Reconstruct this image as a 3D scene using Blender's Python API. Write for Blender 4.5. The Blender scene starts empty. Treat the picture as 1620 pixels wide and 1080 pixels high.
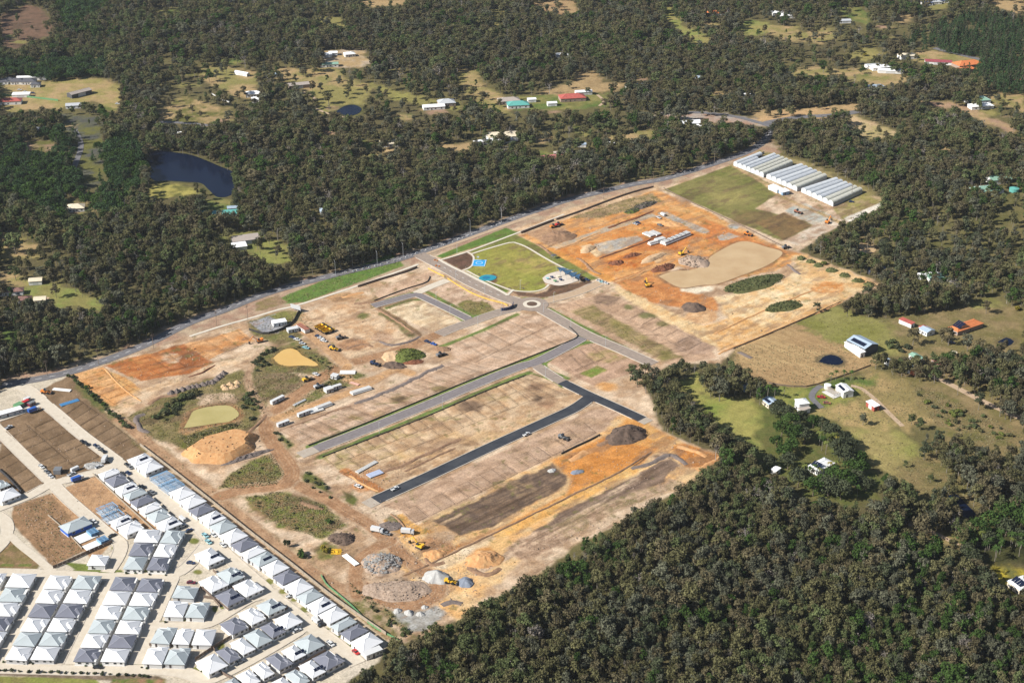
import bpy, math, random
import numpy as np
rnd = random.Random(7)
SC = bpy.context.scene
COL = SC.collection
# ---------------------------------------------------------------- camera, sky, sun, exposure
F, PITCH, CAMH = 2400.0, math.radians(26.0), 450.0          # focal length and centre in photograph pixels (1620 x 1080)
cam_d = bpy.data.cameras.new('camera'); cam_d.sensor_width = 36; cam_d.lens = 36 * F / 1620
cam_d.clip_start = 1; cam_d.clip_end = 20000
cam = bpy.data.objects.new('camera', cam_d); COL.objects.link(cam)
cam.location = (0, 0, CAMH); cam.rotation_euler = (math.radians(90) - PITCH, 0, 0)
SC.camera = cam
SUN_EL, SUN_AZ = math.radians(37), math.radians(248)        # compass-like: 0 = +Y, clockwise
sx, sy = math.sin(SUN_AZ), math.cos(SUN_AZ)
world = bpy.data.worlds.new('World'); SC.world = world; world.use_nodes = True
wn = world.node_tree.nodes; wl = world.node_tree.links
sky = wn.new('ShaderNodeTexSky'); sky.sky_type = 'NISHITA'; sky.sun_disc = False
sky.sun_elevation = SUN_EL; sky.sun_rotation = SUN_AZ; sky.altitude = 300
bg = wn['Background']; bg.inputs['Strength'].default_value = 0.06
wl.new(sky.outputs[0], bg.inputs[0])
sun_d = bpy.data.lights.new('sun', 'SUN'); sun_d.energy = 5.0; sun_d.angle = math.radians(0.5); sun_d.color = (1, 0.965, 0.91)
sun = bpy.data.objects.new('sun', sun_d); COL.objects.link(sun)
sun.location = (sx * 500, sy * 500, 900)
sun.rotation_euler = (math.radians(90) - SUN_EL, 0, math.atan2(sx, -sy))
SC.view_settings.view_transform = 'Standard'; SC.view_settings.look = 'None'
SC.view_settings.exposure = 0.76; SC.view_settings.gamma = 1
SC.view_settings.use_curve_mapping = False
SC.cycles.max_bounces = 5; SC.cycles.diffuse_bounces = 2; SC.cycles.transparent_max_bounces = 4
SC.cycles.volume_bounces = 0

# ---------------------------------------------------------------- helpers: points, names, meshes, materials
cP, sP = math.cos(PITCH), math.sin(PITCH)
def G(px, py, z=0.0):
    """the point of the level z that the photograph shows at pixel px, py"""
    u, v = (px - 810) / F, (py - 540) / F
    t = (CAMH - z) / (sP + v * cP)
    return (u * t, (cP - v * sP) * t)
def GA(p, z=0.0):
    return np.array([G(a, b, z) for a, b in p])
def pix(x, y, z):
    """arrays of points to photograph pixels"""
    dz = z - CAMH
    d = y * cP - dz * sP; h = y * sP + dz * cP
    return 810 + F * x / d, 540 - F * h / d
def tag(o, label=None, cat=None, group=None, kind=None):
    for k, v in (('label', label), ('category', cat), ('group', group), ('kind', kind)):
        if v: o[k] = v
    return o
def link(o, parent=None):
    COL.objects.link(o)
    if parent is not None: o.parent = parent
    return o
def empty(name, loc=(0, 0, 0), rz=0.0, label=None, cat=None, group=None):
    o = bpy.data.objects.new(name, None); o.location = loc; o.rotation_euler = (0, 0, rz)
    o.empty_display_size = 1
    return tag(link(o), label, cat, group)
def mesh(name, V, Fc, mat=None, smooth=False):
    me = bpy.data.meshes.new(name); me.from_pydata([tuple(v) for v in V], [], Fc)
    if mat: me.materials.append(mat)
    if smooth: me.polygons.foreach_set('use_smooth', [True] * len(me.polygons))
    me.update()
    return me
def obj(name, me, parent=None, loc=(0, 0, 0), rz=0.0):
    o = bpy.data.objects.new(name, me); o.location = loc; o.rotation_euler = (0, 0, rz)
    return link(o, parent)
def npmesh(name, V, Q, mat=None):
    """fast mesh from arrays: V (n,3), Q (m,4) quads or (m,3) triangles"""
    V = np.asarray(V, np.float32); Q = np.asarray(Q, np.int32); k = Q.shape[1]
    me = bpy.data.meshes.new(name)
    me.vertices.add(len(V)); me.vertices.foreach_set('co', V.ravel())
    me.loops.add(Q.size); me.loops.foreach_set('vertex_index', Q.ravel())
    me.polygons.add(len(Q)); me.polygons.foreach_set('loop_start', np.arange(0, Q.size, k, dtype=np.int32))
    me.polygons.foreach_set('loop_total', np.full(len(Q), k, np.int32))
    if mat: me.materials.append(mat)
    me.update(calc_edges=True)
    return me
class MB:
    """collects boxes, prisms and tubes into one mesh"""
    def __init__(s): s.V, s.F = [], []
    def add(s, V, Fc):
        n = len(s.V); s.V += [tuple(v) for v in V]; s.F += [tuple(i + n for i in f) for f in Fc]; return s
    def box(s, x0, x1, y0, y1, z0, z1):
        return s.add([(x0, y0, z0), (x1, y0, z0), (x1, y1, z0), (x0, y1, z0), (x0, y0, z1), (x1, y0, z1), (x1, y1, z1), (x0, y1, z1)],
                     [(3, 2, 1, 0), (4, 5, 6, 7), (0, 1, 5, 4), (1, 2, 6, 5), (2, 3, 7, 6), (3, 0, 4, 7)])
    def taper(s, x0, x1, y0, y1, z0, z1, ix=0.0, iy=0.0, sx=0.0):
        return s.add([(x0, y0, z0), (x1, y0, z0), (x1, y1, z0), (x0, y1, z0),
                      (x0 + ix + sx, y0 + iy, z1), (x1 - ix + sx, y0 + iy, z1), (x1 - ix + sx, y1 - iy, z1), (x0 + ix + sx, y1 - iy, z1)],
                     [(3, 2, 1, 0), (4, 5, 6, 7), (0, 1, 5, 4), (1, 2, 6, 5), (2, 3, 7, 6), (3, 0, 4, 7)])
    def bar(s, a, b, r, r2=None, n=6):
        a = np.array(a, float); b = np.array(b, float); d = b - a; L = np.linalg.norm(d)
        if L < 1e-6: return s
        d /= L; r2 = r if r2 is None else r2
        q = np.cross(d, (0, 0, 1.0)) if abs(d[2]) < .9 else np.cross(d, (1.0, 0, 0)); q /= np.linalg.norm(q); w = np.cross(d, q)
        V = []
        for c, R in ((a, r), (b, r2)):
            for k in range(n):
                t = 2 * math.pi * (k + .5) / n
                V.append(tuple(c + R * (math.cos(t) * q + math.sin(t) * w)))
        Fc = [(k, (k + 1) % n, n + (k + 1) % n, n + k) for k in range(n)] + [tuple(range(n - 1, -1, -1)), tuple(range(n, 2 * n))]
        return s.add(V, Fc)
    def build(s, name, mat, parent=None, loc=(0, 0, 0), rz=0.0, smooth=False):
        return obj(name, mesh(name, s.V, s.F, mat, smooth), parent, loc, rz)
def copy_tree(o, parent=None):
    c = o.copy(); link(c, None)
    if parent is not None: c.parent = parent
    for ch in o.children: copy_tree(ch, c)
    return c

def lin(c):
    c = np.asarray(c, float) / 255.0
    return np.where(c <= .04045, c / 12.92, ((c + .055) / 1.055) ** 2.4)
KA = 0.68
def A(r, g, b):
    """real albedo of a surface that photographs as r, g, b in full sun"""
    return tuple(np.clip(lin((r, g, b)) * KA, .004, .85))
MATS = {}
def mat(name, col, rough=.8, metal=0.0, var=0.12, scale=1.5, bump=0.0, spec=.3, col2=None, stretch=None, objvar=0.0):
    """procedural material: base colour broken up by two scales of noise"""
    if name in MATS: return MATS[name]
    m = bpy.data.materials.new(name); m.use_nodes = True; nt = m.node_tree; N, L = nt.nodes, nt.links
    b = N['Principled BSDF']; b.inputs['Roughness'].default_value = rough; b.inputs['Metallic'].default_value = metal
    b.inputs['Specular IOR Level'].default_value = spec
    tc = N.new('ShaderNodeTexCoord'); src = tc.outputs['Object']
    if stretch:
        mp = N.new('ShaderNodeMapping'); mp.inputs['Scale'].default_value = stretch; L.new(src, mp.inputs[0]); src = mp.outputs[0]
    n1 = N.new('ShaderNodeTexNoise'); n1.inputs['Scale'].default_value = scale; n1.inputs['Detail'].default_value = 5; n1.inputs['Roughness'].default_value = .65
    L.new(src, n1.inputs['Vector'])
    mr = N.new('ShaderNodeMapRange'); mr.inputs[1].default_value = .3; mr.inputs[2].default_value = .7
    L.new(n1.outputs['Fac'], mr.inputs[0])
    c1 = np.array(col[:3]); c2 = np.array(col2[:3]) if col2 is not None else c1 * (1 - var)
    if col2 is None: c1 = np.clip(c1 * (1 + var), 0, .9)
    mx = N.new('ShaderNodeMix'); mx.data_type = 'RGBA'
    mx.inputs['A'].default_value = (*c2, 1); mx.inputs['B'].default_value = (*c1, 1)
    L.new(mr.outputs[0], mx.inputs['Factor'])
    out = mx.outputs['Result']
    if objvar:
        oi = N.new('ShaderNodeObjectInfo'); m2 = N.new('ShaderNodeMapRange'); m2.inputs[3].default_value = 1 - objvar; m2.inputs[4].default_value = 1 + objvar
        L.new(oi.outputs['Random'], m2.inputs[0])
        vm = N.new('ShaderNodeVectorMath'); vm.operation = 'SCALE'; L.new(out, vm.inputs[0]); L.new(m2.outputs[0], vm.inputs['Scale']); out = vm.outputs[0]
    L.new(out, b.inputs['Base Color'])
    if bump:
        bp = N.new('ShaderNodeBump'); bp.inputs['Strength'].default_value = bump; bp.inputs['Distance'].default_value = .3
        L.new(n1.outputs['Fac'], bp.inputs['Height']); L.new(bp.outputs[0], b.inputs['Normal'])
    MATS[name] = m
    return m
def ground_mat(name, bump=.5, dist=.35, rough=.95):
    """vertex colour of the soil and turf, with grain and fine relief"""
    m = bpy.data.materials.new(name); m.use_nodes = True; nt = m.node_tree; N, L = nt.nodes, nt.links
    b = N['Principled BSDF']; b.inputs['Roughness'].default_value = rough; b.inputs['Specular IOR Level'].default_value = .1
    at = N.new('ShaderNodeAttribute'); at.attribute_name = 'Col'
    tc = N.new('ShaderNodeTexCoord')
    def noise(s, d=4):
        n = N.new('ShaderNodeTexNoise'); n.inputs['Scale'].default_value = s; n.inputs['Detail'].default_value = d; n.inputs['Roughness'].default_value = .7
        L.new(tc.outputs['Object'], n.inputs['Vector']); return n
    n1, n2 = noise(.9), noise(.16, 5)
    def rng(n, lo, hi):
        r = N.new('ShaderNodeMapRange'); r.inputs[1].default_value = .3; r.inputs[2].default_value = .7; r.inputs[3].default_value = lo; r.inputs[4].default_value = hi
        L.new(n.outputs['Fac'], r.inputs[0]); return r
    r1, r2 = rng(n1, .66, 1.26), rng(n2, .84, 1.13)
    mu = N.new('ShaderNodeMath'); mu.operation = 'MULTIPLY'; L.new(r1.outputs[0], mu.inputs[0]); L.new(r2.outputs[0], mu.inputs[1])
    vm = N.new('ShaderNodeVectorMath'); vm.operation = 'SCALE'; L.new(at.outputs['Color'], vm.inputs[0]); L.new(mu.outputs[0], vm.inputs['Scale'])
    L.new(vm.outputs[0], b.inputs['Base Color'])
    bp = N.new('ShaderNodeBump'); bp.inputs['Strength'].default_value = bump; bp.inputs['Distance'].default_value = dist
    L.new(n1.outputs['Fac'], bp.inputs['Height']); L.new(bp.outputs[0], b.inputs['Normal'])
    return m
# value noise in numpy
def _h(i, j, s):
    i = i.astype(np.int64); j = j.astype(np.int64)
    n = (i * 374761393 + j * 668265263 + s * 974634777) & 0x7fffffff
    n = ((n ^ (n >> 13)) * 1274126177) & 0x7fffffff
    return ((n ^ (n >> 16)) & 0xffff) / 65535.0
def vnoise(x, y, scale, seed=0, oct=3, gain=.5):
    tot = np.zeros_like(x); amp, sm = 1.0, 0.0
    for o in range(oct):
        X, Y = x / scale + 31.7 * o, y / scale + 17.3 * o
        i, j = np.floor(X), np.floor(Y); fx, fy = X - i, Y - j
        fx = fx * fx * (3 - 2 * fx); fy = fy * fy * (3 - 2 * fy); s = seed * 7 + o
        v = (_h(i, j, s) * (1 - fx) + _h(i + 1, j, s) * fx) * (1 - fy) + (_h(i, j + 1, s) * (1 - fx) + _h(i + 1, j + 1, s) * fx) * fy
        tot += amp * v; sm += amp; amp *= gain; scale *= .5
    return tot / sm
def inside(poly, X, Y):
    r = np.zeros(X.shape, bool); n = len(poly); j = n - 1
    for i in range(n):
        xi, yi = poly[i]; xj, yj = poly[j]
        if yi != yj:
            r ^= ((yi > Y) != (yj > Y)) & (X < (xj - xi) * (Y - yi) / (yj - yi) + xi)
        j = i
    return r
def segdist(pts, X, Y, closed=False):
    d = np.full(X.shape, 1e9); n = len(pts)
    for i in range(n if closed else n - 1):
        ax, ay = pts[i]; bx, by = pts[(i + 1) % n]; ux, uy = bx - ax, by - ay; L2 = ux * ux + uy * uy + 1e-9
        t = np.clip(((X - ax) * ux + (Y - ay) * uy) / L2, 0, 1)
        d = np.minimum(d, np.hypot(X - ax - t * ux, Y - ay - t * uy))
    return d
def smoothline(P, step=3.0):
    """Catmull-Rom through world points"""
    P = np.asarray(P, float); out = []
    for i in range(len(P) - 1):
        p0 = P[max(i - 1, 0)]; p1 = P[i]; p2 = P[i + 1]; p3 = P[min(i + 2, len(P) - 1)]
        k = max(2, int(np.linalg.norm(p2 - p1) / step))
        for t in np.linspace(0, 1, k, endpoint=False):
            out.append(.5 * (2 * p1 + (p2 - p0) * t + (2 * p0 - 5 * p1 + 4 * p2 - p3) * t * t + (3 * p1 - p0 - 3 * p2 + p3) * t ** 3))
    out.append(P[-1]); return np.array(out)
# ---------------------------------------------------------------- the ground: soil, turf, earthworks
# every zone: outline in photograph pixels, main colour, second colour, patch size (m), soft edge (m), ragged edge (m)
DIRT = (224, 198, 168); DIRT2 = (188, 154, 120); PALE = (232, 208, 178); ORANGE = (216, 148, 86); DEEPO = (206, 130, 66); RUST = (182, 108, 58)
TRACK = (164, 124, 90); OLIVE = (112, 110, 58); GRASS = (146, 138, 82); LUSH = (98, 116, 56); TAN = (184, 156, 112); LITTER = (98, 90, 60)
DARKS = (112, 94, 80); DARKS2 = (140, 116, 94); PARK = (158, 150, 76); CONC = (218, 205, 184); GREY = (168, 166, 160); VERGE = (108, 132, 66)
MULCH = (106, 84, 68); FIELD = (190, 160, 114); YEL = (158, 146, 88); PINKT = (176, 142, 118)
Z = []; Z2 = []          # Z2: the haul tracks, run over everything else
def zone(p, a, b=None, ns=10, fe=1.5, wa=2.5, al=1.0): Z.append(('p', GA(p), a, b or a, ns, fe, wa, al))
def strip(p, w, a, b=None, ns=8, fe=.8, wa=1.0, al=1.0): Z.append(('l', smoothline(GA(p), 4), a, b or a, ns, fe, wa, al, w / 2))
def spot(px, py, rx, ry, a, b=None, ns=5, fe=2.0, wa=3.0, al=1.0):
    zone([(px + rx * math.cos(t), py + ry * math.sin(t)) for t in np.linspace(0, 2 * math.pi, 14, endpoint=False)], a, b, ns, fe, wa, al)
CLEAR = []          # outlines of open ground where no bush stands
def clear(p, a, b=None, ns=14, fe=4, wa=7):
    CLEAR.append(p); zone(p, a, b, ns, fe, wa)
# open ground among the bush beyond the old road
clear([(0, 25), (40, 8), (62, 12), (80, 28), (88, 42), (75, 58), (45, 68), (28, 78), (0, 76)], (128, 100, 80), (104, 84, 66), 8)
clear([(0, 124), (40, 121), (70, 130), (130, 122), (165, 124), (192, 140), (194, 160), (185, 178), (165, 168), (148, 160), (95, 172), (0, 178)], YEL, TAN)
clear([(310, 106), (362, 104), (405, 116), (405, 158), (372, 152), (345, 140), (315, 124)], TAN, GRASS, 20)
clear([(246, 172), (290, 152), (330, 162), (360, 172), (350, 188), (325, 200), (246, 194)], TAN, OLIVE, 12)
clear([(120, 228), (150, 220), (152, 235), (122, 240)], GRASS)
clear([(30, 222), (85, 222), (85, 238), (35, 238)], PINKT, OLIVE)
clear([(438, 108), (530, 106), (550, 124), (585, 132), (590, 140), (555, 150), (500, 150), (440, 123)], GRASS, TAN, 14)
clear([(495, 140), (590, 136), (575, 165), (520, 180), (497, 176)], GRASS, YEL)
clear([(585, 130), (640, 148), (690, 158), (725, 160), (730, 172), (690, 176), (665, 165), (620, 156)], (156, 150, 84), GRASS)
clear([(725, 110), (752, 110), (765, 135), (800, 155), (815, 160), (808, 182), (770, 170), (740, 150), (725, 130)], GRASS, TAN)
clear([(565, 0), (640, 0), (640, 8), (590, 12), (567, 6)], TAN)
clear([(508, 80), (572, 78), (588, 98), (570, 108), (512, 106)], (196, 176, 150), TAN)
clear([(505, 26), (540, 28), (548, 45), (500, 38)], GRASS)
clear([(567, 220), (602, 226), (598, 236), (572, 234)], LUSH, GRASS)
clear([(695, 228), (750, 226), (740, 240), (702, 238)], TAN)
clear([(600, 240), (625, 224), (628, 236), (612, 244)], (206, 176, 128), TAN)
clear([(772, 15), (795, 15), (790, 45), (780, 40)], YEL)
clear([(840, 5), (880, 0), (908, 2), (915, 20), (885, 23), (845, 12)], TAN, (170, 136, 100))
clear([(1050, 12), (1065, 12), (1078, 38), (1100, 48), (1122, 60), (1118, 70), (1095, 68), (1072, 48), (1052, 30)], (140, 148, 78), YEL)
clear([(1170, 40), (1190, 33), (1215, 35), (1222, 52), (1180, 58)], (146, 148, 82), YEL)
clear([(910, 115), (940, 112), (955, 130), (985, 132), (985, 142), (940, 146), (910, 152), (880, 152), (850, 150), (880, 137), (905, 132)], TAN, (166, 140, 100))
clear([(812, 152), (960, 148), (962, 168), (900, 174), (815, 174)], GRASS, LUSH)
clear([(908, 198), (935, 205), (930, 216), (910, 212)], LUSH, GRASS)
clear([(955, 216), (1000, 208), (1035, 206), (1034, 216), (960, 225)], TAN, GRASS)
clear([(1040, 195), (1062, 190), (1062, 202), (1042, 206)], LUSH)
clear([(845, 215), (868, 212), (868, 225), (850, 228)], TAN)
clear([(1040, 178), (1130, 178), (1215, 190), (1215, 200), (1120, 192), (1040, 186)], (186, 176, 164), PINKT)
clear([(1215, 40), (1262, 42), (1265, 52), (1315, 44), (1325, 60), (1300, 70), (1262, 66), (1215, 56)], TAN, GRASS)
clear([(1325, 12), (1360, 10), (1380, 28), (1370, 40), (1330, 25)], GRASS, LUSH)
clear([(1415, 22), (1445, 25), (1430, 38), (1415, 32)], TAN)
clear([(1240, 112), (1290, 105), (1330, 110), (1380, 108), (1435, 122), (1440, 130), (1400, 135), (1350, 128), (1330, 120), (1300, 122), (1245, 120)], TAN, GRASS)
clear([(1335, 92), (1370, 74), (1400, 84), (1372, 97), (1337, 95)], YEL, GRASS)
clear([(1435, 85), (1470, 78), (1520, 88), (1550, 92), (1545, 105), (1500, 104), (1460, 100), (1440, 92)], GRASS, TAN)
clear([(1600, 0), (1620, 0), (1620, 25), (1575, 12), (1560, 2)], TAN)
clear([(1450, 8), (1500, 2), (1500, 14), (1470, 16)], GRASS)
clear([(1188, 176), (1260, 172), (1358, 163), (1362, 174), (1320, 179), (1310, 188), (1260, 186), (1195, 197)], (204, 168, 122), TAN)
clear([(1335, 186), (1350, 182), (1420, 208), (1415, 214), (1375, 221), (1332, 195)], (178, 162, 110), (210, 180, 140))
clear([(1460, 160), (1500, 160), (1540, 170), (1600, 200), (1606, 212), (1560, 197), (1520, 174), (1480, 170)], PINKT, TAN)
clear([(1545, 145), (1620, 150), (1620, 178), (1590, 168), (1550, 157)], TAN, GRASS)
clear([(0, 368), (25, 372), (60, 392), (62, 408), (30, 407), (0, 416)], TAN, YEL)
clear([(0, 430), (20, 430), (60, 440), (62, 450), (30, 453), (0, 450)], TAN, GRASS)
clear([(30, 454), (100, 447), (130, 468), (160, 472), (165, 498), (140, 490), (105, 486), (75, 478), (40, 476)], (138, 144, 78), GRASS)
clear([(225, 300), (260, 289), (300, 293), (322, 305), (300, 312), (240, 314)], (176, 164, 90), OLIVE, 6)
clear([(322, 318), (340, 311), (370, 318), (372, 336), (325, 335)], LUSH, GRASS)
clear([(325, 375), (380, 363), (422, 368), (445, 388), (448, 408), (430, 418), (400, 402), (350, 386)], GRASS, LUSH)
clear([(0, 522), (20, 518), (25, 540), (0, 542)], LUSH)
clear([(98, 178), (160, 186), (168, 250), (160, 296), (130, 300), (110, 260)], (92, 92, 84), OLIVE)
clear([(100, 320), (140, 318), (160, 334), (110, 340)], PINKT, GRASS)
clear([(405, 380), (430, 378), (458, 395), (455, 412), (440, 422), (408, 402)], (146, 148, 80), GRASS)
clear([(230, 240), (262, 238), (300, 244), (345, 262), (372, 276), (368, 306), (340, 308), (318, 292), (300, 290), (240, 284)], (40, 40, 30))
clear([(535, 166), (560, 165), (574, 172), (566, 184), (545, 186), (530, 178)], OLIVE)
# open ground on the right
clear([(1352, 376), (1372, 372), (1392, 382), (1388, 402), (1358, 402)], (206, 184, 146), TAN)
clear([(1470, 365), (1500, 352), (1512, 380), (1480, 397), (1468, 385)], (148, 134, 96), OLIVE)
clear([(1560, 345), (1600, 328), (1620, 328), (1620, 368), (1580, 356)], GRASS, TAN)
clear([(1255, 512), (1320, 484), (1350, 496), (1400, 506), (1430, 500), (1480, 494), (1520, 484), (1562, 470), (1620, 492), (1620, 545), (1580, 540), (1500, 562), (1420, 565), (1330, 548)], (150, 144, 84), (132, 130, 66), 20)
clear([(1160, 546), (1252, 512), (1330, 546), (1384, 572), (1376, 581), (1270, 613), (1215, 606), (1160, 578)], FIELD, (178, 146, 104), 25)
clear([(1372, 582), (1440, 600), (1500, 622), (1500, 662), (1440, 680), (1425, 672), (1390, 642), (1340, 616)], (178, 152, 104), (150, 134, 86), 18)
clear([(1283, 640), (1340, 618), (1382, 640), (1424, 672), (1400, 682), (1340, 674), (1290, 656)], (182, 156, 106), GRASS, 14)
clear([(1336, 676), (1430, 680), (1452, 702), (1482, 722), (1500, 762), (1480, 777), (1430, 768), (1400, 742), (1370, 722), (1352, 692)], (148, 146, 80), (166, 150, 96), 22)
clear([(1072, 602), (1105, 590), (1120, 625), (1190, 632), (1215, 652), (1220, 700), (1190, 712), (1160, 692), (1108, 652)], (136, 146, 70), (164, 156, 88), 18)
clear([(1205, 610), (1270, 612), (1340, 600), (1380, 596), (1376, 616), (1330, 640), (1283, 650), (1215, 640)], (150, 148, 78), LUSH, 10)
clear([(1460, 586), (1550, 626), (1620, 660), (1620, 674), (1540, 636), (1456, 596)], (202, 178, 150), TAN)
clear([(1500, 785), (1518, 781), (1545, 812), (1560, 818), (1535, 822), (1512, 806)], (120, 112, 70))
clear([(1416, 820), (1480, 838), (1540, 852), (1500, 862), (1440, 846)], OLIVE, TAN)
clear([(1180, 700), (1215, 686), (1222, 730), (1200, 740)], LUSH, YEL)
clear([(1268, 732), (1284, 722), (1322, 728), (1326, 742), (1300, 758), (1272, 750)], LUSH, YEL)
clear([(1290, 690), (1320, 690), (1324, 712), (1298, 716)], LUSH, YEL)
clear([(1560, 896), (1600, 898), (1620, 905), (1620, 950), (1590, 935)], (190, 170, 60), OLIVE, 6)
# verge of the old highway
clear([(0, 596), (95, 583), (160, 563), (230, 536), (300, 500), (405, 464), (455, 448), (630, 403), (700, 380), (810, 340), (900, 308), (1000, 287), (1050, 280), (1180, 236), (1215, 212), (1235, 240), (1165, 262), (1050, 302), (900, 350), (690, 420), (450, 500), (300, 556), (160, 600), (60, 626), (0, 640)], (190, 168, 140), PINKT, 9)
# grassy gaps among the far bush
gr = random.Random(23)
for i in range(64):
    gx_, gy_ = gr.uniform(10, 1610), gr.uniform(14, 250) if i < 46 else gr.uniform(200, 420)
    if (gy_ > 250 and 420 < gx_ < 1400) or (gx_ < 420 and 225 < gy_ < 330) or (gy_ > 160 and 1040 < gx_ < 1420): continue
    r_ = gr.uniform(7, 20); k_ = gr.uniform(.16, .26) * (1 + gy_ / 600)
    clear([(gx_ + r_ * gr.uniform(.6, 1.3) * math.cos(t), gy_ + r_ * k_ * gr.uniform(.6, 1.3) * math.sin(t)) for t in np.linspace(0, 6.283, 9, endpoint=False)], gr.choice([GRASS, TAN, YEL, LUSH, PINKT]), gr.choice([OLIVE, GRASS, TAN]), 10)
# thinly wooded ground on the right and rough ground at its foot
zone([(1400, 345), (1620, 300), (1620, 520), (1560, 470), (1440, 470), (1350, 400)], (126, 116, 76), (104, 100, 58), 14, 8, 10)
zone([(1400, 480), (1620, 490), (1620, 700), (1560, 712), (1500, 690), (1430, 600)], (150, 130, 92), (124, 114, 70), 12, 6, 8)
zone([(1420, 740), (1500, 690), (1620, 690), (1620, 800), (1560, 830), (1500, 830), (1440, 800)], (142, 124, 84), (116, 110, 66), 12, 6, 8)
clear([(1440, 606), (1500, 624), (1560, 655), (1620, 684), (1620, 706), (1560, 704), (1500, 690), (1478, 668)], (146, 126, 88), (118, 112, 66), 8)
clear([(1196, 646), (1240, 636), (1290, 662), (1342, 676), (1360, 722), (1400, 764), (1386, 792), (1340, 800), (1270, 790), (1240, 755), (1200, 742)], (98, 106, 54), (112, 108, 62), 8)
clear([(1150, 268), (1205, 236), (1262, 252), (1322, 278), (1376, 300), (1400, 320), (1330, 348), (1250, 312)], (188, 164, 128), (150, 138, 88), 8)
clear([(1512, 880), (1550, 836), (1612, 812), (1640, 850), (1640, 892), (1560, 896)], (60, 62, 36), (80, 80, 46), 8)
# building site
SITE = [(110, 592), (200, 566), (300, 530), (390, 505), (450, 488), (640, 425), (690, 402), (850, 350), (1000, 300), (1050, 294), (1165, 256), (1240, 296), (1390, 318), (1395, 330), (1330, 352), (1265, 398), (1392, 447), (1392, 456), (1330, 478), (1270, 503), (1165, 550), (1140, 575), (1060, 575), (1020, 605), (1045, 680), (1140, 720), (1085, 768), (905, 866), (830, 920), (700, 990), (640, 1015), (610, 1010), (230, 720), (190, 660)]
clear(SITE, DIRT, DIRT2, 12, 2, 2)
ESTATE = [(-60, 640), (30, 606), (110, 592), (190, 660), (615, 1012), (600, 1046), (560, 1070), (500, 1130), (-60, 1130)]
clear(ESTATE, CONC, (214, 200, 176), 18, 1, .5)
zone([(0, 655), (110, 592), (190, 660), (235, 718), (200, 730), (0, 800)], (150, 124, 96), (128, 104, 78), 8, 1, 1)
zone([(-20, 700), (80, 770), (0, 800), (-20, 800)], (150, 124, 96), (128, 104, 78), 8, 1, 1)
zone([(110, 592), (190, 660), (600, 1000), (640, 1012), (600, 970), (480, 880), (330, 770), (230, 700), (130, 590)], (186, 160, 130), OLIVE, 6, 1.5, 3)
strip([(130, 610), (165, 640), (210, 680), (260, 725), (330, 782)], 10, (96, 104, 56), (128, 116, 72), 5, 2, 3)
strip([(345, 792), (400, 836), (470, 885), (530, 926)], 7, (150, 140, 92), (190, 164, 130), 4, 2, 3, .8)
strip([(452, 895), (500, 932), (560, 975), (612, 1004)], 8, (128, 118, 72), (186, 150, 120), 4, 2, 2)
# left part of the site
zone([(112, 592), (162, 580), (232, 626), (182, 648)], (226, 176, 122), (214, 152, 92), 7, 1, 1)
zone([(164, 578), (290, 544), (336, 574), (300, 590), (225, 602)], (206, 140, 84), (178, 108, 60), 7, 1, 2)
zone([(270, 548), (296, 545), (334, 572), (312, 582), (262, 588)], (160, 98, 56), (182, 120, 76), 4, 2, 2)
spot(273, 566, 16, 7, (222, 200, 172), (206, 160, 116))
zone([(290, 545), (380, 520), (402, 538), (330, 568)], (220, 170, 120), (206, 144, 88), 8, 1, 2)
zone([(162, 585), (200, 596), (232, 626), (222, 634), (180, 606)], (220, 172, 112), (208, 150, 90), 6, 1, 2)
strip([(185, 650), (222, 625), (300, 598), (395, 560)], 12, (228, 200, 166), (214, 178, 138), 7, 2, 2)
zone([(200, 660), (250, 632), (300, 608), (380, 585), (408, 590), (425, 640), (412, 668), (390, 690), (300, 712), (270, 700), (232, 690)], (150, 132, 92), (120, 112, 66), 6, 2, 4)
zone([(245, 660), (265, 640), (300, 620), (316, 622), (290, 645), (262, 668)], (88, 96, 48), (110, 112, 60), 4, 2, 3)
zone([(385, 630), (405, 625), (412, 655), (398, 662)], (88, 96, 48), (120, 112, 66), 4, 2, 3)
zone([(310, 622), (370, 622), (374, 636), (318, 644)], (214, 186, 156), (170, 146, 116), 5, 1.5, 3)
zone([(283, 684), (292, 652), (322, 640), (368, 636), (384, 648), (384, 664), (362, 672), (330, 682), (300, 690)], (178, 146, 108), (196, 152, 104), 4, 1.5, 1)
zone([(286, 692), (330, 676), (366, 668), (384, 672), (366, 688), (300, 712), (284, 710)], (106, 108, 50), (124, 112, 64), 4, 2, 2)
zone([(345, 772), (366, 748), (405, 725), (430, 716), (450, 750), (437, 766), (385, 772)], (120, 124, 62), (140, 116, 78), 5, 2, 2)
zone([(386, 786), (440, 777), (480, 786), (515, 798), (548, 832), (512, 852), (440, 832), (400, 806)], (116, 124, 58), (150, 124, 86), 5, 2, 3)
zone([(470, 750), (488, 744), (520, 768), (528, 790), (500, 784)], (92, 108, 50), (112, 112, 62), 4, 1.5, 2)
zone([(428, 678), (440, 682), (464, 704), (458, 713), (438, 700)], (92, 108, 50), (112, 112, 62), 4, 1.5, 2)
zone([(540, 776), (566, 788), (562, 800), (546, 798)], (104, 108, 56), None, 4, 1.5, 2)
zone([(398, 570), (435, 548), (470, 540), (508, 560), (534, 578), (520, 592), (470, 590), (420, 592), (396, 590)], (110, 112, 60), (138, 122, 82), 4, 2, 3)
zone([(400, 588), (470, 592), (486, 606), (458, 624), (402, 640)], (150, 128, 98), (118, 112, 64), 5, 2, 3)
zone([(442, 660), (480, 625), (522, 590), (545, 584), (580, 592), (574, 606), (530, 616), (490, 638), (458, 655)], (114, 118, 60), (150, 132, 92), 4, 2, 2)
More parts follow.
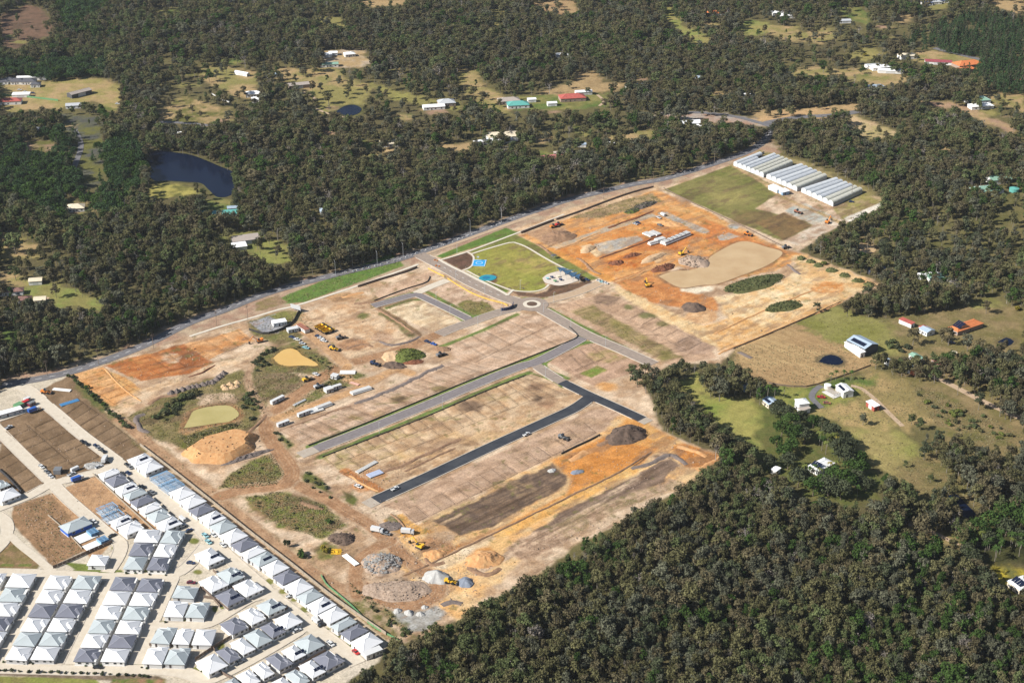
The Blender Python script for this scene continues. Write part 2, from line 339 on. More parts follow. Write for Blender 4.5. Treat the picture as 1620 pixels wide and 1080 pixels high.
zone([(390, 508), (450, 490), (478, 492), (500, 515), (470, 540), (440, 545), (400, 530)], (140, 128, 82), (120, 118, 66), 6, 2, 2)
zone([(394, 510), (436, 496), (455, 510), (440, 527), (418, 528)], (170, 170, 172), (160, 160, 164), 5, .6, .3)
zone([(425, 500), (452, 492), (468, 506), (452, 512)], (132, 130, 72), None, 5, 1, 1)
zone([(470, 502), (500, 490), (600, 462), (625, 490), (640, 520), (668, 545), (600, 565), (560, 580), (545, 570), (500, 535)], (226, 196, 160), (198, 158, 118), 7, 3, 3)
spot(545, 470, 34, 8, (206, 164, 118), (176, 138, 100), 4)
spot(580, 480, 34, 9, (176, 140, 106), (210, 176, 140), 3)
spot(575, 500, 8, 5, (128, 128, 72)); spot(597, 475, 12, 9, (150, 126, 92), None, 3)
spot(560, 545, 22, 10, (196, 150, 110), (164, 124, 92), 3); spot(605, 535, 18, 8, (176, 140, 108), (214, 180, 148), 3)
spot(523, 548, 13, 6, (102, 100, 58), (128, 116, 76), 3)
strip([(606, 496), (632, 512), (650, 530)], 7, (104, 108, 58), (150, 128, 92), 3, 1.5, 2)
strip([(590, 480), (640, 510), (668, 534)], 3, (140, 112, 80), None, 3, 1, 2)
# tracks of the plant
def track(p, w=7, c=TRACK):
    L = smoothline(GA(p), 4); d = np.gradient(L, axis=0); d /= np.linalg.norm(d, axis=1)[:, None] + 1e-9; nrm = np.stack([-d[:, 1], d[:, 0]], 1)
    Z2.append(('l', L, (206, 176, 144), (172, 138, 106), 4, 1.0, 1.2, .75, w * .72)); Z2.append(('l', L, c, tuple(int(v * 1.1) for v in c), 7, .6, .5, .95, w * .5))
    for o in (-w * .34, -w * .12, w * .14, w * .36): Z2.append(('l', L + nrm * o, (204, 168, 132), (150, 112, 82), 3, .35, .5, .6, .5))
track([(190, 664), (240, 705), (290, 745), (340, 783), (420, 850), (480, 895), (530, 925), (565, 942)], 7, (170, 136, 104))
track([(560, 915), (585, 935), (620, 953), (655, 957), (684, 945), (694, 928), (684, 912), (660, 895), (640, 880), (615, 855), (585, 830), (545, 806), (520, 790), (488, 776), (466, 764)], 8)
track([(565, 940), (562, 905), (570, 885), (590, 868), (618, 855)], 7)
track([(700, 525), (655, 545), (622, 556), (580, 568), (545, 576), (505, 600), (462, 630), (434, 652), (421, 670), (424, 690), (442, 715), (458, 735), (463, 750), (455, 762), (440, 769), (405, 772), (376, 776), (350, 784)], 9)
track([(470, 512), (500, 535), (524, 556), (546, 576)], 8, (196, 156, 114))
track([(436, 662), (480, 645), (525, 630), (560, 618), (590, 602), (625, 585), (650, 590)], 7, (204, 160, 112))
track([(550, 578), (545, 590), (560, 604), (600, 596)], 6, (204, 160, 112))
track([(400, 575), (392, 600), (405, 630), (425, 655)], 4, (176, 150, 124))
# lots
L1 = [(440, 680), (525, 648), (612, 615), (668, 588), (720, 568), (702, 545), (820, 497), (868, 501), (908, 521), (914, 530), (904, 539), (811, 576), (655, 635), (487, 705)]
L2 = [(508, 721), (567, 696), (660, 660), (780, 609), (831, 591), (870, 600), (918, 622), (926, 632), (900, 644), (740, 715), (600, 779), (547, 750)]
L3 = [(605, 800), (740, 738), (936, 648), (965, 644), (990, 655), (946, 686), (872, 724), (657, 828), (634, 808)]
zone(L1, (216, 186, 158), (198, 164, 134), 6, .8, .6); zone(L2, (218, 188, 152), (192, 156, 118), 6, .8, .6); zone(L3, (204, 172, 144), (186, 154, 126), 6, .8, .6)
zone([(510, 716), (560, 700), (545, 748), (508, 722)], (226, 196, 160), (176, 156, 108), 5, 1, 2)
for s in [(862, 488, 0, 0), (633, 632, 14, 6), (560, 660, 8, 4), (540, 690, 9, 5), (600, 655, 8, 4)]:
    if s[2]: spot(*s, (176, 152, 98), (206, 174, 136), 3)
spot(745, 642, 19, 9, (128, 104, 84), (150, 124, 98), 3); spot(633, 632, 14, 7, (120, 102, 76), (150, 124, 92), 3)
spot(700, 615, 16, 5, (160, 140, 96), None, 3); spot(850, 611, 14, 6, (170, 136, 106), (140, 112, 88), 3); spot(865, 640, 16, 5, (176, 138, 106), None, 3); spot(850, 630, 8, 5, (120, 98, 80), (150, 124, 98), 2)
for s in [(580, 708, 30, 5), (640, 690, 34, 5), (700, 662, 30, 4), (780, 628, 30, 4), (560, 735, 14, 6), (620, 722, 22, 6)]: spot(*s, (178, 156, 104), (214, 184, 148), 3, 2, 4, .75)
for s in [(700, 716, 40, 7), (640, 735, 34, 6), (660, 745, 20, 5), (590, 765, 22, 6), (742, 700, 24, 5)]: spot(*s, (150, 120, 90), (196, 158, 118), 3, 2, 5, .85)
for s in [(790, 690, 40, 8), (840, 668, 30, 6), (650, 720, 40, 5), (720, 690, 30, 6)]: spot(*s, (212, 170, 116), (222, 186, 138), 4, 3, 5, .6)
spot(594, 750, 18, 7, (202, 148, 98), (182, 140, 108), 3); spot(570, 770, 18, 7, (212, 148, 92), (196, 150, 110), 3)
strip([(545, 745), (575, 760), (600, 775)], 6, (196, 132, 80), (176, 120, 76), 4, 1, 2)
for s in [(870, 700, 22, 6), (925, 668, 30, 6), (900, 690, 20, 5), (830, 735, 14, 4), (820, 712, 18, 4)]: spot(*s, (158, 132, 104), (196, 162, 130), 3, 2, 5, .85)
# surrounds of the dark pads and the orange track at the south edge
zone([(600, 850), (660, 830), (872, 726), (950, 684), (985, 650), (1020, 672), (1060, 690), (1140, 722), (1085, 766), (960, 810), (820, 890), (720, 985), (640, 905)], (226, 176, 116), (222, 188, 140), 8, 2, 3)
zone([(872, 728), (955, 690), (1010, 700), (1065, 690), (1010, 735), (900, 790), (790, 850), (700, 893), (690, 880), (780, 838), (896, 782), (905, 758)], (220, 152, 82), (202, 134, 66), 7, 2, 2)
zone([(960, 690), (1000, 655), (1030, 675), (1075, 694), (1050, 706), (1020, 705)], (222, 172, 108), (212, 150, 82), 6, 2, 3)
zone([(1062, 706), (1085, 700), (1142, 722), (1112, 742), (1082, 738)], (206, 140, 74), (184, 120, 64), 3, 2, 2)
zone([(685, 825), (720, 806), (782, 776), (874, 732), (880, 740), (897, 752), (898, 764), (885, 774), (776, 834), (730, 846), (712, 840), (705, 832)], DARKS, DARKS2, 5, 1, 2)
spot(828, 772, 22, 9, (168, 140, 108), (120, 100, 82), 3, 3, 5); strip([(700, 828), (730, 814)], 2.5, (196, 166, 132)); 
zone([(846, 838), (880, 815), (934, 788), (1030, 738), (1056, 724), (1076, 735), (1050, 760), (973, 797), (894, 830), (820, 872)], (128, 106, 90), (146, 122, 102), 5, 1, 2)
strip([(760, 905), (850, 850), (940, 800), (1010, 752)], 4, (214, 186, 156), (170, 146, 122), 4, 1, 2)
spot(1050, 722, 20, 7, (150, 126, 104), (214, 182, 148), 2.5)
zone([(800, 862), (850, 838), (885, 835), (905, 852), (860, 876), (825, 890)], (206, 176, 146), (168, 138, 112), 3, 2, 3)
zone([(870, 830), (1000, 780), (1060, 758), (1085, 765), (960, 815), (905, 850)], (202, 172, 142), (160, 140, 104), 4, 2, 3)
strip([(640, 910), (702, 883), (790, 840), (900, 787), (1000, 738), (1030, 715)], 1.4, (120, 88, 58), None, 3, .4, .4)
strip([(700, 892), (745, 868), (790, 846)], 9, (238, 216, 182), (230, 200, 158), 6, 1.5, 1)
strip([(790, 846), (850, 816), (920, 782), (1000, 742)], 8, (226, 170, 96), (222, 182, 120), 6, 1.5, 1)
spot(766, 880, 26, 17, (214, 156, 92), (196, 134, 74), 4); spot(790, 860, 20, 10, (228, 184, 124), None, 4); spot(690, 865, 30, 15, (196, 150, 108), (172, 128, 90), 4)
zone([(640, 812), (655, 828), (690, 842), (640, 850), (610, 835), (605, 822)], (224, 172, 100), (214, 156, 84), 4, 1, 2)
spot(622, 822, 14, 8, (160, 140, 112), (112, 112, 66), 3); spot(705, 848, 18, 7, (232, 208, 176), (222, 186, 144), 4)
spot(690, 918, 26, 12, (190, 180, 168), (206, 186, 156), 3); zone([(612, 962), (650, 958), (690, 955), (705, 968), (690, 985), (668, 998), (640, 992)], (186, 184, 178), (160, 154, 144), 3, 1.5, 3)
spot(628, 932, 38, 18, (188, 164, 136), (158, 136, 112), 3); spot(605, 895, 24, 20, (190, 160, 130), (164, 138, 112), 3)
spot(545, 880, 24, 22, (150, 124, 96), (178, 146, 112), 4); spot(515, 870, 14, 16, (116, 120, 60), (150, 130, 84), 3)
zone([(548, 918), (600, 950), (640, 985), (660, 1010), (630, 990), (570, 945)], (112, 112, 62), (170, 140, 108), 3, 2, 3)
def furrows(p, a, b, pitch, w, c, al):
    A, B = np.array(G(*a)), np.array(G(*b)); e = (B - A) / np.linalg.norm(B - A); q = np.array((-e[1], e[0])); P = GA(p); s = (P - A) @ q; t = (P - A) @ e
    for k in np.arange(s.min() + pitch * .5, s.max(), pitch):
        ts = np.linspace(t.min() - 1, t.max() + 1, 80); L = A + np.outer(ts, e) + np.outer(k + np.sin(ts * .06 + k) * pitch * .4, q); m = inside(P, L[:, 0], L[:, 1])
        if m.sum() > 3: Z.append(('l', L[m][::3] if m.sum() > 9 else L[m], c, c, 5, .5, .8, al, w / 2))
furrows([(690, 825), (782, 778), (874, 733), (896, 755), (890, 770), (776, 833), (714, 839)], (700, 835), (890, 745), 2.6, .9, (84, 68, 58), .55)
furrows([(852, 838), (934, 790), (1056, 727), (1070, 735), (973, 795), (894, 828), (822, 868)], (850, 845), (1060, 735), 2.4, .8, (92, 76, 64), .5)
furrows([(165, 580), (288, 546), (334, 574), (300, 588), (225, 600)], (170, 585), (300, 550), 3.2, .9, (160, 92, 48), .5)
furrows([(802, 862), (885, 836), (1000, 782), (1080, 764), (960, 812), (905, 850), (860, 874), (825, 888)], (810, 870), (1000, 785), 4, 1.2, (150, 120, 96), .45)
furrows([(1162, 548), (1252, 514), (1330, 548), (1382, 572), (1374, 580), (1270, 612), (1217, 605), (1162, 578)], (1170, 552), (1300, 600), 5, 1.6, (160, 128, 88), .5)
furrows([(960, 412), (1000, 398), (1018, 404), (1005, 428), (972, 430)], (965, 425), (1010, 400), 3, 1, (140, 76, 40), .5)
# blocks round the new roads
zone([(595, 462), (660, 435), (695, 428), (668, 452), (600, 478)], (222, 190, 160), (200, 166, 136), 6, 1, 2)
zone([(605, 487), (660, 473), (690, 487), (726, 508), (690, 526), (640, 505)], (238, 216, 180), (226, 196, 156), 6, 1, 1)
zone([(680, 458), (712, 447), (760, 462), (800, 482), (790, 494), (745, 500), (720, 484)], (222, 192, 164), (198, 166, 136), 6, 1, 1)
zone([(722, 482), (740, 474), (770, 478), (784, 490), (770, 498), (745, 500)], (126, 122, 66), (150, 132, 88), 4, 1.5, 2)
zone([(866, 572), (892, 556), (942, 542), (985, 558), (1020, 575), (1000, 590), (968, 600), (940, 612), (900, 590)], (208, 172, 144), (186, 152, 124), 6, 1, 1)
zone([(916, 590), (945, 577), (962, 585), (935, 598)], (118, 138, 58), (150, 142, 80), 4, 1, 2); spot(960, 562, 30, 10, (166, 146, 98), (196, 160, 126), 4); spot(958, 612, 18, 8, (216, 160, 100), (222, 176, 124), 4)
zone([(880, 482), (930, 470), (952, 463), (1000, 480), (1115, 540), (1135, 566), (1060, 577), (1035, 562), (900, 500)], (206, 172, 142), (190, 156, 126), 7, 1, 1)
zone([(905, 492), (935, 482), (1030, 535), (1080, 565), (1050, 572), (1000, 545)], (140, 128, 76), (168, 144, 104), 6, 2, 3)
spot(960, 474, 20, 8, (132, 108, 90), (160, 132, 108), 3); spot(1025, 500, 14, 5, (128, 122, 78)); spot(995, 485, 9, 4, (128, 122, 78)); spot(1050, 512, 12, 5, (140, 126, 84)); spot(1100, 545, 34, 14, (186, 156, 132), (170, 140, 116), 5)
# north-east earthworks
zone([(822, 372), (890, 345), (960, 322), (1035, 300), (1055, 307), (1080, 319), (1170, 360), (1245, 396), (1268, 402), (1235, 425), (1170, 440), (1135, 450), (1072, 420), (1040, 436), (980, 444), (920, 418), (872, 398)], (226, 172, 112), (214, 148, 84), 9, 2, 3)
zone([(900, 345), (960, 322), (1030, 305), (1050, 318), (1000, 332), (950, 345)], (138, 124, 76), (178, 150, 112), 5, 2, 3)
zone([(830, 366), (880, 350), (895, 360), (905, 378), (868, 390)], (196, 158, 122), (176, 136, 102), 4, 2, 3)
zone([(872, 396), (925, 365), (1000, 345), (1040, 352), (1120, 372), (1110, 395), (1060, 405), (1000, 430), (960, 440)], (212, 138, 72), (224, 164, 100), 8, 3, 3)
zone([(985, 386), (1050, 366), (1090, 362), (1105, 375), (1065, 396), (1010, 396)], (188, 114, 62), (206, 134, 76), 4, 2, 3)
zone([(960, 415), (1000, 398), (1020, 404), (1010, 420), (975, 430)], (190, 106, 48), (214, 144, 78), 3, 2, 3)
zone([(1085, 318), (1165, 358), (1150, 368), (1060, 330)], (222, 172, 112), (214, 152, 88), 8, 2, 2)
zone([(1110, 345), (1245, 398), (1230, 412), (1120, 385)], (214, 142, 82), (202, 126, 70), 5, 2, 3)
zone([(941, 386), (985, 376), (1008, 373), (1018, 380), (960, 402), (948, 400)], (182, 176, 166), (198, 176, 148), 4, 1, 1.5)
zone([(918, 390), (935, 386), (952, 402), (945, 406)], (236, 204, 158), None, 5, 1, 1)
strip([(1050, 338), (1080, 351), (1113, 365)], 9, (180, 174, 164), (196, 166, 132), 4, .8, .8)
strip([(875, 393), (915, 379), (955, 364), (1000, 350), (1030, 341)], 8, (186, 172, 152), (204, 170, 130), 4, .8, 1)
spot(1160, 358, 10, 4, (176, 178, 172)); zone([(1135, 374), (1152, 368), (1170, 374), (1150, 380), (1138, 380)], (176, 174, 166), (198, 160, 124), 3, .8, 1)
strip([(872, 395), (920, 420), (965, 442)], 9, (222, 160, 88), (214, 148, 76), 6, 1.5, 1)
strip([(950, 408), (1010, 387), (1045, 372)], 1.6, (124, 72, 38), None, 3, .4, .5)
strip([(963, 360), (1000, 346), (1030, 336)], 2, (150, 90, 48), None, 3, .5, .6)
strip([(972, 444), (1010, 432), (1060, 415)], 3, (172, 116, 70), None, 3, .8, .8)
zone([(1020, 408), (1044, 398), (1062, 402), (1040, 416)], (226, 186, 138), (206, 156, 106), 4, 1, 2)
zone([(970, 446), (1030, 432), (1080, 458), (1130, 470), (1135, 490), (1100, 488), (1030, 478), (990, 460)], (212, 148, 90), (196, 128, 74), 6, 2, 3)
zone([(1075, 428), (1100, 406), (1124, 406), (1120, 420), (1094, 426)], (206, 166, 130), (176, 132, 98), 3, 1.5, 2)
zone([(965, 448), (1010, 468), (1080, 502), (1130, 520), (1180, 480), (1240, 455), (1270, 440), (1250, 405), (1275, 402), (1388, 448), (1330, 476), (1262, 508), (1165, 552), (1120, 545), (1100, 530), (1000, 480)], (234, 204, 156), (222, 178, 122), 8, 2, 3)
zone([(1130, 470), (1180, 462), (1240, 440), (1260, 430), (1330, 455), (1300, 470), (1240, 500), (1180, 520), (1150, 500)], (240, 214, 170), (230, 186, 130), 7, 2, 3)
strip([(1130, 525), (1180, 500), (1250, 470), (1290, 455)], 11, (238, 210, 164), (228, 190, 136), 6, 1.5, 1)
spot(1310, 455, 28, 10, (212, 146, 84), (230, 186, 132), 4); spot(1110, 500, 28, 12, (226, 186, 140), (206, 160, 114), 4); spot(1105, 458, 26, 6, (240, 224, 196), None, 4)
strip([(1150, 548), (1215, 520), (1262, 502), (1330, 474)], 5, (216, 168, 110), (230, 190, 140), 5, 1, 1.5)
zone([(1110, 515), (1170, 500), (1200, 512), (1165, 545), (1140, 555)], (232, 192, 140), (222, 170, 108), 4, 2, 2)
# market garden
zone([(1050, 300), (1165, 258), (1220, 292), (1240, 300), (1195, 330), (1285, 352), (1284, 364), (1240, 380), (1225, 376)], (142, 134, 80), (122, 122, 64), 18, 1, 1)
spot(1150, 312, 30, 10, (164, 152, 92), None, 10, 5, 5, .7); spot(1195, 345, 40, 12, (122, 102, 70), (138, 118, 76), 8, 5, 5, .9)
zone([(1195, 352), (1240, 336), (1285, 356), (1240, 380)], (140, 112, 74), (126, 104, 70), 6, 1, 1)
zone([(1240, 333), (1272, 320), (1322, 344), (1288, 356)], (182, 184, 174), (200, 186, 164), 7, 1, 1.5)
zone([(1318, 330), (1345, 312), (1370, 305), (1395, 322), (1335, 350)], (156, 146, 84), (178, 156, 116), 6, 1, 1)
zone([(1288, 356), (1322, 344), (1345, 350), (1262, 388), (1240, 381)], (220, 204, 182), (200, 172, 146), 5, 1, 1)
zone([(1335, 345), (1394, 320), (1398, 326), (1344, 351)], (236, 226, 208), None, 5, .6, .4)
strip([(1160, 262), (1210, 290), (1240, 312), (1330, 352)], 5, (206, 172, 130), (170, 146, 100), 5, 1, 1.5)
# the park
zone([(690, 405), (800, 360), (822, 368), (700, 408)], (96, 126, 56), (110, 130, 60), 8, .8, .5)
zone([(740, 398), (815, 370), (872, 398), (946, 440), (925, 446), (888, 424), (832, 390), (805, 383), (748, 400)], (140, 140, 76), (126, 132, 66), 8, .8, .5)
zone([(748, 400), (806, 383), (832, 391), (888, 425), (864, 438), (862, 448), (866, 456), (848, 462), (818, 461), (792, 454), (765, 442), (736, 428), (750, 410)], PARK, (152, 152, 72), 16, .8, .4)
spot(835, 418, 34, 12, (184, 164, 96), PARK, 6, 6, 5, .8)
zone([(736, 430), (760, 440), (806, 460), (800, 463), (750, 442), (730, 432)], (118, 138, 66), None, 6, .6, .3)
zone([(700, 411), (738, 399), (749, 407), (745, 420), (730, 427)], MULCH, (120, 90, 74), 3, .8, .6)
zone([(808, 460), (850, 464), (866, 460), (872, 450), (910, 448), (928, 444), (936, 446), (900, 462), (860, 470), (820, 468)], MULCH, (126, 96, 74), 3, .8, .8)
zone([(905, 432), (918, 434), (940, 448), (926, 450)], MULCH, None, 3, .8, .6)
zone([(815, 469), (860, 471), (900, 464), (898, 468), (860, 475)], (124, 140, 70), None, 5, .6, .5)
spot(781, 440, 6, 8, (120, 94, 66), None, 3, 1, 1)
zone([(620, 400), (640, 420), (480, 478), (452, 480), (430, 478), (455, 466)], (100, 130, 60), (112, 132, 62), 8, 1, .8)
zone([(404, 478), (440, 467), (455, 478), (420, 490), (404, 492)], (160, 132, 104), (140, 124, 80), 5, 1, 1)
zone([(812, 364), (900, 330), (1000, 302), (1040, 292), (1045, 298), (1000, 312), (900, 344), (825, 372)], (222, 190, 152), (196, 160, 124), 6, 1.5, 2)
# narrow green verges of the sealed streets
for p, w in (([(490, 706), (660, 640), (800, 583), (905, 541), (917, 533)], 5.5), ([(506, 722), (660, 661), (800, 603), (838, 589)], 4.5),
             ([(870, 499), (915, 522), (920, 531)], 4), ([(600, 478), (640, 466), (658, 463)], 4), ([(612, 487), (668, 474), (735, 508), (728, 518), (685, 532)], 3.5),
             ([(676, 462), (740, 496), (752, 500), (800, 490)], 4), ([(698, 548), (760, 524), (818, 497)], 4), ([(868, 488), (905, 508), (1000, 556), (1030, 570)], 4.5),
             ([(920, 540), (960, 545), (1025, 578)], 3), ([(862, 574), (880, 560), (925, 542), (950, 541)], 4), ([(845, 592), (872, 600), (890, 612)], 2.5), ([(860, 572), (866, 585), (898, 598)], 4)):
    strip(p, w, VERGE, (132, 138, 76), 4, .5, .5)
# estate blocks and gardens
for p in ([(200, 728), (240, 712), (610, 1010), (590, 1020), (470, 925), (330, 825)],): zone(p, (206, 184, 154), (186, 162, 132), 5, .6, .4)
zone([(80, 780), (150, 752), (270, 838), (262, 850), (190, 842), (150, 890), (100, 835)], (200, 160, 120), (178, 140, 104), 5, .8, 1)
zone([(20, 800), (78, 780), (110, 815), (135, 870), (82, 896), (60, 870), (20, 830)], (170, 134, 100), (146, 116, 84), 4, .8, 1)
zone([(-20, 850), (16, 850), (66, 890), (60, 900), (-20, 900)], (160, 130, 98), (130, 116, 72), 4, .8, 1)
zone([(-20, 1068), (150, 1071), (160, 1082), (140, 1130), (-20, 1130)], (140, 146, 72), GRASS, 10, .8, .5)
zone([(-20, 1060), (250, 1068), (265, 1075), (180, 1076), (-20, 1066)], (146, 126, 108), (120, 104, 84), 3, .6, .4)
zone([(178, 1072), (262, 1074), (262, 1110), (160, 1110)], (110, 124, 60), (170, 130, 100), 4, 1, 1)
for s in ((186, 866, 9, 5), (307, 855, 8, 5), (258, 985, 6, 4), (286, 962, 5, 3), (294, 982, 8, 3), (312, 904, 7, 4), (354, 958, 6, 5), (350, 1022, 6, 8), (318, 1060, 16, 9), (228, 1050, 6, 5), (262, 1058, 8, 3), (340, 962, 5, 5), (395, 887, 3, 2), (426, 919, 7, 5), (447, 935, 6, 4), (465, 948, 5, 3), (481, 963, 7, 5), (533, 1005, 6, 4), (551, 1020, 7, 5), (519, 994, 3, 2)):
    spot(*s, (136, 132, 72), (120, 126, 62), 3, .6, .6)
zone([(100, 888), (130, 908), (170, 908), (180, 900), (150, 893)], (118, 128, 62), None, 4, .6, .5)
for x in (19, 47, 131, 190, 235): strip([(x - 14, 893 + (x > 100) * 10), (x, 893 + (x > 100) * 10)], 2.5, (120, 126, 66), None, 3, .5, .5)
for a, b in (((8, 1048), (55, 1050)), ((122, 1052), (165, 1053)), ((-20, 1046), (2, 1047)), ((214, 1052), (262, 1057)), ((190, 906), (280, 910))): strip([a, b], 2.6, (112, 128, 62), None, 3, .4, .4)

SITE_W = GA(SITE); GRD = GA([(487, 717), (819, 581)]); GRD = (GRD[1] - GRD[0]) / np.linalg.norm(GRD[1] - GRD[0])
PONDS = [('sediment_pond', [(1042, 437), (1065, 429), (1085, 428), (1100, 425), (1120, 418), (1124, 406), (1160, 386), (1182, 382), (1214, 391), (1238, 400), (1215, 419), (1172, 436), (1135, 449), (1110, 451), (1085, 455), (1068, 452)], 'W_TURB', (176, 132, 92)),
 ('site_pond', [(432, 566), (440, 559), (449, 553), (460, 551), (470, 554), (478, 562), (490, 568), (503, 576), (498, 579), (478, 578), (455, 579), (440, 575)], 'W_YEL', (150, 124, 76)),
 ('site_pond', [(291, 677), (300, 660), (306, 650), (325, 644), (350, 641), (364, 642), (376, 650), (377, 658), (362, 667), (345, 669), (320, 673)], 'W_ALG', (168, 126, 84)),
 ('lake', [(232, 242), (250, 238), (275, 241), (305, 246), (345, 262), (372, 276), (368, 306), (345, 312), (330, 300), (318, 290), (296, 288), (262, 286), (244, 286), (232, 268)], 'W_DARK', (112, 108, 64)),
 ('dam', [(532, 176), (545, 168), (560, 166), (572, 172), (566, 180), (550, 184), (538, 182)], 'W_DARK', (110, 108, 62)), ('dam', [(1295, 572), (1303, 564), (1314, 561), (1326, 564), (1334, 572), (1326, 577), (1310, 576)], 'W_DARK', (120, 108, 80)),
 ('dam', [(1500, 784), (1512, 781), (1530, 798), (1544, 814), (1530, 819), (1514, 806)], 'W_DARK', (110, 100, 66)), ('dam', [(1578, 541), (1592, 534), (1604, 540), (1594, 547)], 'W_DARK', (130, 116, 80)), ('site_pond', [(1353, 388), (1362, 378), (1376, 382), (1386, 396), (1372, 402), (1358, 400)], 'W_TURB', (150, 130, 96))]
for n_, p_, w_, c_ in PONDS: strip(p_ + p_[:1], 5, c_, tuple(int(v * .8) for v in c_), 3, 1.5, 2, .85)
def evaluate(X, Y, lots=False):
    """colour of the ground at world points"""
    n = len(X)
    base = np.where((vnoise(X, Y, 40, 3) * .6 + vnoise(X, Y, 9, 5) * .4)[:, None] > .5, lin(LITTER)[None] * 1.15, lin((112, 104, 66))[None])
    C = base.copy()
    wx = (vnoise(X, Y, 7, 11, 3) - .5) * 2; wy = (vnoise(X, Y, 7, 12, 3) - .5) * 2
    cache = {}
    def run(q):
        pts, a, b, ns, fe, wa, al = q[1:8]
        m = fe + wa + 2 + (q[8] if q[0] == 'l' else 0)
        lo, hi = pts.min(0) - m, pts.max(0) + m
        k = np.nonzero((X > lo[0]) & (X < hi[0]) & (Y > lo[1]) & (Y < hi[1]))[0]
        if not len(k): return
        x, y = X[k] + wx[k] * wa, Y[k] + wy[k] * wa
        if q[0] == 'p':
            d = segdist(pts, x, y, True); d = np.where(inside(pts, x, y), d, -d)
        else:
            if len(pts) > 60: pts = pts[::2]
            d = q[8] - segdist(pts, x, y)
        w = np.clip(d / fe * .5 + .5, 0, 1); w = w * w * (3 - 2 * w) * al
        s = np.nonzero(w > 0)[0]
        if not len(s): return
        k = k[s]; w = w[s][:, None]
        if a is b: c = np.repeat(lin(a)[None], len(k), 0)
        else:
            t = np.clip((vnoise(X[k], Y[k], ns, hash((a, ns)) % 97, 4, .6) - .5) * 3.2 + .5, 0, 1)[:, None]
            c = lin(a)[None] * t + lin(b)[None] * (1 - t)
        C[k] = C[k] * (1 - w) + c * w
    for q in Z: run(q)
    # graded ground on the site: streaks along the grader's run, stains and scattered weeds
    k = np.nonzero(inside(SITE_W, X, Y))[0]
    if len(k):
        s, t = X[k] * GRD[0] + Y[k] * GRD[1], -X[k] * GRD[1] + Y[k] * GRD[0]
        st = vnoise(s / 9, t, 1.7, 51, 3) - .5; sn = vnoise(s / 3, t, 6, 52, 4, .6); wd = vnoise(X[k], Y[k], 5, 53, 4, .65)
        c = C[k] * (1 + st[:, None] * .42); a = np.clip((sn - .57) * 6, 0, .55)[:, None]; c = c * (1 - a) + lin((150, 120, 94))[None] * a * (c.mean(1) / .35)[:, None].clip(.3, 1.1)
        a = np.clip((sn - .36) * -7, 0, .5)[:, None]; c = c * (1 - a) + c * 1.22 * a
        a = np.clip((wd - .66) * 9, 0, .6)[:, None] * (vnoise(X[k], Y[k], 60, 54, 2) > .47)[:, None]; C[k] = c * (1 - a) + lin((122, 116, 66))[None] * a
    for q in Z2: run(q)
    f = 1 + (vnoise(X, Y, 3.0, 21, 2) - .5) * .30
    return np.clip(C * KA * f[:, None], .003, .9)
def set_col(me, C):
    at = me.color_attributes.new('Col', 'FLOAT_COLOR', 'POINT')
    at.data.foreach_set('color', np.concatenate([C, np.ones((len(C), 1))], 1).astype(np.float32).ravel())
GM = ground_mat('ground_soil')
# one sheet, finest where the camera is near: fan of rows and columns out to the horizon
pyr = np.concatenate([np.arange(1190, 1085, -7), np.arange(1085, -4, -1.4), np.arange(-10, -200, -10)])
yy = np.array([G(810, p)[1] for p in pyr])
yy = np.concatenate([[60, 160, 280, 400], yy, [3600, 5200, 8000]])
yy = np.unique(yy)
uu = np.concatenate([[-2.5, -1.4, -.8, -.55, -.42], np.arange(-.346, .347, 1.4 / F), [.42, .55, .8, 1.4, 2.5]])
YY, UU = np.meshgrid(yy, uu, indexing='ij')
TT = YY * cP + CAMH * sP
XX = UU * TT
gx, gy = XX.ravel(), YY.ravel()
h = (vnoise(gx, gy, 6, 31, 3) - .5) * .16 - .1
nr, nc = YY.shape
idx = np.arange(nr * nc).reshape(nr, nc)
quads = np.stack([idx[:-1, :-1], idx[:-1, 1:], idx[1:, 1:], idx[1:, :-1]], -1).reshape(-1, 4)
gme = npmesh('ground', np.stack([gx, gy, h], 1), quads, GM)
set_col(gme, evaluate(gx, gy))
gme.polygons.foreach_set('use_smooth', np.ones(len(gme.polygons), bool))
ground = tag(obj('ground', gme), kind='structure')

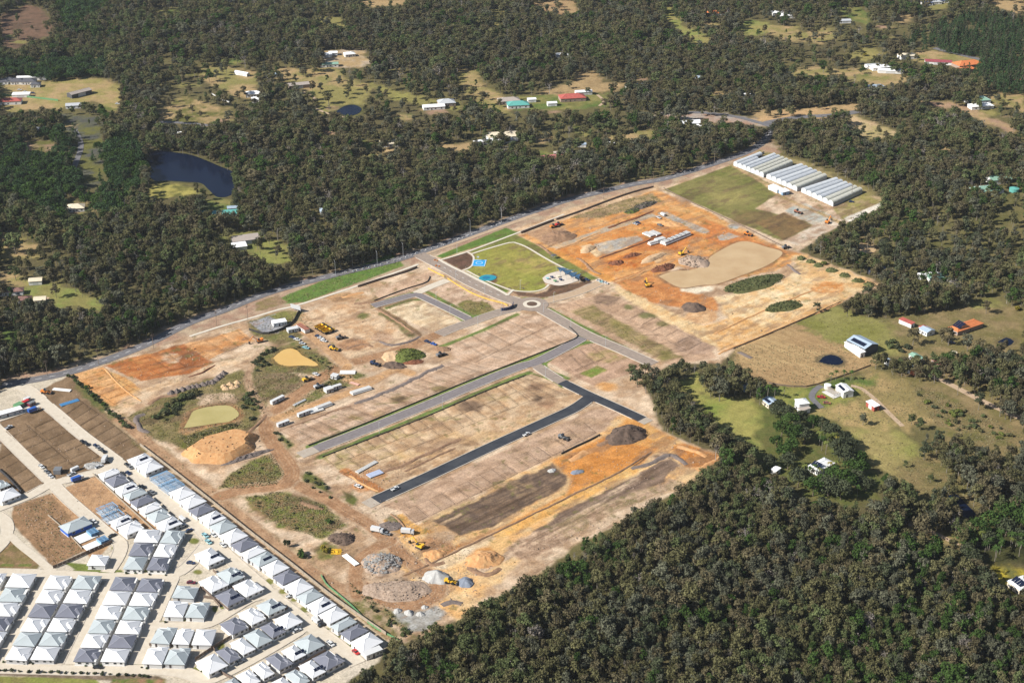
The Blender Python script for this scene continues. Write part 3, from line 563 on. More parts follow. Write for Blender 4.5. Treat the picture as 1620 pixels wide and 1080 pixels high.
# ---------------------------------------------------------------- building lots: each graded parcel a pad of its own
JOINT = mat('silt_line', A(120, 98, 76), .95)
def lots(name, rows, parent=None):
    """rows: list of (left edge a->b, right edge a->b as pixels, count); each parcel a raised pad"""
    root = tag(empty(name), kind='structure')
    for (a0, a1, b0, b1, n, m) in rows:
        A0, A1, B0, B1 = [np.array(G(*p)) for p in (a0, a1, b0, b1)]
        ts = np.linspace(0, 1, n + 1); ss = np.linspace(0, 1, m + 1)
        P = lambda t, s: (A0 * (1 - t) + A1 * t) * (1 - s) + (B0 * (1 - t) + B1 * t) * s
        Lt = np.linalg.norm(A1 - A0) * .5 + np.linalg.norm(B1 - B0) * .5; Ls = np.linalg.norm(P(.5, 0) - P(.5, 1))
        et, es = .32 / Lt, .32 / Ls
        for i in range(n):
            for j in range(m):
                k1 = max(4, int(Lt / n / 1.5)) + 2; k2 = max(4, int(Ls / m / 1.5)) + 2
                T, S = np.meshgrid(np.r_[ts[i] + et, np.linspace(ts[i] + et * 3, ts[i + 1] - et * 3, k1 - 2), ts[i + 1] - et], np.r_[ss[j] + es, np.linspace(ss[j] + es * 3, ss[j + 1] - es * 3, k2 - 2), ss[j + 1] - es], indexing='ij')
                V = np.array([P(t, s) for t, s in zip(T.ravel(), S.ravel())])
                z = .05 + rnd.random() * .05
                ring = np.zeros(T.shape, bool); ring[0, :] = ring[-1, :] = ring[:, 0] = ring[:, -1] = True
                zz = np.where(ring.ravel(), z - .14, z + vnoise(V[:, 0], V[:, 1], 2.5, 41, 2) * .06)
                ii = np.arange(k1 * k2).reshape(k1, k2)
                q = np.stack([ii[:-1, :-1], ii[1:, :-1], ii[1:, 1:], ii[:-1, 1:]], -1).reshape(-1, 4)
                v3 = np.stack([V[:, 0], V[:, 1], zz], 1)
                e1, e2 = v3[q[0, 1]] - v3[q[0, 0]], v3[q[0, 3]] - v3[q[0, 0]]
                if e1[0] * e2[1] - e1[1] * e2[0] < 0: q = q[:, ::-1]
                me = npmesh('lot', v3, q, GM)
                c = evaluate(V[:, 0], V[:, 1]) * rnd.uniform(.9, 1.08)
                c = np.where(ring.ravel()[:, None], c * .5, c)     # the silt washed down round each parcel
                set_col(me, c)
                obj('lot', me, root)
    return root
lots('building_lots', [
    ((441, 680), (487, 704), (526, 648), (574, 668), 1, 5), ((528, 647), (576, 667), (612, 615), (662, 632), 1, 5), ((614, 614), (664, 631), (668, 589), (722, 608), 1, 4),
    ((670, 588), (724, 607), (722, 567), (780, 585), 1, 4), ((706, 546), (752, 574), (820, 498), (866, 517), 1, 6), ((754, 575), (796, 580), (868, 518), (906, 538), 1, 5), ])
lots('building_lots', [
    ((510, 721), (527, 736), (660, 661), (680, 676), 1, 9), ((528, 737), (546, 749), (682, 677), (700, 690), 1, 6), ((662, 660), (700, 690), (800, 604), (840, 634), 2, 8), ((802, 603), (842, 633), (834, 592), (915, 622), 2, 4)])
lots('building_lots', [
    ((636, 808), (657, 827), (740, 760), (765, 777), 1, 5), ((741, 759), (766, 776), (850, 705), (874, 722), 1, 6), ((851, 704), (875, 721), (925, 668), (945, 684), 1, 3)])
lots('building_lots', [
    ((884, 484), (905, 496), (930, 471), (952, 482), 1, 2), ((1002, 484), (980, 496), (1112, 541), (1090, 553), 1, 6), ((978, 497), (935, 483), (1088, 554), (1040, 562), 1, 5)])
lots('building_lots', [((884, 566), (905, 588), (935, 546), (960, 566), 1, 3)])
lots('estate_lots', [
    ((6, 682), (40, 668), (84, 752), (120, 738), 1, 7), ((43, 667), (78, 652), (123, 737), (158, 722), 1, 7)])
lots('estate_lots', [((92, 648), (122, 628), (186, 720), (222, 702), 1, 8), ((-14, 716), (8, 704), (42, 782), (72, 764), 1, 5)])
lots('earthwork_lots', [((118, 594), (160, 583), (180, 640), (226, 622), 1, 6)])
lots('earthwork_lots', [((210, 572), (250, 592), (262, 556), (296, 580), 1, 2), ((298, 546), (340, 566), (376, 522), (398, 540), 1, 3)])
# ---------------------------------------------------------------- roads, kerbs, paths
def road_mat(name, c, c2, rough=.9): return mat(name, A(*c), rough, scale=.35, col2=A(*c2), bump=.15)
M_OLD = road_mat('weathered_asphalt', (132, 130, 132), (112, 108, 108)); M_SEAL = road_mat('dusty_asphalt', (176, 158, 142), (150, 136, 124))
M_GREY = road_mat('grey_asphalt', (146, 138, 138), (126, 118, 116)); M_NEW = mat('fresh_asphalt', A(78, 80, 84), .75, scale=.11, col2=A(46, 50, 58), bump=.1)
M_CON = road_mat('pale_concrete', (230, 218, 198), (214, 200, 178)); M_KERB = road_mat('kerb_concrete', (224, 212, 196), (200, 188, 170))
M_SAND = road_mat('compacted_sand', (206, 180, 150), (186, 158, 128)); M_PATH = road_mat('white_concrete', (236, 226, 208), (222, 210, 188))
M_WHITE = mat('road_paint', (.75, .75, .73), .7)
M_BASE = road_mat('road_base', (196, 184, 168), (180, 164, 146))
ROADS = []
def ribbon(name, p, w, m, z, kerb=False, step=3.0, w2=None):
    L = smoothline(GA(p), step); d = np.gradient(L, axis=0); d /= np.linalg.norm(d, axis=1)[:, None] + 1e-9
    nn = np.stack([-d[:, 1], d[:, 0]], 1); ww = np.linspace(w, w2 or w, len(L))[:, None] / 2
    V = np.concatenate([np.c_[L + nn * ww, np.full(len(L), z)], np.c_[L - nn * ww, np.full(len(L), z)]])
    n = len(L); i = np.arange(n - 1); Q = np.stack([i + n, i + n + 1, i + 1, i], 1)
    o = tag(obj(name, npmesh(name, V, Q, m)), kind='structure')
    ROADS.append((o, L, nn, w / 2, z, kerb))
    return o
ribbon('highway', [(-60, 622), (0, 610), (95, 592), (160, 572), (230, 545), (300, 510), (350, 492), (405, 470), (455, 454), (540, 432), (630, 410), (700, 386), (810, 346), (860, 329), (900, 316), (1000, 292), (1050, 283), (1120, 262), (1180, 241), (1205, 226), (1218, 210), (1225, 198)], 8.5, M_OLD, .06)
ribbon('haul_strip', [(662, 404), (720, 384), (810, 352), (850, 338)], 6, M_SAND, .05)
ribbon('footpath', [(300, 532), (350, 516), (400, 502), (440, 490), (473, 482), (560, 454), (640, 426), (662, 418)], 2.2, M_PATH, .09)
ribbon('entry_road', [(662, 402), (697, 420), (746, 447), (797, 470), (830, 480)], 11, M_SEAL, .07, True)
ribbon('west_road', [(836, 484), (790, 494), (746, 509), (715, 520), (694, 529)], 8.5, M_SEAL, .073, True)
ribbon('east_road', [(852, 479), (880, 472), (915, 462), (948, 448)], 8, M_SAND, .076, True)
ribbon('south_road', [(848, 486), (870, 497), (925, 528), (985, 554), (1034, 576)], 9.5, M_SEAL, .079, True)
ribbon('loop_street', [(590, 484), (622, 475), (652, 467), (662, 467), (676, 473), (710, 489), (742, 505)], 7, M_GREY, .066, True)
ribbon('street_stub', [(658, 464), (680, 454), (708, 443)], 7, M_CON, .063)
ribbon('sealed_street', [(500, 710), (560, 687), (655, 649), (760, 605), (820, 581), (850, 572), (890, 552), (922, 534)], 8.0, M_GREY, .070, True)
ribbon('gravel_end', [(474, 720), (487, 715), (504, 708.5)], 8, M_BASE, .062)
ribbon('link_street', [(846, 576), (866, 590), (892, 606)], 8, M_SEAL, .067, True)
ribbon('new_street', [(889, 604), (930, 624), (975, 644), (1016, 663)], 8.0, M_NEW, .075, True)
ribbon('new_branch', [(594, 791), (680, 752), (780, 705), (870, 664), (910, 645), (934, 628)], 8.5, M_NEW, .069, True)
ribbon('concrete_end', [(579, 799), (596, 790.5)], 8.5, M_BASE, .064); ribbon('concrete_end', [(1014, 662.5), (1026, 668)], 8, M_BASE, .064)
# estate streets
ribbon('estate_street', [(28, 610), (45, 616), (58, 626), (72, 639), (93, 657), (127, 686), (167, 716), (190, 733), (225, 758), (270, 796), (310, 830), (352, 872), (400, 915), (450, 958), (495, 992), (540, 1026), (566, 1050)], 7.5, M_CON, .072, True)
ribbon('estate_street', [(-20, 664), (0, 683), (33, 716), (67, 749), (84, 766), (108, 790), (145, 822), (172, 846), (190, 860), (186, 880), (170, 905)], 7, M_CON, .068, True)
ribbon('estate_street', [(-10, 806), (40, 786), (80, 766), (120, 755), (150, 747), (190, 733)], 7, M_CON, .064, True)
ribbon('estate_street', [(-20, 668), (20, 655), (62, 640), (72, 636)], 7, M_CON, .060, True)
ribbon('estate_street', [(-20, 905), (60, 907), (170, 912), (262, 910), (290, 900), (310, 880), (325, 862)], 7, M_CON, .075, True)
for p in ([(78, 910), (45, 972), (-5, 1058)], [(182, 913), (146, 980), (112, 1050)], [(276, 908), (245, 975), (215, 1050)]): ribbon('estate_lane', p, 6.5, M_CON, .066, True)
ribbon('estate_street', [(-20, 1056), (60, 1058), (150, 1060), (220, 1058), (270, 1060), (300, 1066), (325, 1074), (350, 1066), (400, 1040), (455, 1008), (492, 984)], 7, M_CON, .062, True)
ribbon('estate_street', [(245, 990), (290, 990), (330, 985), (365, 965), (400, 945), (440, 938)], 6.5, M_CON, .058, True)
ribbon('gravel_path', [(16, 846), (32, 862), (55, 880), (84, 904)], 4.5, M_CON, .058); ribbon('estate_street', [(-20, 880), (0, 862), (10, 845), (8, 825), (-10, 812)], 7, M_CON, .056, True)
# park paths
ribbon('footpath', [(697, 411), (740, 398), (812, 371), (880, 344), (892, 339)], 1.8, M_PATH, .10)
ribbon('footpath', [(745, 402), (770, 394), (806, 384), (818, 385), (835, 392), (862, 408), (890, 423), (915, 436)], 1.7, M_PATH, .104)
ribbon('footpath', [(738, 398), (749, 406), (746, 421), (732, 428)], 1.5, M_PATH, .108)
ribbon('footpath', [(738, 428), (765, 442), (795, 454), (815, 460), (845, 461), (862, 456), (868, 450)], 1.6, M_PATH, .112)
ribbon('footpath', [(693, 410), (715, 422), (740, 434), (770, 449), (795, 462), (803, 467)], 2.4, M_PATH, .116); ribbon('footpath', [(803, 467), (812, 458)], 1.8, M_PATH, .12)
ribbon('country_road', [(1040, 181), (1100, 178), (1160, 184), (1215, 198)], 7, M_OLD, .05); ribbon('country_road', [(1225, 200), (1212, 195), (1260, 186), (1320, 182), (1358, 176)], 9, M_OLD, .055)
ribbon('country_road', [(1308, 186), (1335, 181), (1358, 176)], 9, M_OLD, .058)
ribbon('country_road', [(242, 193), (280, 194), (338, 199)], 6, M_OLD, .05); ribbon('country_road', [(0, 188), (40, 186), (90, 184)], 6, M_OLD, .05)
ribbon('country_road', [(1478, 76), (1500, 82), (1550, 94), (1620, 112)], 8, M_OLD, .05)
ribbon('farm_track', [(1300, 610), (1290, 616), (1284, 628), (1294, 640), (1300, 645)], 4, M_OLD, .05)
ribbon('farm_track', [(1346, 610), (1362, 614), (1385, 632), (1405, 652), (1428, 674)], 3.2, M_SAND, .05)
ribbon('farm_track', [(1476, 595), (1500, 606), (1550, 632), (1600, 655), (1640, 672)], 5, M_SAND, .05)
ribbon('farm_track', [(76, 470), (70, 480), (90, 492)], 3, M_SAND, .05)
ribbon('farm_track', [(118, 205), (128, 230), (118, 262), (104, 296), (96, 315)], 5, M_OLD, .05)
ribbon('farm_track', [(500, 172), (520, 180), (548, 186)], 3, M_SAND, .05); ribbon('farm_track', [(945, 150), (955, 160), (948, 168)], 3, M_SAND, .05)
ribbon('farm_track', [(1416, 826), (1450, 832), (1490, 848), (1515, 862)], 3, M_SAND, .05)
ribbon('farm_track', [(475, 144), (490, 150), (500, 158)], 3, M_SAND, .05)
def arc(cx, cy, r, a0=0, a1=2 * math.pi, n=40): return [(cx + r * math.cos(a0 + (a1 - a0) * i / n), cy + r * math.sin(a0 + (a1 - a0) * i / n)) for i in range(n + 1)]
RC = G(841.5, 481)
def disc(name, c, r, m, z, n=40, parent=None, r0=None, h=None):
    P = arc(c[0], c[1], r, n=n)[:-1]; mb = MB()
    if h: mb.add([(x, y, z) for x, y in P] + [(x, y, z + h) for x, y in P], [tuple(range(n, 2 * n))] + [(i, (i + 1) % n, n + (i + 1) % n, n + i) for i in range(n)])
    else: mb.add([(x, y, z) for x, y in P], [tuple(range(n))])
    return mb.build(name, m, parent)
ra = tag(disc('roundabout', RC, 11.8, M_SEAL, .085), kind='structure'); ROADS.append((ra, np.array([RC, (RC[0] + .1, RC[1])]), None, 11.8, .085, False))
disc('island_apron', RC, 6.4, M_PATH, .08, parent=ra, h=.14); disc('island_bed', RC, 3.7, mat('mulch', A(*MULCH), .95, var=.3, scale=.8), .2, parent=ra, h=.15)
# kerbs: real steps along the streets, broken where another street meets them
def in_road(x, y, skip):
    for (o, L, nn, hw, z, k) in ROADS:
        if o is skip: continue
        d = L - np.array([x, y])
        if (d * d).sum(1).min() < (hw + .3) ** 2: return True
    return False
for (o, L, nn, hw, z, k) in list(ROADS):
    if not k: continue
    for s in (1, -1):
        run = []
        def flush(run):
            if len(run) < 2: return
            V, Fc = [], []
            for (p, n_) in run:
                a = p + n_ * s * (hw - .05); b = p + n_ * s * (hw + .42)
                V += [(a[0], a[1], -.05), (a[0], a[1], z + .12), (b[0], b[1], z + .12), (b[0], b[1], -.05)]
            for i in range(len(run) - 1):
                for j in range(3):
                    f = (i * 4 + j, i * 4 + j + 1, i * 4 + 5 + j, i * 4 + 4 + j)
                    Fc.append(f if s < 0 else f[::-1])
            obj('kerb', mesh('kerb', V, Fc, M_KERB), o)
        for p, n_ in zip(L, nn):
            e = p + n_ * s * hw
            if in_road(e[0], e[1], o): flush(run); run = []
            else: run.append((p, n_))
        flush(run)
def paint_marks(road_i, dash, gap, w=.3, off=0.0, t0=0, t1=1, name='road_marking'):
    o, L, nn, hw, z, k = ROADS[road_i]; d = np.r_[0, np.cumsum(np.linalg.norm(np.diff(L, axis=0), axis=1))]; mb = MB()
    s = d[-1] * t0
    while s < d[-1] * t1:
        q = []
        for t in (s, s + dash):
            x = np.interp(t, d, L[:, 0]); y = np.interp(t, d, L[:, 1]); nx = np.interp(t, d, nn[:, 0]); ny = np.interp(t, d, nn[:, 1]); q.append((x + nx * off, y + ny * off, nx, ny))
        (x0, y0, a, b), (x1, y1, c, e) = q
        mb.add([(x0 - a * w, y0 - b * w, z + .012), (x1 - c * w, y1 - e * w, z + .012), (x1 + c * w, y1 + e * w, z + .012), (x0 + a * w, y0 + b * w, z + .012)], [(0, 1, 2, 3)])
        s += dash + gap
    mb.build(name, M_WHITE, o)
paint_marks(0, 4, 5, .12); paint_marks(3, 3, 5, .1, 0, .2, .8)
# ---------------------------------------------------------------- water
def water_mat(name, c, rough, c2=None, spec=.5):
    return mat(name, A(*c), rough, scale=.05, col2=A(*(c2 or c)), bump=.0, spec=spec)
W_TURB = water_mat('silty_water', (216, 186, 142), .4, (196, 162, 118), .25); W_YEL = water_mat('ochre_water', (232, 192, 116), .4, (222, 178, 104), .3)
W_ALG = water_mat('algal_water', (200, 184, 124), .4, (178, 164, 100), .3); W_DARK = mat('dark_water', (.004, .008, .022), .2, spec=.06, var=.2, scale=.05)
def pond(name, p, m, label=None, z=.04):
    L = smoothline(np.vstack([GA(p), GA(p[:1])]), 2.5)[:-1]
    n = len(L); c = L.mean(0)
    V = [(x, y, z) for x, y in L]
    o = obj(name, mesh(name, V, [tuple(range(n))], m)); 
    if o.data.polygons[0].normal.z < 0: o.data.flip_normals()
    return tag(o, kind='structure')
for n_, p_, w_, c_ in PONDS: pond(n_, p_, globals()[w_])
# farmhouses and sheds beyond the site: pixel, width, depth, height, roof, wall, kind, shape, angle, label
FAR = '''121 332 13 10 3 cream white house hip 10|cream hip-roofed house at the edge of the left bush
57 448 9 7 3 cream white shed gable 10|cream gabled shed, upper of two on the left lawn
64 478 8 7 3 cream cream shed gable 10|yellow-cream gabled shed, lower of two on the left lawn
16 465 18 7 3 brown white house hip 10|long brown-roofed house at the left edge
40 478 9 7 3 brown white house hip 10|brown-roofed wing beside the yellow-cream shed
389 383 20 10 3.4 tan dark shed flat 20|pale skillion shed on the lawn above the highway
378 393 11 8 2.8 white white shed flat 20|white lean-to below the pale skillion shed
346 342 30 8 2.6 teal white shed flat 12|long teal shade house below the dark lake
368 333 8 6 3 blue white shed gable 12|blue-grey shed at the end of the teal shade house
318 340 7 5 3 teal white shed gable 12|small teal shed left of the shade house
244 412 9 7 3 white white house hip 20|white roof showing between the gums above the highway
302 443 8 6 3 white white house hip 20|white roof half hidden in the bush near the highway
126 151 22 9 4 tan dark shed gable 48|long brown-grey shed with a dark end wall at far left
4 132 13 10 3 dark white house hip 5|dark hip-roofed house, first of five in the far left row
14 130 12 10 3 dark white house hip 5|dark hip-roofed house, second of five in the far left row
29 132 13 10 3 dark white house hip 5|dark hip-roofed house, third of five in the far left row
46 132 14 10 3 dark white house hip 5|dark hip-roofed house, fourth of five in the far left row
57 137 9 8 3 dark white house hip 5|dark hip-roofed house, fifth of five in the far left row
51 126 28 6 3 white white shed gable 4|long white shed behind the dark roofed row
34 153 16 7 3 white white shed flat 5|white flat-roofed unit in front of the dark roofs
12 164 26 10 3.4 red white house hip 8|wide red-roofed house at the far left edge
43 204 10 8 3 white white house hip 10|white roofed house among trees left of the golden tree
67 208 11 8 3 white white house gable 10|white roofed house just left of the golden tree
117 170 14 9 3 grey white house gable 10|grey roofed house behind the tree row at far left
286 216 18 9 3.2 white white house gable 10|white roofed house behind the dark lake
402 152 16 9 3.2 white white house hip 10|white farmhouse beside the tan slope
383 119 16 5 3 white white shed gable -30|white stable on the far tan slope
472 138 20 10 3.4 tan brick shed gable 20|brown-grey barn on the yellow paddock
410 161 14 8 3.4 white white house hip 10|white house with dark windows below the tan slope
516 90 12 8 3.2 white white shed gable 10|white shed, left one in the pale yard
527 87 9 7 3 white white shed gable 10|white shed, middle one in the pale yard
553 89 11 8 3 white white house hip 20|white house, right one in the pale yard
521 105 18 8 3 green white house gable 10|green-roofed house below the pale yard
430 122 10 7 3 blue white shed gable 20|blue-grey shed left of the yellow paddock
686 172 20 9 3 white white house gable 12|white house beside the green-yellow strip, lower wing
706 166 16 12 3.4 grey brick house hip 12|grey hip-roofed house beside the green-yellow strip
805 163 20 11 3.4 tan brick house hip 12|tan hip-roofed house on the bright lawn
794 220 26 15 4.5 cream white shed gable 10|big cream and white shed beyond the highway bush
788 226 24 6 3.4 white white shed flat 10|white annex in front of the big cream shed
616 230 16 10 3 cream white house hip 10|cream roof among the trees left of the big cream shed
757 228 9 6 3 white white shed gable 10|small white shed left of the big cream shed
819 169 20 12 3.2 teal white house hip 10|teal hip-roofed house on the middle lawn
905 158 24 13 3.4 red brick house hip 10|red hip-roofed house on the middle lawn
923 149 16 7 3 white white shed gable 10|white gabled shed behind the red-roofed house
841 161 8 6 3 white white shed gable 10|small white shed between teal and red roofs
873 167 9 6 3 white white shed gable 10|small white shed in front of the red roof
1005 140 18 10 3 blue white house hip 10|blue-grey roofed house in the mid distance bush
1023 148 16 9 3 brown brick house hip 10|brown brick house right of the blue-grey roof
1088 198 22 10 3 white white house gable 12|white roofed house behind the highway bend
1108 203 12 8 3 white white shed gable 12|white shed right of the highway bend house
960 229 22 8 3 white white house gable -20|white roofed house in the bush above the earthworks
872 254 26 10 3 pink brick house hip 12|pink-red roofed house in the bush above the park
892 247 16 9 3 tan brick house hip 12|tan roofed house beside the pink-red roof
920 232 8 5 2.6 blue white shed flat 0|pale blue pool cover in the bush above the park
793 296 20 9 3 tan white house gable 10|tan roofed house half hidden above the highway lamps
642 314 16 8 3 tan white house hip 10|pale roof half hidden in the bush above the green verge
525 337 18 8 3 blue white house hip 10|pale blue roof half hidden in the bush above the shed
1134 24 26 10 3.2 orange white house hip 10|orange and white roofed house by the far green strip
1106 127 16 8 3 blue white house hip 10|blue roof in the far middle bush
890 90 14 7 3 white white shed gable 8|white roof in the far middle bush
1187 154 18 8 3 white white house gable 8|white roof left of the bare verge
1231 24 16 9 3.4 white white house hip 10|white farmhouse at the top, left one of two
1244 28 18 10 3.4 white white house hip 10|white farmhouse at the top, right one of two
1380 107 14 8 3 grey white shed gable 12|grey shed, first of three on the right paddock
1393 110 20 9 3.4 white white house hip 12|white house, middle of three on the right paddock
1408 115 24 8 3 white white shed gable -8|long white shed, last of three on the right paddock
1435 92 18 10 3.4 cream white house hip 12|cream hip-roofed house on the far right paddock
1484 101 26 9 3 maroon white shed gable -10|long shed with maroon and grey roof by the far road
1530 105 28 14 3.4 orange brick house hip 20|large orange hip-roofed house by the far road
1528 113 18 8 3 orange brick house hip 20|orange roofed wing below the large orange house
1480 118 22 8 3 white white house gable 10|white roofed house half hidden below the maroon shed
1385 141 16 8 3 blue white house hip 10|blue-grey roof above the road fork
1365 149 16 8 3 pink brick house hip 10|pinkish roof above the road fork
1545 162 22 12 3.4 green white house hip 12|pale green hip-roofed house near the right edge
1551 171 22 9 3 white white house hip 12|white hip-roofed house below the pale green roof
1466 8 12 8 3 navy white house hip 8|dark roofed house at the top edge, left of three
1480 6 12 8 3 grey white house hip 8|grey roofed house at the top edge, middle of three
1495 4 12 8 3 navy white house hip 8|dark roofed house at the top edge, right of three
1618 132 14 8 3 pink brick house hip 8|pinkish roof cut by the right edge
1579 288 18 11 4 green white shed gable 15|pale green gabled shed near the right edge
1560 304 24 12 3.2 green white house hip 15|pale green hip-roofed house near the teal tank
1387 432 13 6 2.8 navy dark shed flat 8|dark blue open shed below the sandy mounds
1484 443 16 10 3.2 green white house hip 8|pale green roofed house among the right gums
1468 440 14 7 3 white white shed gable 8|white shed left of the pale green roof
1335 36 14 8 3 grey white shed gable 8|grey shed by the far right paddock
700 26 12 8 3 white white house hip 8|white roof in the far middle wood
437 8 20 8 3 white white house gable 8|white roof at the top edge above the pines
360 2 14 8 3 white white house gable 8|white roof at the very top edge'''
# ---------------------------------------------------------------- bushland
def leaf_mat(name, c, var=.22):
    m = bpy.data.materials.new(name); m.use_nodes = True; nt = m.node_tree; N, L = nt.nodes, nt.links
    N.remove(N['Principled BSDF']); out = N['Material Output']
    oi = N.new('ShaderNodeObjectInfo'); mr = N.new('ShaderNodeMapRange'); mr.inputs[3].default_value = 1 - var; mr.inputs[4].default_value = 1 + var
    L.new(oi.outputs['Random'], mr.inputs[0])
    tc = N.new('ShaderNodeTexCoord'); nz = N.new('ShaderNodeTexNoise'); nz.inputs['Scale'].default_value = .55; nz.inputs['Detail'].default_value = 3
    L.new(tc.outputs['Object'], nz.inputs['Vector'])
    m2 = N.new('ShaderNodeMapRange'); m2.inputs[1].default_value = .3; m2.inputs[2].default_value = .7; m2.inputs[3].default_value = .7; m2.inputs[4].default_value = 1.35
    L.new(nz.outputs['Fac'], m2.inputs[0])
    mu = N.new('ShaderNodeMath'); mu.operation = 'MULTIPLY'; L.new(mr.outputs[0], mu.inputs[0]); L.new(m2.outputs[0], mu.inputs[1])
    vm = N.new('ShaderNodeVectorMath'); vm.operation = 'SCALE'; vm.inputs[0].default_value = c; L.new(mu.outputs[0], vm.inputs['Scale'])
    d = N.new('ShaderNodeBsdfDiffuse'); t = N.new('ShaderNodeBsdfTranslucent'); mx = N.new('ShaderNodeMixShader'); mx.inputs[0].default_value = .22
    L.new(vm.outputs[0], d.inputs[0]); L.new(vm.outputs[0], t.inputs[0]); L.new(d.outputs[0], mx.inputs[1]); L.new(t.outputs[0], mx.inputs[2]); L.new(mx.outputs[0], out.inputs[0])
    return m
LEAF = {'olive': leaf_mat('olive_leaves', (.112, .106, .050)), 'brown': leaf_mat('bronze_leaves', (.112, .096, .054)), 'grey': leaf_mat('grey_green_leaves', (.104, .106, .070)),
        'green': leaf_mat('green_leaves', (.092, .110, .046)), 'dark': leaf_mat('dark_leaves', (.066, .076, .042)), 'pine': leaf_mat('pine_needles', (.046, .080, .032)),
        'lush': leaf_mat('lush_leaves', (.048, .082, .022)), 'yellow': leaf_mat('yellow_leaves', (.24, .20, .035)), 'lime': leaf_mat('lime_leaves', (.13, .15, .04)), 'red': leaf_mat('red_leaves', (.20, .05, .03)), 'bare': leaf_mat('thin_twigs', (.16, .14, .12))}
BARK = mat('pale_bark', (.19, .165, .135), .9, var=.3, scale=2, stretch=(1, 1, .3)); BARKD = mat('brown_bark', (.12, .095, .07), .9, var=.3, scale=2)
def leaves(rs, clumps, n, size, flat=.75):
    """leaf sprays on the outside of clumps (x, y, z, r): arrays of quads"""
    V, Q = [], []
    for (cx, cy, cz, r) in clumps:
        d = rs.normal(size=(n, 3)); d[:, 2] = d[:, 2] * .8 + .25; d /= np.linalg.norm(d, axis=1)[:, None]
        p = np.array([cx, cy, cz]) + d * (r * rs.uniform(.45, 1.08, (n, 1))) * np.array([1, 1, flat])
        nn = d * .9 + rs.normal(size=(n, 3)) * .45; nn /= np.linalg.norm(nn, axis=1)[:, None]
        a = np.cross(nn, rs.normal(size=(n, 3))); a /= np.linalg.norm(a, axis=1)[:, None]; b = np.cross(nn, a)
        s = size * rs.uniform(.6, 1.3, (n, 1)); a, b = a * s, b * s * .7
        k = len(V) and sum(len(v) for v in V)
        V.append(np.stack([p - a, p - b, p + a, p + b], 1).reshape(-1, 3)); Q.append(np.arange(n * 4).reshape(n, 4) + k)
    return np.concatenate(V), np.concatenate(Q)
def gum_crown(seed, H=13, R=3.9, nc=15, n=44, size=.5):
    rs = np.random.RandomState(seed); cl = []
    for i in range(nc):
        a = rs.uniform(0, 6.28); q = math.sqrt(rs.uniform(0, 1)); z = H * rs.uniform(.34, .93) - q * H * .06
        cl.append((R * .78 * q * math.cos(a), R * .78 * q * math.sin(a), z, R * rs.uniform(.30, .52)))
    cl.append((0, 0, H * .86, R * .5))
    return leaves(rs, cl, n, size), cl
def round_crown(seed, H=10, R=5.2, nc=24, n=34, size=.56):
    rs = np.random.RandomState(seed); cl = []
    for i in range(nc):
        d = rs.normal(size=3); d[2] = abs(d[2]) * .9 - .15; d /= np.linalg.norm(d)
        cl.append((d[0] * R * .68, d[1] * R * .68, H * .56 + d[2] * H * .33, R * rs.uniform(.34, .5)))
    return leaves(rs, cl, n, size, .85), cl
def pine_crown(seed, H=14, R=3.0):
    rs = np.random.RandomState(seed); cl = []
    for i in range(9):
        t = i / 8.0; r = R * (1 - t) ** .8 + .35; k = max(1, int(5 * (1 - t)))
        for j in range(k):
            a = rs.uniform(0, 6.28); cl.append((r * .6 * math.cos(a), r * .6 * math.sin(a), H * (.22 + .76 * t), r * .55 + .25))
    return leaves(rs, cl, 16, .55, .7), cl
def shrub_crown(seed, R=1.5):
    rs = np.random.RandomState(seed); cl = [(rs.uniform(-.6, .6) * R, rs.uniform(-.6, .6) * R, R * rs.uniform(.35, .75), R * rs.uniform(.4, .65)) for i in range(6)]
    return leaves(rs, cl, 18, .42, .8), cl
def trunk_mb(H, cl, r=.22, top=.8, seed=0):
    rs = np.random.RandomState(seed + 50); mb = MB(); b = np.array([rs.uniform(-.5, .5), rs.uniform(-.5, .5), H * .45])
    mb.bar((0, 0, -.2), b, r, r * .7, 6); c = b + np.array([rs.uniform(-.5, .5), rs.uniform(-.5, .5), H * (top - .45)]); mb.bar(b, c, r * .7, r * .3, 5)
    for q in sorted(cl, key=lambda q: -(q[0] ** 2 + q[1] ** 2))[:5]: mb.bar(b + (c - b) * rs.uniform(0, .6), (q[0], q[1], q[2]), r * .42, r * .14, 4)
    return mb
def joined(name, crown, mb, ml, mk):
    """crown and trunk in one mesh with two materials, for the woodland masses"""
    V, Q = crown; me = bpy.data.meshes.new(name); n = len(V)
    me.from_pydata([tuple(v) for v in V] + list(mb.V), [], [tuple(q) for q in Q.tolist()] + [tuple(i + n for i in f) for f in mb.F])
    me.materials.append(ml); me.materials.append(mk)
    me.polygons.foreach_set('material_index', [0] * len(Q) + [1] * len(mb.F)); me.update(); return me
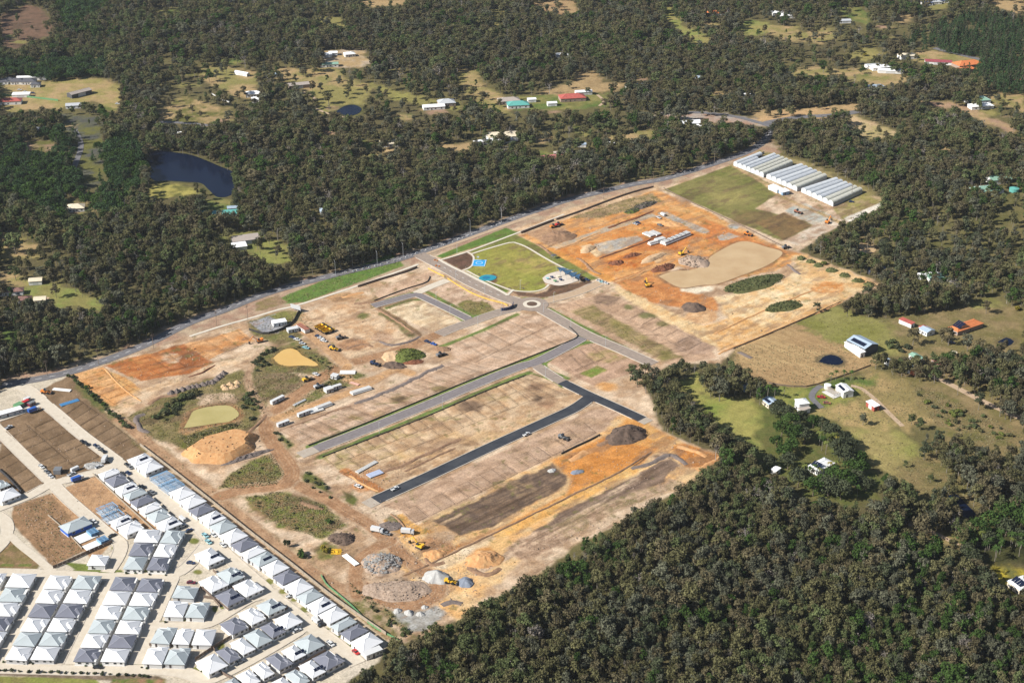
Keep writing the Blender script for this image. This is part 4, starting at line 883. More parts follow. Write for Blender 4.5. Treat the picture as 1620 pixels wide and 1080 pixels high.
def mass(name, protos, pts, kind_label=None):
    """a wood that reads as one mass: points that carry whole trees (crown and trunk)"""
    pc = bpy.data.collections.new(name + '_kinds')
    for i, me in enumerate(protos):
        o = bpy.data.objects.new('%s_kind_%02d' % (name, i), me); pc.objects.link(o)
    P = np.array(pts, np.float32)
    me = bpy.data.meshes.new(name); me.vertices.add(len(P)); me.vertices.foreach_set('co', P[:, :3].ravel())
    for an, ty, col in (('spin', 'FLOAT', P[:, 3]), ('size', 'FLOAT', P[:, 4]), ('tall', 'FLOAT', P[:, 5])):
        a = me.attributes.new(an, ty, 'POINT'); a.data.foreach_set('value', np.ascontiguousarray(col))
    a = me.attributes.new('pick', 'INT', 'POINT'); a.data.foreach_set('value', P[:, 6].astype(np.int32))
    o = obj(name, me); tag(o, kind='stuff')
    ng = bpy.data.node_groups.new(name + '_nodes', 'GeometryNodeTree')
    ng.interface.new_socket('Geometry', in_out='INPUT', socket_type='NodeSocketGeometry'); ng.interface.new_socket('Geometry', in_out='OUTPUT', socket_type='NodeSocketGeometry')
    N, L = ng.nodes, ng.links; gi = N.new('NodeGroupInput'); go = N.new('NodeGroupOutput')
    ci = N.new('GeometryNodeCollectionInfo'); ci.inputs['Collection'].default_value = pc; ci.inputs['Separate Children'].default_value = True; ci.inputs['Reset Children'].default_value = True
    ip = N.new('GeometryNodeInstanceOnPoints'); ip.inputs['Pick Instance'].default_value = True
    def at(n, t):
        a = N.new('GeometryNodeInputNamedAttribute'); a.data_type = t; a.inputs['Name'].default_value = n; return a.outputs['Attribute']
    cx = N.new('ShaderNodeCombineXYZ'); L.new(at('spin', 'FLOAT'), cx.inputs[2]); cs = N.new('ShaderNodeCombineXYZ')
    s = at('size', 'FLOAT'); L.new(s, cs.inputs[0]); L.new(s, cs.inputs[1]); L.new(at('tall', 'FLOAT'), cs.inputs[2])
    L.new(gi.outputs[0], ip.inputs['Points']); L.new(ci.outputs[0], ip.inputs['Instance']); L.new(at('pick', 'INT'), ip.inputs['Instance Index'])
    L.new(cx.outputs[0], ip.inputs['Rotation']); L.new(cs.outputs[0], ip.inputs['Scale']); L.new(ip.outputs[0], go.inputs[0])
    md = o.modifiers.new('trees', 'NODES'); md.node_group = ng
    return o
# visibility masks in the photograph's frame
HX, HY = np.meshgrid(np.arange(-160, 1780, 2.0), np.arange(-120, 1240, 2.0))
OPEN = np.zeros(HX.shape, bool)
for p in CLEAR: OPEN |= inside(p, HX, HY)
KEEPOUT = np.zeros(HX.shape, bool)
for p in (SITE, ESTATE, [(0, 580), (400, 450), (700, 370), (1050, 270), (1215, 190), (1260, 200), (1420, 330), (1330, 360), (1250, 330), (0, 660)], [(225, 235), (390, 235), (390, 320), (225, 320)], [(0, 115), (190, 120), (190, 178), (0, 178)]): KEEPOUT |= inside(p, HX, HY)
for q in (l.split('|')[0].split() for l in FAR.split('\n')): KEEPOUT |= (np.abs(HX - float(q[0])) < 16) & (HY - float(q[1]) > -6) & (HY - float(q[1]) < 14)
for x_, y_ in ((550, 175), (830, 160)): KEEPOUT |= (np.abs(HX - x_) < 26) & (np.abs(HY - y_) < 12)
def look(maskarr, px, py):
    i = np.clip(((py + 120) / 2).astype(int), 0, HX.shape[0] - 1); j = np.clip(((px + 160) / 2).astype(int), 0, HX.shape[1] - 1)
    return maskarr[i, j]
PINES = np.zeros(HX.shape, bool)
for p in ([(0, 225), (110, 195), (135, 240), (205, 200), (235, 260), (190, 330), (100, 345), (0, 300)], [(1480, 40), (1540, 15), (1620, 30), (1620, 150), (1560, 130), (1420, 60)], [(0, 95), (80, 85), (165, 90), (160, 125), (60, 125), (0, 120)], [(85, 0), (170, 0), (140, 30), (95, 40)]): PINES |= inside(p, HX, HY)
THIN = np.zeros(HX.shape, bool)
for p in ([(400, 95), (830, 130), (980, 120), (1000, 170), (1060, 200), (900, 250), (640, 240), (560, 200), (430, 190)], [(1400, 340), (1620, 300), (1620, 520), (1560, 470), (1440, 470), (1350, 400)], [(1180, 20), (1480, 30), (1480, 130), (1240, 130)], [(250, 90), (420, 110), (400, 200), (250, 210)], [(1420, 660), (1620, 700), (1620, 860), (1440, 860)], [(0, 360), (110, 360), (110, 470), (0, 470)]): THIN |= inside(p, HX, HY)
rs = np.random.RandomState(3)
def scatter(y0, y1, s0, s1):
    """candidate stems: jittered rows that open with distance"""
    out = []; y = y0
    while y < y1:
        s = s0 + (s1 - s0) * (y - y0) / (y1 - y0)
        half = (y * cP + CAMH * sP) * .40 + 10
        xs = np.arange(-half, half, s)
        out.append(np.stack([xs + rs.uniform(-.45, .45, len(xs)) * s, y + rs.uniform(-.45, .45, len(xs)) * s], 1)); y += s * .92
    return np.concatenate(out)
C = scatter(500, 2050, 3.95, 7.2)
x, y = C[:, 0], C[:, 1]
dens = vnoise(x, y, 30, 61, 3)
bx, by = pix(x, y, 0 * x)
Hs = np.clip(rs.normal(11.2, 2.4, len(x)) + (dens - .5) * 7, 6, 18)
mx_, my_ = pix(x, y, Hs * .55); tx_, ty_ = pix(x, y, Hs * .72)
ok = ~look(OPEN, bx, by) & ~look(OPEN, mx_, my_) & ~look(OPEN, tx_, ty_)
stray = ~ok & (y > 980) & ~look(KEEPOUT, bx, by) & ~look(KEEPOUT, tx_, ty_) & (rs.uniform(size=len(x)) < .07); ok |= stray
thin = look(THIN, bx, by); pine = look(PINES, mx_, my_)
keep = ok & (rs.uniform(size=len(x)) < np.where(thin & ~stray, .38, .95) * np.where((dens < .36) & (y > 800), .45, 1.0))
x, y, Hs, dens, pine, thin, bx, by = [v[keep] for v in (x, y, Hs, dens, pine, thin, bx, by)]
hue = .5 - np.clip((420 - bx) / 420, 0, 1) * (by < 380) * .14 + (vnoise(x, y, 40, 71, 2) - .5) * .6 + rs.normal(0, .17, len(x))
tone = np.where(hue < .30, 0, np.where(hue < .52, 1, np.where(hue < .64, 2, np.where(hue < .80, 3, 4))))
TONES = ['green', 'olive', 'brown', 'grey', 'dark', 'lush', 'bare']
tone = np.where(rs.uniform(size=len(x)) < .03, 6, np.where((rs.uniform(size=len(x)) < np.where(vnoise(x, y, 35, 81, 2) > .62, .25, .02)), 5, tone))
NG = 5
GUMS = [gum_crown(100 + i, 13, 3.7 + .3 * (i % 3), 14 + i % 3, 46) for i in range(NG)]
PINEC = [pine_crown(200 + i) for i in range(3)]
inframe = (bx > -20) & (bx < 1640) & (by < 1110) & (by > -10)
depth = y * cP + CAMH * sP
order = np.argsort(np.where(inframe & ~pine, depth / Hs, 1e9))
single = np.zeros(len(x), bool); single[order[:300]] = True
single_gums = [(x[i], y[i], Hs[i], tone[i], bx[i], by[i]) for i in np.nonzero(single)[0]]
rest = ~single & ~pine
BARE = [(leaves(np.random.RandomState(700 + i), GUMS[i][1], 7, .42), GUMS[i][1]) for i in range(NG)]
BARKP = mat('silver_bark', (.34, .31, .28), .9, var=.2)
near = [joined('gum', (BARE if t == 'bare' else GUMS)[i][0], trunk_mb(13, GUMS[i][1], seed=i), LEAF[t], BARKP if t == 'bare' else BARK) for t in TONES for i in range(NG)]
k = np.nonzero(rest)[0]
mass('gum_woodland', near, np.stack([x[k], y[k], 0 * x[k], rs.uniform(0, 6.28, len(k)), Hs[k] / 13 * np.where(rs.uniform(size=len(k)) < .12, rs.uniform(1.1, 1.45, len(k)), rs.uniform(.62, 1.02, len(k))) * np.clip(.86 + (y[k] - 560) / 2400, .86, 1.2), Hs[k] / 13, tone[k] * NG + rs.randint(0, NG, len(k))], 1))
k = np.nonzero(pine)[0]
ROUND = [round_crown(300 + i) for i in range(3)]
pm = [joined('pine', PINEC[i][0], trunk_mb(14, [], .2, .95, i), LEAF[t], BARKD) for t in ('pine', 'dark') for i in range(3)] + [joined('pine_round', ROUND[i][0], trunk_mb(9, [], .25, .8, i), LEAF[t], BARKD) for t in ('pine', 'lush') for i in range(3)]
mass('pine_plantation', pm, np.stack([x[k], y[k], 0 * x[k], rs.uniform(0, 6.28, len(k)), Hs[k] / 13 * rs.uniform(.8, 1.2, len(k)), Hs[k] / 13, np.where((bx[k] < 420) & (rs.uniform(size=len(k)) < .7), rs.randint(6, 12, len(k)), rs.choice([0, 1, 2, 0, 1, 2, 3, 4, 5], len(k)))], 1))
print('TREES', len(x), 'pines', pine.sum())
# ---------------------------------------------------------------- the air: thin even haze over the whole plain
hm = bpy.data.materials.new('haze'); hm.use_nodes = True; N, L = hm.node_tree.nodes, hm.node_tree.links
N.remove(N['Principled BSDF']); pv = N.new('ShaderNodeVolumePrincipled'); pv.inputs['Color'].default_value = (.86, .92, 1, 1); pv.inputs['Density'].default_value = .00003; pv.inputs['Anisotropy'].default_value = .25
L.new(pv.outputs[0], N['Material Output'].inputs['Volume'])
tag(MB().box(-21500, 21500, -400, 8400, -1.6, CAMH + 12).build('haze', hm), kind='stuff')
# ---------------------------------------------------------------- estate houses
R_TONES = {'W': ('white', mat('white_roof', (.66, .66, .66), .45, var=.03, scale=.3)), 'L': ('pale grey', mat('pale_grey_roof', (.35, .385, .39), .45, var=.05, scale=.3)),
           'D': ('dark grey', mat('dark_grey_roof', (.15, .155, .185), .45, var=.06, scale=.3))}
M_WALLW = mat('white_render', (.66, .65, .62), .8, var=.05); M_WALLG = mat('grey_cladding', (.42, .42, .42), .8, var=.06); M_WALLB = mat('brick_wall', (.30, .22, .17), .85, var=.2, scale=3)
M_WRAP = mat('blue_house_wrap', (.025, .10, .42), .5, var=.1); M_GLASS = mat('window_glass', (.02, .03, .04), .12, spec=.6, var=.1); M_FRAME = mat('window_frame', (.55, .55, .55), .6)
M_GAR = mat('garage_panel', (.50, .50, .49), .6, var=.06); M_DOOR = mat('dark_door', (.06, .05, .05), .6); M_PANEL = mat('solar_glass', (.008, .012, .03), .15, spec=.6)
M_RIDGE = {'W': mat('white_ridge', (.66, .67, .69), .5), 'L': mat('grey_ridge', (.52, .55, .56), .5), 'D': mat('dark_ridge', (.34, .34, .37), .5)}
M_STEEL = mat('blue_steel', (.16, .30, .46), .45, var=.15, scale=3); M_SLAB = mat('house_slab', (.52, .50, .47), .85)
def hip(mb, x0, x1, y0, y1, ze, pitch=.42, th=.22):
    """hipped roof with a fascia; ridge along the longer side"""
    w, d = x1 - x0, y1 - y0; h = min(w, d) / 2 * pitch; z1 = ze + th
    if w >= d: r0, r1 = (x0 + d / 2, (y0 + y1) / 2, z1 + h), (x1 - d / 2 + .01, (y0 + y1) / 2, z1 + h); R = (4, 5, 9, 8), (5, 6, 9), (6, 7, 8, 9), (7, 4, 8)
    else: r0, r1 = ((x0 + x1) / 2, y0 + w / 2, z1 + h), ((x0 + x1) / 2, y1 - w / 2 + .01, z1 + h); R = (4, 5, 8), (5, 6, 9, 8), (6, 7, 9), (7, 4, 8, 9)
    mb.add([(x0, y0, ze), (x1, y0, ze), (x1, y1, ze), (x0, y1, ze), (x0, y0, z1), (x1, y0, z1), (x1, y1, z1), (x0, y1, z1), r0, r1],
           [(3, 2, 1, 0), (0, 1, 5, 4), (1, 2, 6, 5), (2, 3, 7, 6), (3, 0, 4, 7), *R])
    return r0, r1, [(x0, y0, z1), (x1, y0, z1), (x1, y1, z1), (x0, y1, z1)]
def ridges(mb, r0, r1, c, longx):
    mb.bar(r0, r1, .13, n=4)
    pairs = ((c[0], r0), (c[3], r0), (c[1], r1), (c[2], r1)) if longx else ((c[0], r0), (c[1], r0), (c[2], r1), (c[3], r1))
    for a, b in pairs: mb.bar(a, b, .11, n=4)
def window(t, x, y, z0, z1, w, axis, sgn):
    """framed pane standing proud of a wall face"""
    e = .05 * sgn; f = MB(); p = MB()
    if axis == 'y':
        a, b = sorted((y, y + e)); f.box(x - w / 2, x + w / 2, a, b, z0, z1); a, b = sorted((y + e, y + e * 1.7)); p.box(x - w / 2 + .1, x + w / 2 - .1, a, b, z0 + .1, z1 - .1)
    else:
        a, b = sorted((y, y + e)); f.box(a, b, x - w / 2, x + w / 2, z0, z1); a, b = sorted((y + e, y + e * 1.7)); p.box(a, b, x - w / 2 + .1, x + w / 2 - .1, z0 + .1, z1 - .1)
    o = f.build('window', M_FRAME, t); p.build('pane', M_GLASS, o)
def fit(q, z=2.75):
    P = GA(q, z); c = P.mean(0); u = (P[2] - P[1] + P[3] - P[0]) / 2; v = (P[0] - P[1] + P[3] - P[2]) / 2
    return c, u, v
NH = [0]
def house(c, ang, w, d, tone, label, group, wall=None, garage='right', wrap=False, solar=False, variant=None):
    NH[0] += 1; r = random.Random(NH[0] * 31); v = r.randint(0, 3) if variant is None else variant
    t = empty('estate_house', (c[0], c[1], 0), ang, label, 'house', group)
    MB().box(-w / 2 + .2, w / 2 - .2, -d / 2 + .2, d / 2 - .2, 0.02, .2).build('slab', M_SLAB, t)
    wm = M_WRAP if wrap else wall or r.choice([M_WALLW, M_WALLW, M_WALLG, M_WALLW])
    X, Y = w / 2 - .5, d / 2 - .5
    MB().box(-X, X, -Y, Y, .2, 2.62).build('wall', wm, t)
    rb, rg = MB(), MB()
    if v == 0: a = hip(rb, -w / 2, w / 2, -d / 2, d / 2, 2.6); ridges(rg, *a, w >= d)
    else:
        cut = w * r.uniform(.10, .16)
        a = hip(rb, -w / 2, w / 2 - cut, -d / 2, d / 2, 2.6); ridges(rg, *a, w - cut >= d)
        y0, y1 = (-d / 2 + .004, -d / 2 + d * .56) if v == 1 else (d / 2 - d * .58, d / 2 - .004) if v == 2 else (-d * .27, d * .29)
        a = hip(rb, w * .05, w / 2 + .004, y0, y1, 2.603, .42); ridges(rg, *a, True)
    rb.build('roof', R_TONES[tone][1], t); rg.build('ridge_cap', M_RIDGE[tone], t)
    window(t, -w * .25, -Y, 1.0, 2.2, 1.8, 'y', -1); window(t, w * .08, -Y, 1.0, 2.2, 1.5, 'y', -1)
    if not wrap: window(t, w * .33, -Y, 1.0, 2.2, 1.2, 'y', -1)
    window(t, d * .28, X, 1.0, 2.2, 1.2, 'x', 1)
    s = 1 if garage == 'right' else -1
    a, b = sorted((s * X, s * (X + .06)))
    MB().box(a, b, -d * .38, -d * .38 + min(4.8, d * .5), .2, 2.35).build('garage_door', M_GAR, t)
    a, b = sorted((s * X, s * (X + .05)))
    MB().box(a, b, d * .16, d * .16 + 1.0, .2, 2.25).build('front_door', M_DOOR, t)
    if solar:
        sl = math.atan(.42); y = -d / 4; z = 2.82 + (d / 2 - d / 4) * .42 + .10
        n = 3; mb = MB()
        for i in range(n):
            x0 = -w * .12 + i * 1.75; dy, dz = .8 * math.cos(sl), .8 * math.sin(sl)
            mb.add([(x0, y - dy, z - dz), (x0 + 1.65, y - dy, z - dz), (x0 + 1.65, y + dy, z + dz), (x0, y + dy, z + dz)], [(0, 1, 2, 3)])
            MB().add(mb.V[-4:] + [(p[0], p[1], p[2] - .06) for p in mb.V[-4:]], [(0, 1, 2, 3), (0, 4, 5, 1), (1, 5, 6, 2), (2, 6, 7, 3), (3, 7, 4, 0)]).build('solar_panel', M_PANEL, t)
    return t
ORD = ['first', 'second', 'third', 'fourth', 'fifth', 'sixth', 'seventh', 'eighth', 'ninth', 'tenth', 'eleventh', 'twelfth', 'thirteenth', 'fourteenth', 'fifteenth', 'sixteenth', 'seventeenth', 'eighteenth', 'nineteenth', 'twentieth']
def lerp(a, b, t): return (a[0] + (b[0] - a[0]) * t, a[1] + (b[1] - a[1]) * t)
def grid_row(bl0, bl1, br0, br1, tones, where, garage, back=None):
    """houses back to back down a block; corners given for the far and near house"""
    n = len(tones); g = 'back to back villas of the gridded estate blocks'
    for i, tn in enumerate(tones):
        if tn == '.': continue
        f = i / (n - 1); BL, BR = lerp(bl0, bl1, f), lerp(br0, br1, f); f = (i - .95) / (n - 1); TL, TR = lerp(bl0, bl1, f), lerp(br0, br1, f)
        c, u, v = fit([BL, BR, TR, TL]); u = np.array(G(*BR, 2.75)) - np.array(G(*BL, 2.75)); ang = math.atan2(u[1], u[0])
        vv = np.array(G(*TL, 2.75)) - np.array(G(*BL, 2.75)); depth = abs(-math.sin(ang) * vv[0] + math.cos(ang) * vv[1])
        house(c, ang, np.linalg.norm(u), depth - .15, tn, '%s hip-roofed villa, %s from the top lane, %s' % (R_TONES[tn][0], ORD[i], where), g, garage=garage)
grid_row((8, 928), (-52, 1042), (47, 929), (-12, 1043), 'WLWDWL', 'block cut by left edge', 'right')
grid_row((-33, 928), (-92, 1042), (0, 928), (-60, 1043), 'W.....', 'block one left column', 'left')
grid_row((67.7, 930.5), (7.9, 1042.7), (104.7, 932), (43, 1045), 'WWDWLW', 'second block left column', 'left')
grid_row((111.7, 930.5), (46.6, 1043), (150, 932), (84.5, 1044), 'LWDWLW', 'second block right column', 'right')
grid_row((172.1, 933), (115, 1046), (209.6, 934), (152, 1047), 'DWWLWD', 'third block left column', 'left')
grid_row((214, 934.9), (158, 1046), (252, 936), (196.4, 1047), 'DWLWDW', 'third block right column', 'right')
grid_row((211, 857), (194, 900), (249.5, 858), (225, 901), 'WDL', 'left column below the frames', 'left')
grid_row((253, 858), (231, 901), (283.5, 860), (262.5, 902), 'LWD', 'right column below the frames', 'right')
def quads(txt, group, fmt, **kw):
    for i, ln in enumerate(x for x in txt.strip().split('\n')):
        p = ln.split(); tn = p[0]; nums = [float(v) for v in p[1:9]]
        q = list(zip(nums[0::2], nums[1::2])); desc = ' '.join(p[9:])
        yield i, tn, q, desc
def diag(txt, group, fmt, garage='left', ang=None, variant=None, **kw):
    L = list(quads(txt, group, fmt)); out = []
    angs = []
    for i, tn, q, desc in L:
        c, u, v = fit(q); angs.append(math.atan2(u[1], u[0])); angs.append(math.atan2(v[1], v[0]) - math.pi / 2)
    a = float(np.median(angs)) if ang is None else ang
    for i, tn, q, desc in L:
        c, u, v = fit(q); e = np.array((math.cos(a), math.sin(a))); f = np.array((-math.sin(a), math.cos(a)))
        out.append(house(c, a, abs(u @ e) - .2, abs(v @ f) - .35, tn, (fmt % (R_TONES[tn][0], desc or ORD[i])), group, garage=garage, variant=variant, solar='solar' in desc or (i * 7 + len(txt)) % 5 == 1, **kw))
    return a
# quad order: left, bottom, right, top; u runs from left to top side
AF = diag('''W 200 728.5 215 737 243 726 228.5 715
W 215 737 230 751 257.6 737.5 244 726
W 267 778 281.7 792 310 780 294 768
W 281.7 793 297 805 327.5 793 311 780
D 297 807 312 818 339 804.6 327 795
W 313.6 819 330 831.7 358 819 342 806
L 331 832 346 846 375.4 832 359 820
W 347 846 363 861 393 847 375.4 834
D 364 862 380 874 409.4 860 393.5 848
W 379 876 392 885 421 870.5 409 861
L 393 885 410 897 440 883 423 870.5
W 411 898 432 910 458 898 440 883
D 430.6 913 447 926 476 912 458 899
W 448 927 467.6 943 496.6 928 477 913
L 468.5 942 481.6 957 512.5 941 496.6 929.6
W 483 957.5 503 971.7 532.5 956 513 941.7
W 503 973 522.5 986.7 551.7 971.7 532.5 956.7
L 523 991 535 1000 565 983 551.7 973
D 539 1001 552.5 1015 583 996.7 566.7 985
W 555 1015 574 1034 605 1014 586 998''', 'villas in the long row against the timber fence', '%s hip-roofed villa, %s from the top of the timber fence row', 'left', variant=0)
diag('''W 155.5 751 164 757.6 191.7 746.5 182 738
D 164.6 759 178.5 771.5 208 759.7 191.7 748
W 180 773.6 193 783 221.5 771 209.7 759.7
L 194.4 784 205 791.7 233 779 223 770
D 205 794.4 217 803.5 245 790 234 780.6
W 218 805 229 813 258 802 248 791.7
L 230 815 244.4 827 274 815 257.6 803
W 245 828 259.7 840 289.6 828 274 815''', 'villas across the street from the fence row', '%s hip-roofed villa, %s from the top in the row facing the blue frames', 'right')
house(fit([(99, 833), (110, 842), (142, 829), (128, 815)])[0], AF, 15, 10, 'L', 'pale grey roofed house with walls still in blue wrap beside a white utility', 'houses under construction', wrap=True, variant=0)
diag('''W 173 826 183 834 213 822 201 812 upper
W 184 835 201 847 231 834 214.6 822 lower''', 'white houses below the second blue frames', '%s hip-roofed house, %s of the pair below the loose blue roof frames', 'right', ang=AF)
AC = diag('''W 315 920 335 939 360 924 342 906 nearest the maroon car
L 341 906 362 925 390 910 370 895 with solar panels at the north corner
W 369 926 390 947 416 930 397 913 beside the diagonal street
D 341 942 360 961 388 945 365.5 929 at the south corner''', 'villas of the upper diagonal cluster', '%s hip-roofed villa %s of the upper diagonal cluster')
diag('''W 307 876 330 897 354 882 335 865 inside the street bend''', None, '%s hip-roofed villa standing alone %s', ang=AC)
diag('''L 402.5 957 426 973.6 453.5 959.5 433 945 first
W 376 970 398 990 423.6 976 400.7 958.6 second
D 349 987.6 367 1005 395.4 991 373.4 972 third''', 'villas of the middle cluster, back row', '%s hip-roofed villa, %s from the right, back row of middle cluster', 'right', ang=AC)
diag('''W 432 980.6 455 997 478 982 459.6 966
D 411 992 432 1011 452.6 997 430 981.5
L 385 1006 408.6 1025.5 430 1011 408 992
W 363 1016.7 385 1037 406 1024.6 382 1008
D 341 1031 364 1051 383 1037 360 1020
W 309 1047.5 330 1068 361 1052 339 1031.6''', 'villas of the middle cluster, front row', '%s hip-roofed villa, %s from the right, front row of middle cluster', 'right', ang=AC)
diag('''L 464 1016 487 1035 514 1019 491 1001
W 444 1030 465 1046 484 1035 466 1018
D 418 1041 443 1061 464 1048 441 1030
W 395.5 1055 417.5 1075 436 1063 416 1045
W 372.5 1069.5 393 1087 414 1076.5 394.5 1056
L 350 1082 372 1101 390 1089 370 1070''', 'villas of the lower cluster, street row', '%s hip-roofed villa, %s from the right, street row of lower cluster', 'left', ang=AC)
diag('''D 495 1041 517.5 1062.5 545 1044 521.7 1026
W 473 1052.5 493 1074 516.7 1061.7 492.5 1042.5
L 450 1066.7 472 1087 493 1075 469 1056
W 427 1080 448 1100 470 1088 447 1070''', 'villas of the lower cluster, rear row', '%s hip-roofed villa, %s from the right, rear row of lower cluster', 'right', ang=AC)
diag('''L -12 765 0 774 18 766 3 757 upper
W -10 785 5 795 33 781 17 768 lower''', 'houses at the left edge beside the vacant lots', '%s hip-roofed house at the left edge, %s of two beside a dark fence', 'right', ang=AF)
def quad_box(q, label, tone, group, where_garage='left'):
    c, u, v = fit(q); a = math.atan2(u[1], u[0]); vv = abs(-math.sin(a) * v[0] + math.cos(a) * v[1])
    house(c, a, np.linalg.norm(u), vv, tone, label, group, garage=where_garage)
G5 = 'villas on the short lanes right of the gridded blocks'
for tn, q, la in (('W', [(141, 893), (162.5, 895.5), (177, 879), (143, 875)], 'white hip-roofed house with a green hedge alone beside the vacant lots'),
                  ('L', [(270.3, 944.5), (308, 947), (315, 927), (281.7, 926)], 'pale grey roofed villa below the maroon car on the short lane'),
                  ('W', [(258, 974.5), (289.6, 976), (299, 950.7), (268.5, 949.8)], 'white roofed villa in the pair on the short lane'),
                  ('L', [(292, 975), (323, 978), (333, 952.5), (303.7, 951.6)], 'pale grey roofed villa in the pair on the short lane'),
                  ('L', [(236, 1016.7), (269, 1018), (281, 992), (252, 991)], 'pale grey roofed villa, left one of the three above the brown fence'),
                  ('W', [(272, 1018), (299, 1019), (308, 995.5), (282.6, 992)], 'white roofed villa, middle one of the three above the brown fence'),
                  ('W', [(303, 1019), (334.5, 1020.5), (343, 994.7), (311, 995.5)], 'white roofed villa, right one of the three above the brown fence'),
                  ('W', [(224.5, 1049), (256, 1051), (267.7, 1023), (236, 1022)], 'white roofed villa, left one of the two on the bottom lane'),
                  ('L', [(259, 1049), (292, 1052), (303, 1024.6), (270.3, 1023.7)], 'pale grey roofed villa, right one of the two on the bottom lane')):
    quad_box(q, la, tn, G5)
# houses still in steel frame
def frame_house(q, label, roofed=True):
    c, u, v = fit(q); a = AF; e = np.array((math.cos(a), math.sin(a))); f = np.array((-math.sin(a), math.cos(a))); w, d = abs(u @ e) - .3, abs(v @ f) - .3
    t = empty('house_frame', (c[0], c[1], 0), a, label, 'house frame', 'blue steel house frames')
    MB().box(-w / 2, w / 2, -d / 2, d / 2, .02, .2).build('slab', M_SLAB, t)
    for s in (-1, 1):
        mb = MB(); mb.box(-w / 2, w / 2, s * (d / 2 - .1) - .06, s * (d / 2 - .1) + .06, 2.4, 2.55).box(-w / 2, w / 2, s * (d / 2 - .1) - .06, s * (d / 2 - .1) + .06, .2, .32)
        for i in range(int(w) + 1): mb.box(-w / 2 + i * w / int(w) - .05, -w / 2 + i * w / int(w) + .05, s * (d / 2 - .1) - .05, s * (d / 2 - .1) + .05, .32, 2.4)
        mb.build('stud_wall', M_STEEL, t)
    for s in (-1, 1):
        mb = MB(); mb.box(s * (w / 2 - .1) - .06, s * (w / 2 - .1) + .06, -d / 2 + .2, d / 2 - .2, 2.4, 2.55)
        for i in range(int(d)): mb.box(s * (w / 2 - .1) - .05, s * (w / 2 - .1) + .05, -d / 2 + .7 + i - .05, -d / 2 + .7 + i + .05, .2, 2.4)
        mb.build('stud_wall', M_STEEL, t)
    mb = MB(); mb.box(-.06, .06, -d / 2 + .2, d / 2 - .2, 2.4, 2.5)
    for i in range(int(d)): mb.box(-.05, .05, -d / 2 + .7 + i - .05, -d / 2 + .7 + i + .05, .2, 2.4)
    mb.build('stud_wall', M_STEEL, t)
    n = int(w / .75); h = d / 2 * .42
    for i in range(n + 1):
        x = -w / 2 + i * w / n; k = min(1.0, min(x + w / 2, w / 2 - x) / (d * .42) + .15)
        if not roofed and (i % 5 == 2 or rnd.random() < .3): continue
        mb = MB(); zz = 2.6
        mb.bar((x, -d / 2, zz), (x, d / 2, zz), .07, n=4); y1 = d / 2 * k
        mb.bar((x, -d / 2, zz), (x, -d / 2 + y1, zz + h * k), .07, n=4); mb.bar((x, d / 2, zz), (x, d / 2 - y1, zz + h * k), .07, n=4)
        if k < 1: mb.bar((x, -d / 2 + y1, zz + h * k), (x, d / 2 - y1, zz + h * k), .07, n=4)
        mb.bar((x, -d / 4, zz), (x, -d / 4, zz + h * min(k, .5)), .06, n=4); mb.bar((x, d / 4, zz), (x, d / 4, zz + h * min(k, .5)), .06, n=4)
        mb.build('truss', M_STEEL, t)
    return t
frame_house([(237, 755), (250, 764.6), (276, 753), (262.5, 742)], 'blue steel house frame with trusses, upper of two in the fence row')
frame_house([(251, 765), (264, 778.5), (292, 766.7), (278, 755)], 'blue steel house frame with trusses, lower of two in the fence row')
frame_house([(151, 804), (162, 812), (187, 800), (176, 792)], 'loose blue roof frame on a dirt lot, upper of two above the white pair', False)
frame_house([(160, 815), (171, 824), (197, 812), (186, 803)], 'loose blue roof frame on a dirt lot, lower of two above the white pair', False)
def slab_house(q, label):
    c, u, v = fit(q, .3); a = AF; w, d = np.linalg.norm(u), np.linalg.norm(v) * .97
    t = empty('house_slab', (c[0], c[1], 0), a, label, 'house slab', 'white slabs with blue frames stacked on them')
    MB().box(-w / 2, w / 2, -d / 2, d / 2, .02, .35).build('slab', mat('fresh_slab', (.70, .69, .66), .7, var=.05), t)
    mb = MB()
    for i in range(9): mb.box(w * .18 + i * .55, w * .18 + i * .55 + .12, -d * .35, d * .35, .35 + .1 * (i % 3), 2.3 - .1 * (i % 4))
    for j in range(5): mb.box(w * .17, w * .17 + 5, -d * .35 + j * d * .17, -d * .35 + j * d * .17 + .12, 1.9, 2.2)
    mb.build('frame_stack', M_STEEL, t)
slab_house([(116, 850), (128.5, 860), (157, 845.5), (142, 839)], 'white concrete slab with blue frames stacked on it, next to the blue-wrapped house')
slab_house([(131, 863.6), (141, 874), (172, 858), (160, 850)], 'white concrete slab with blue frames stacked on it, nearest the vacant lot wall')
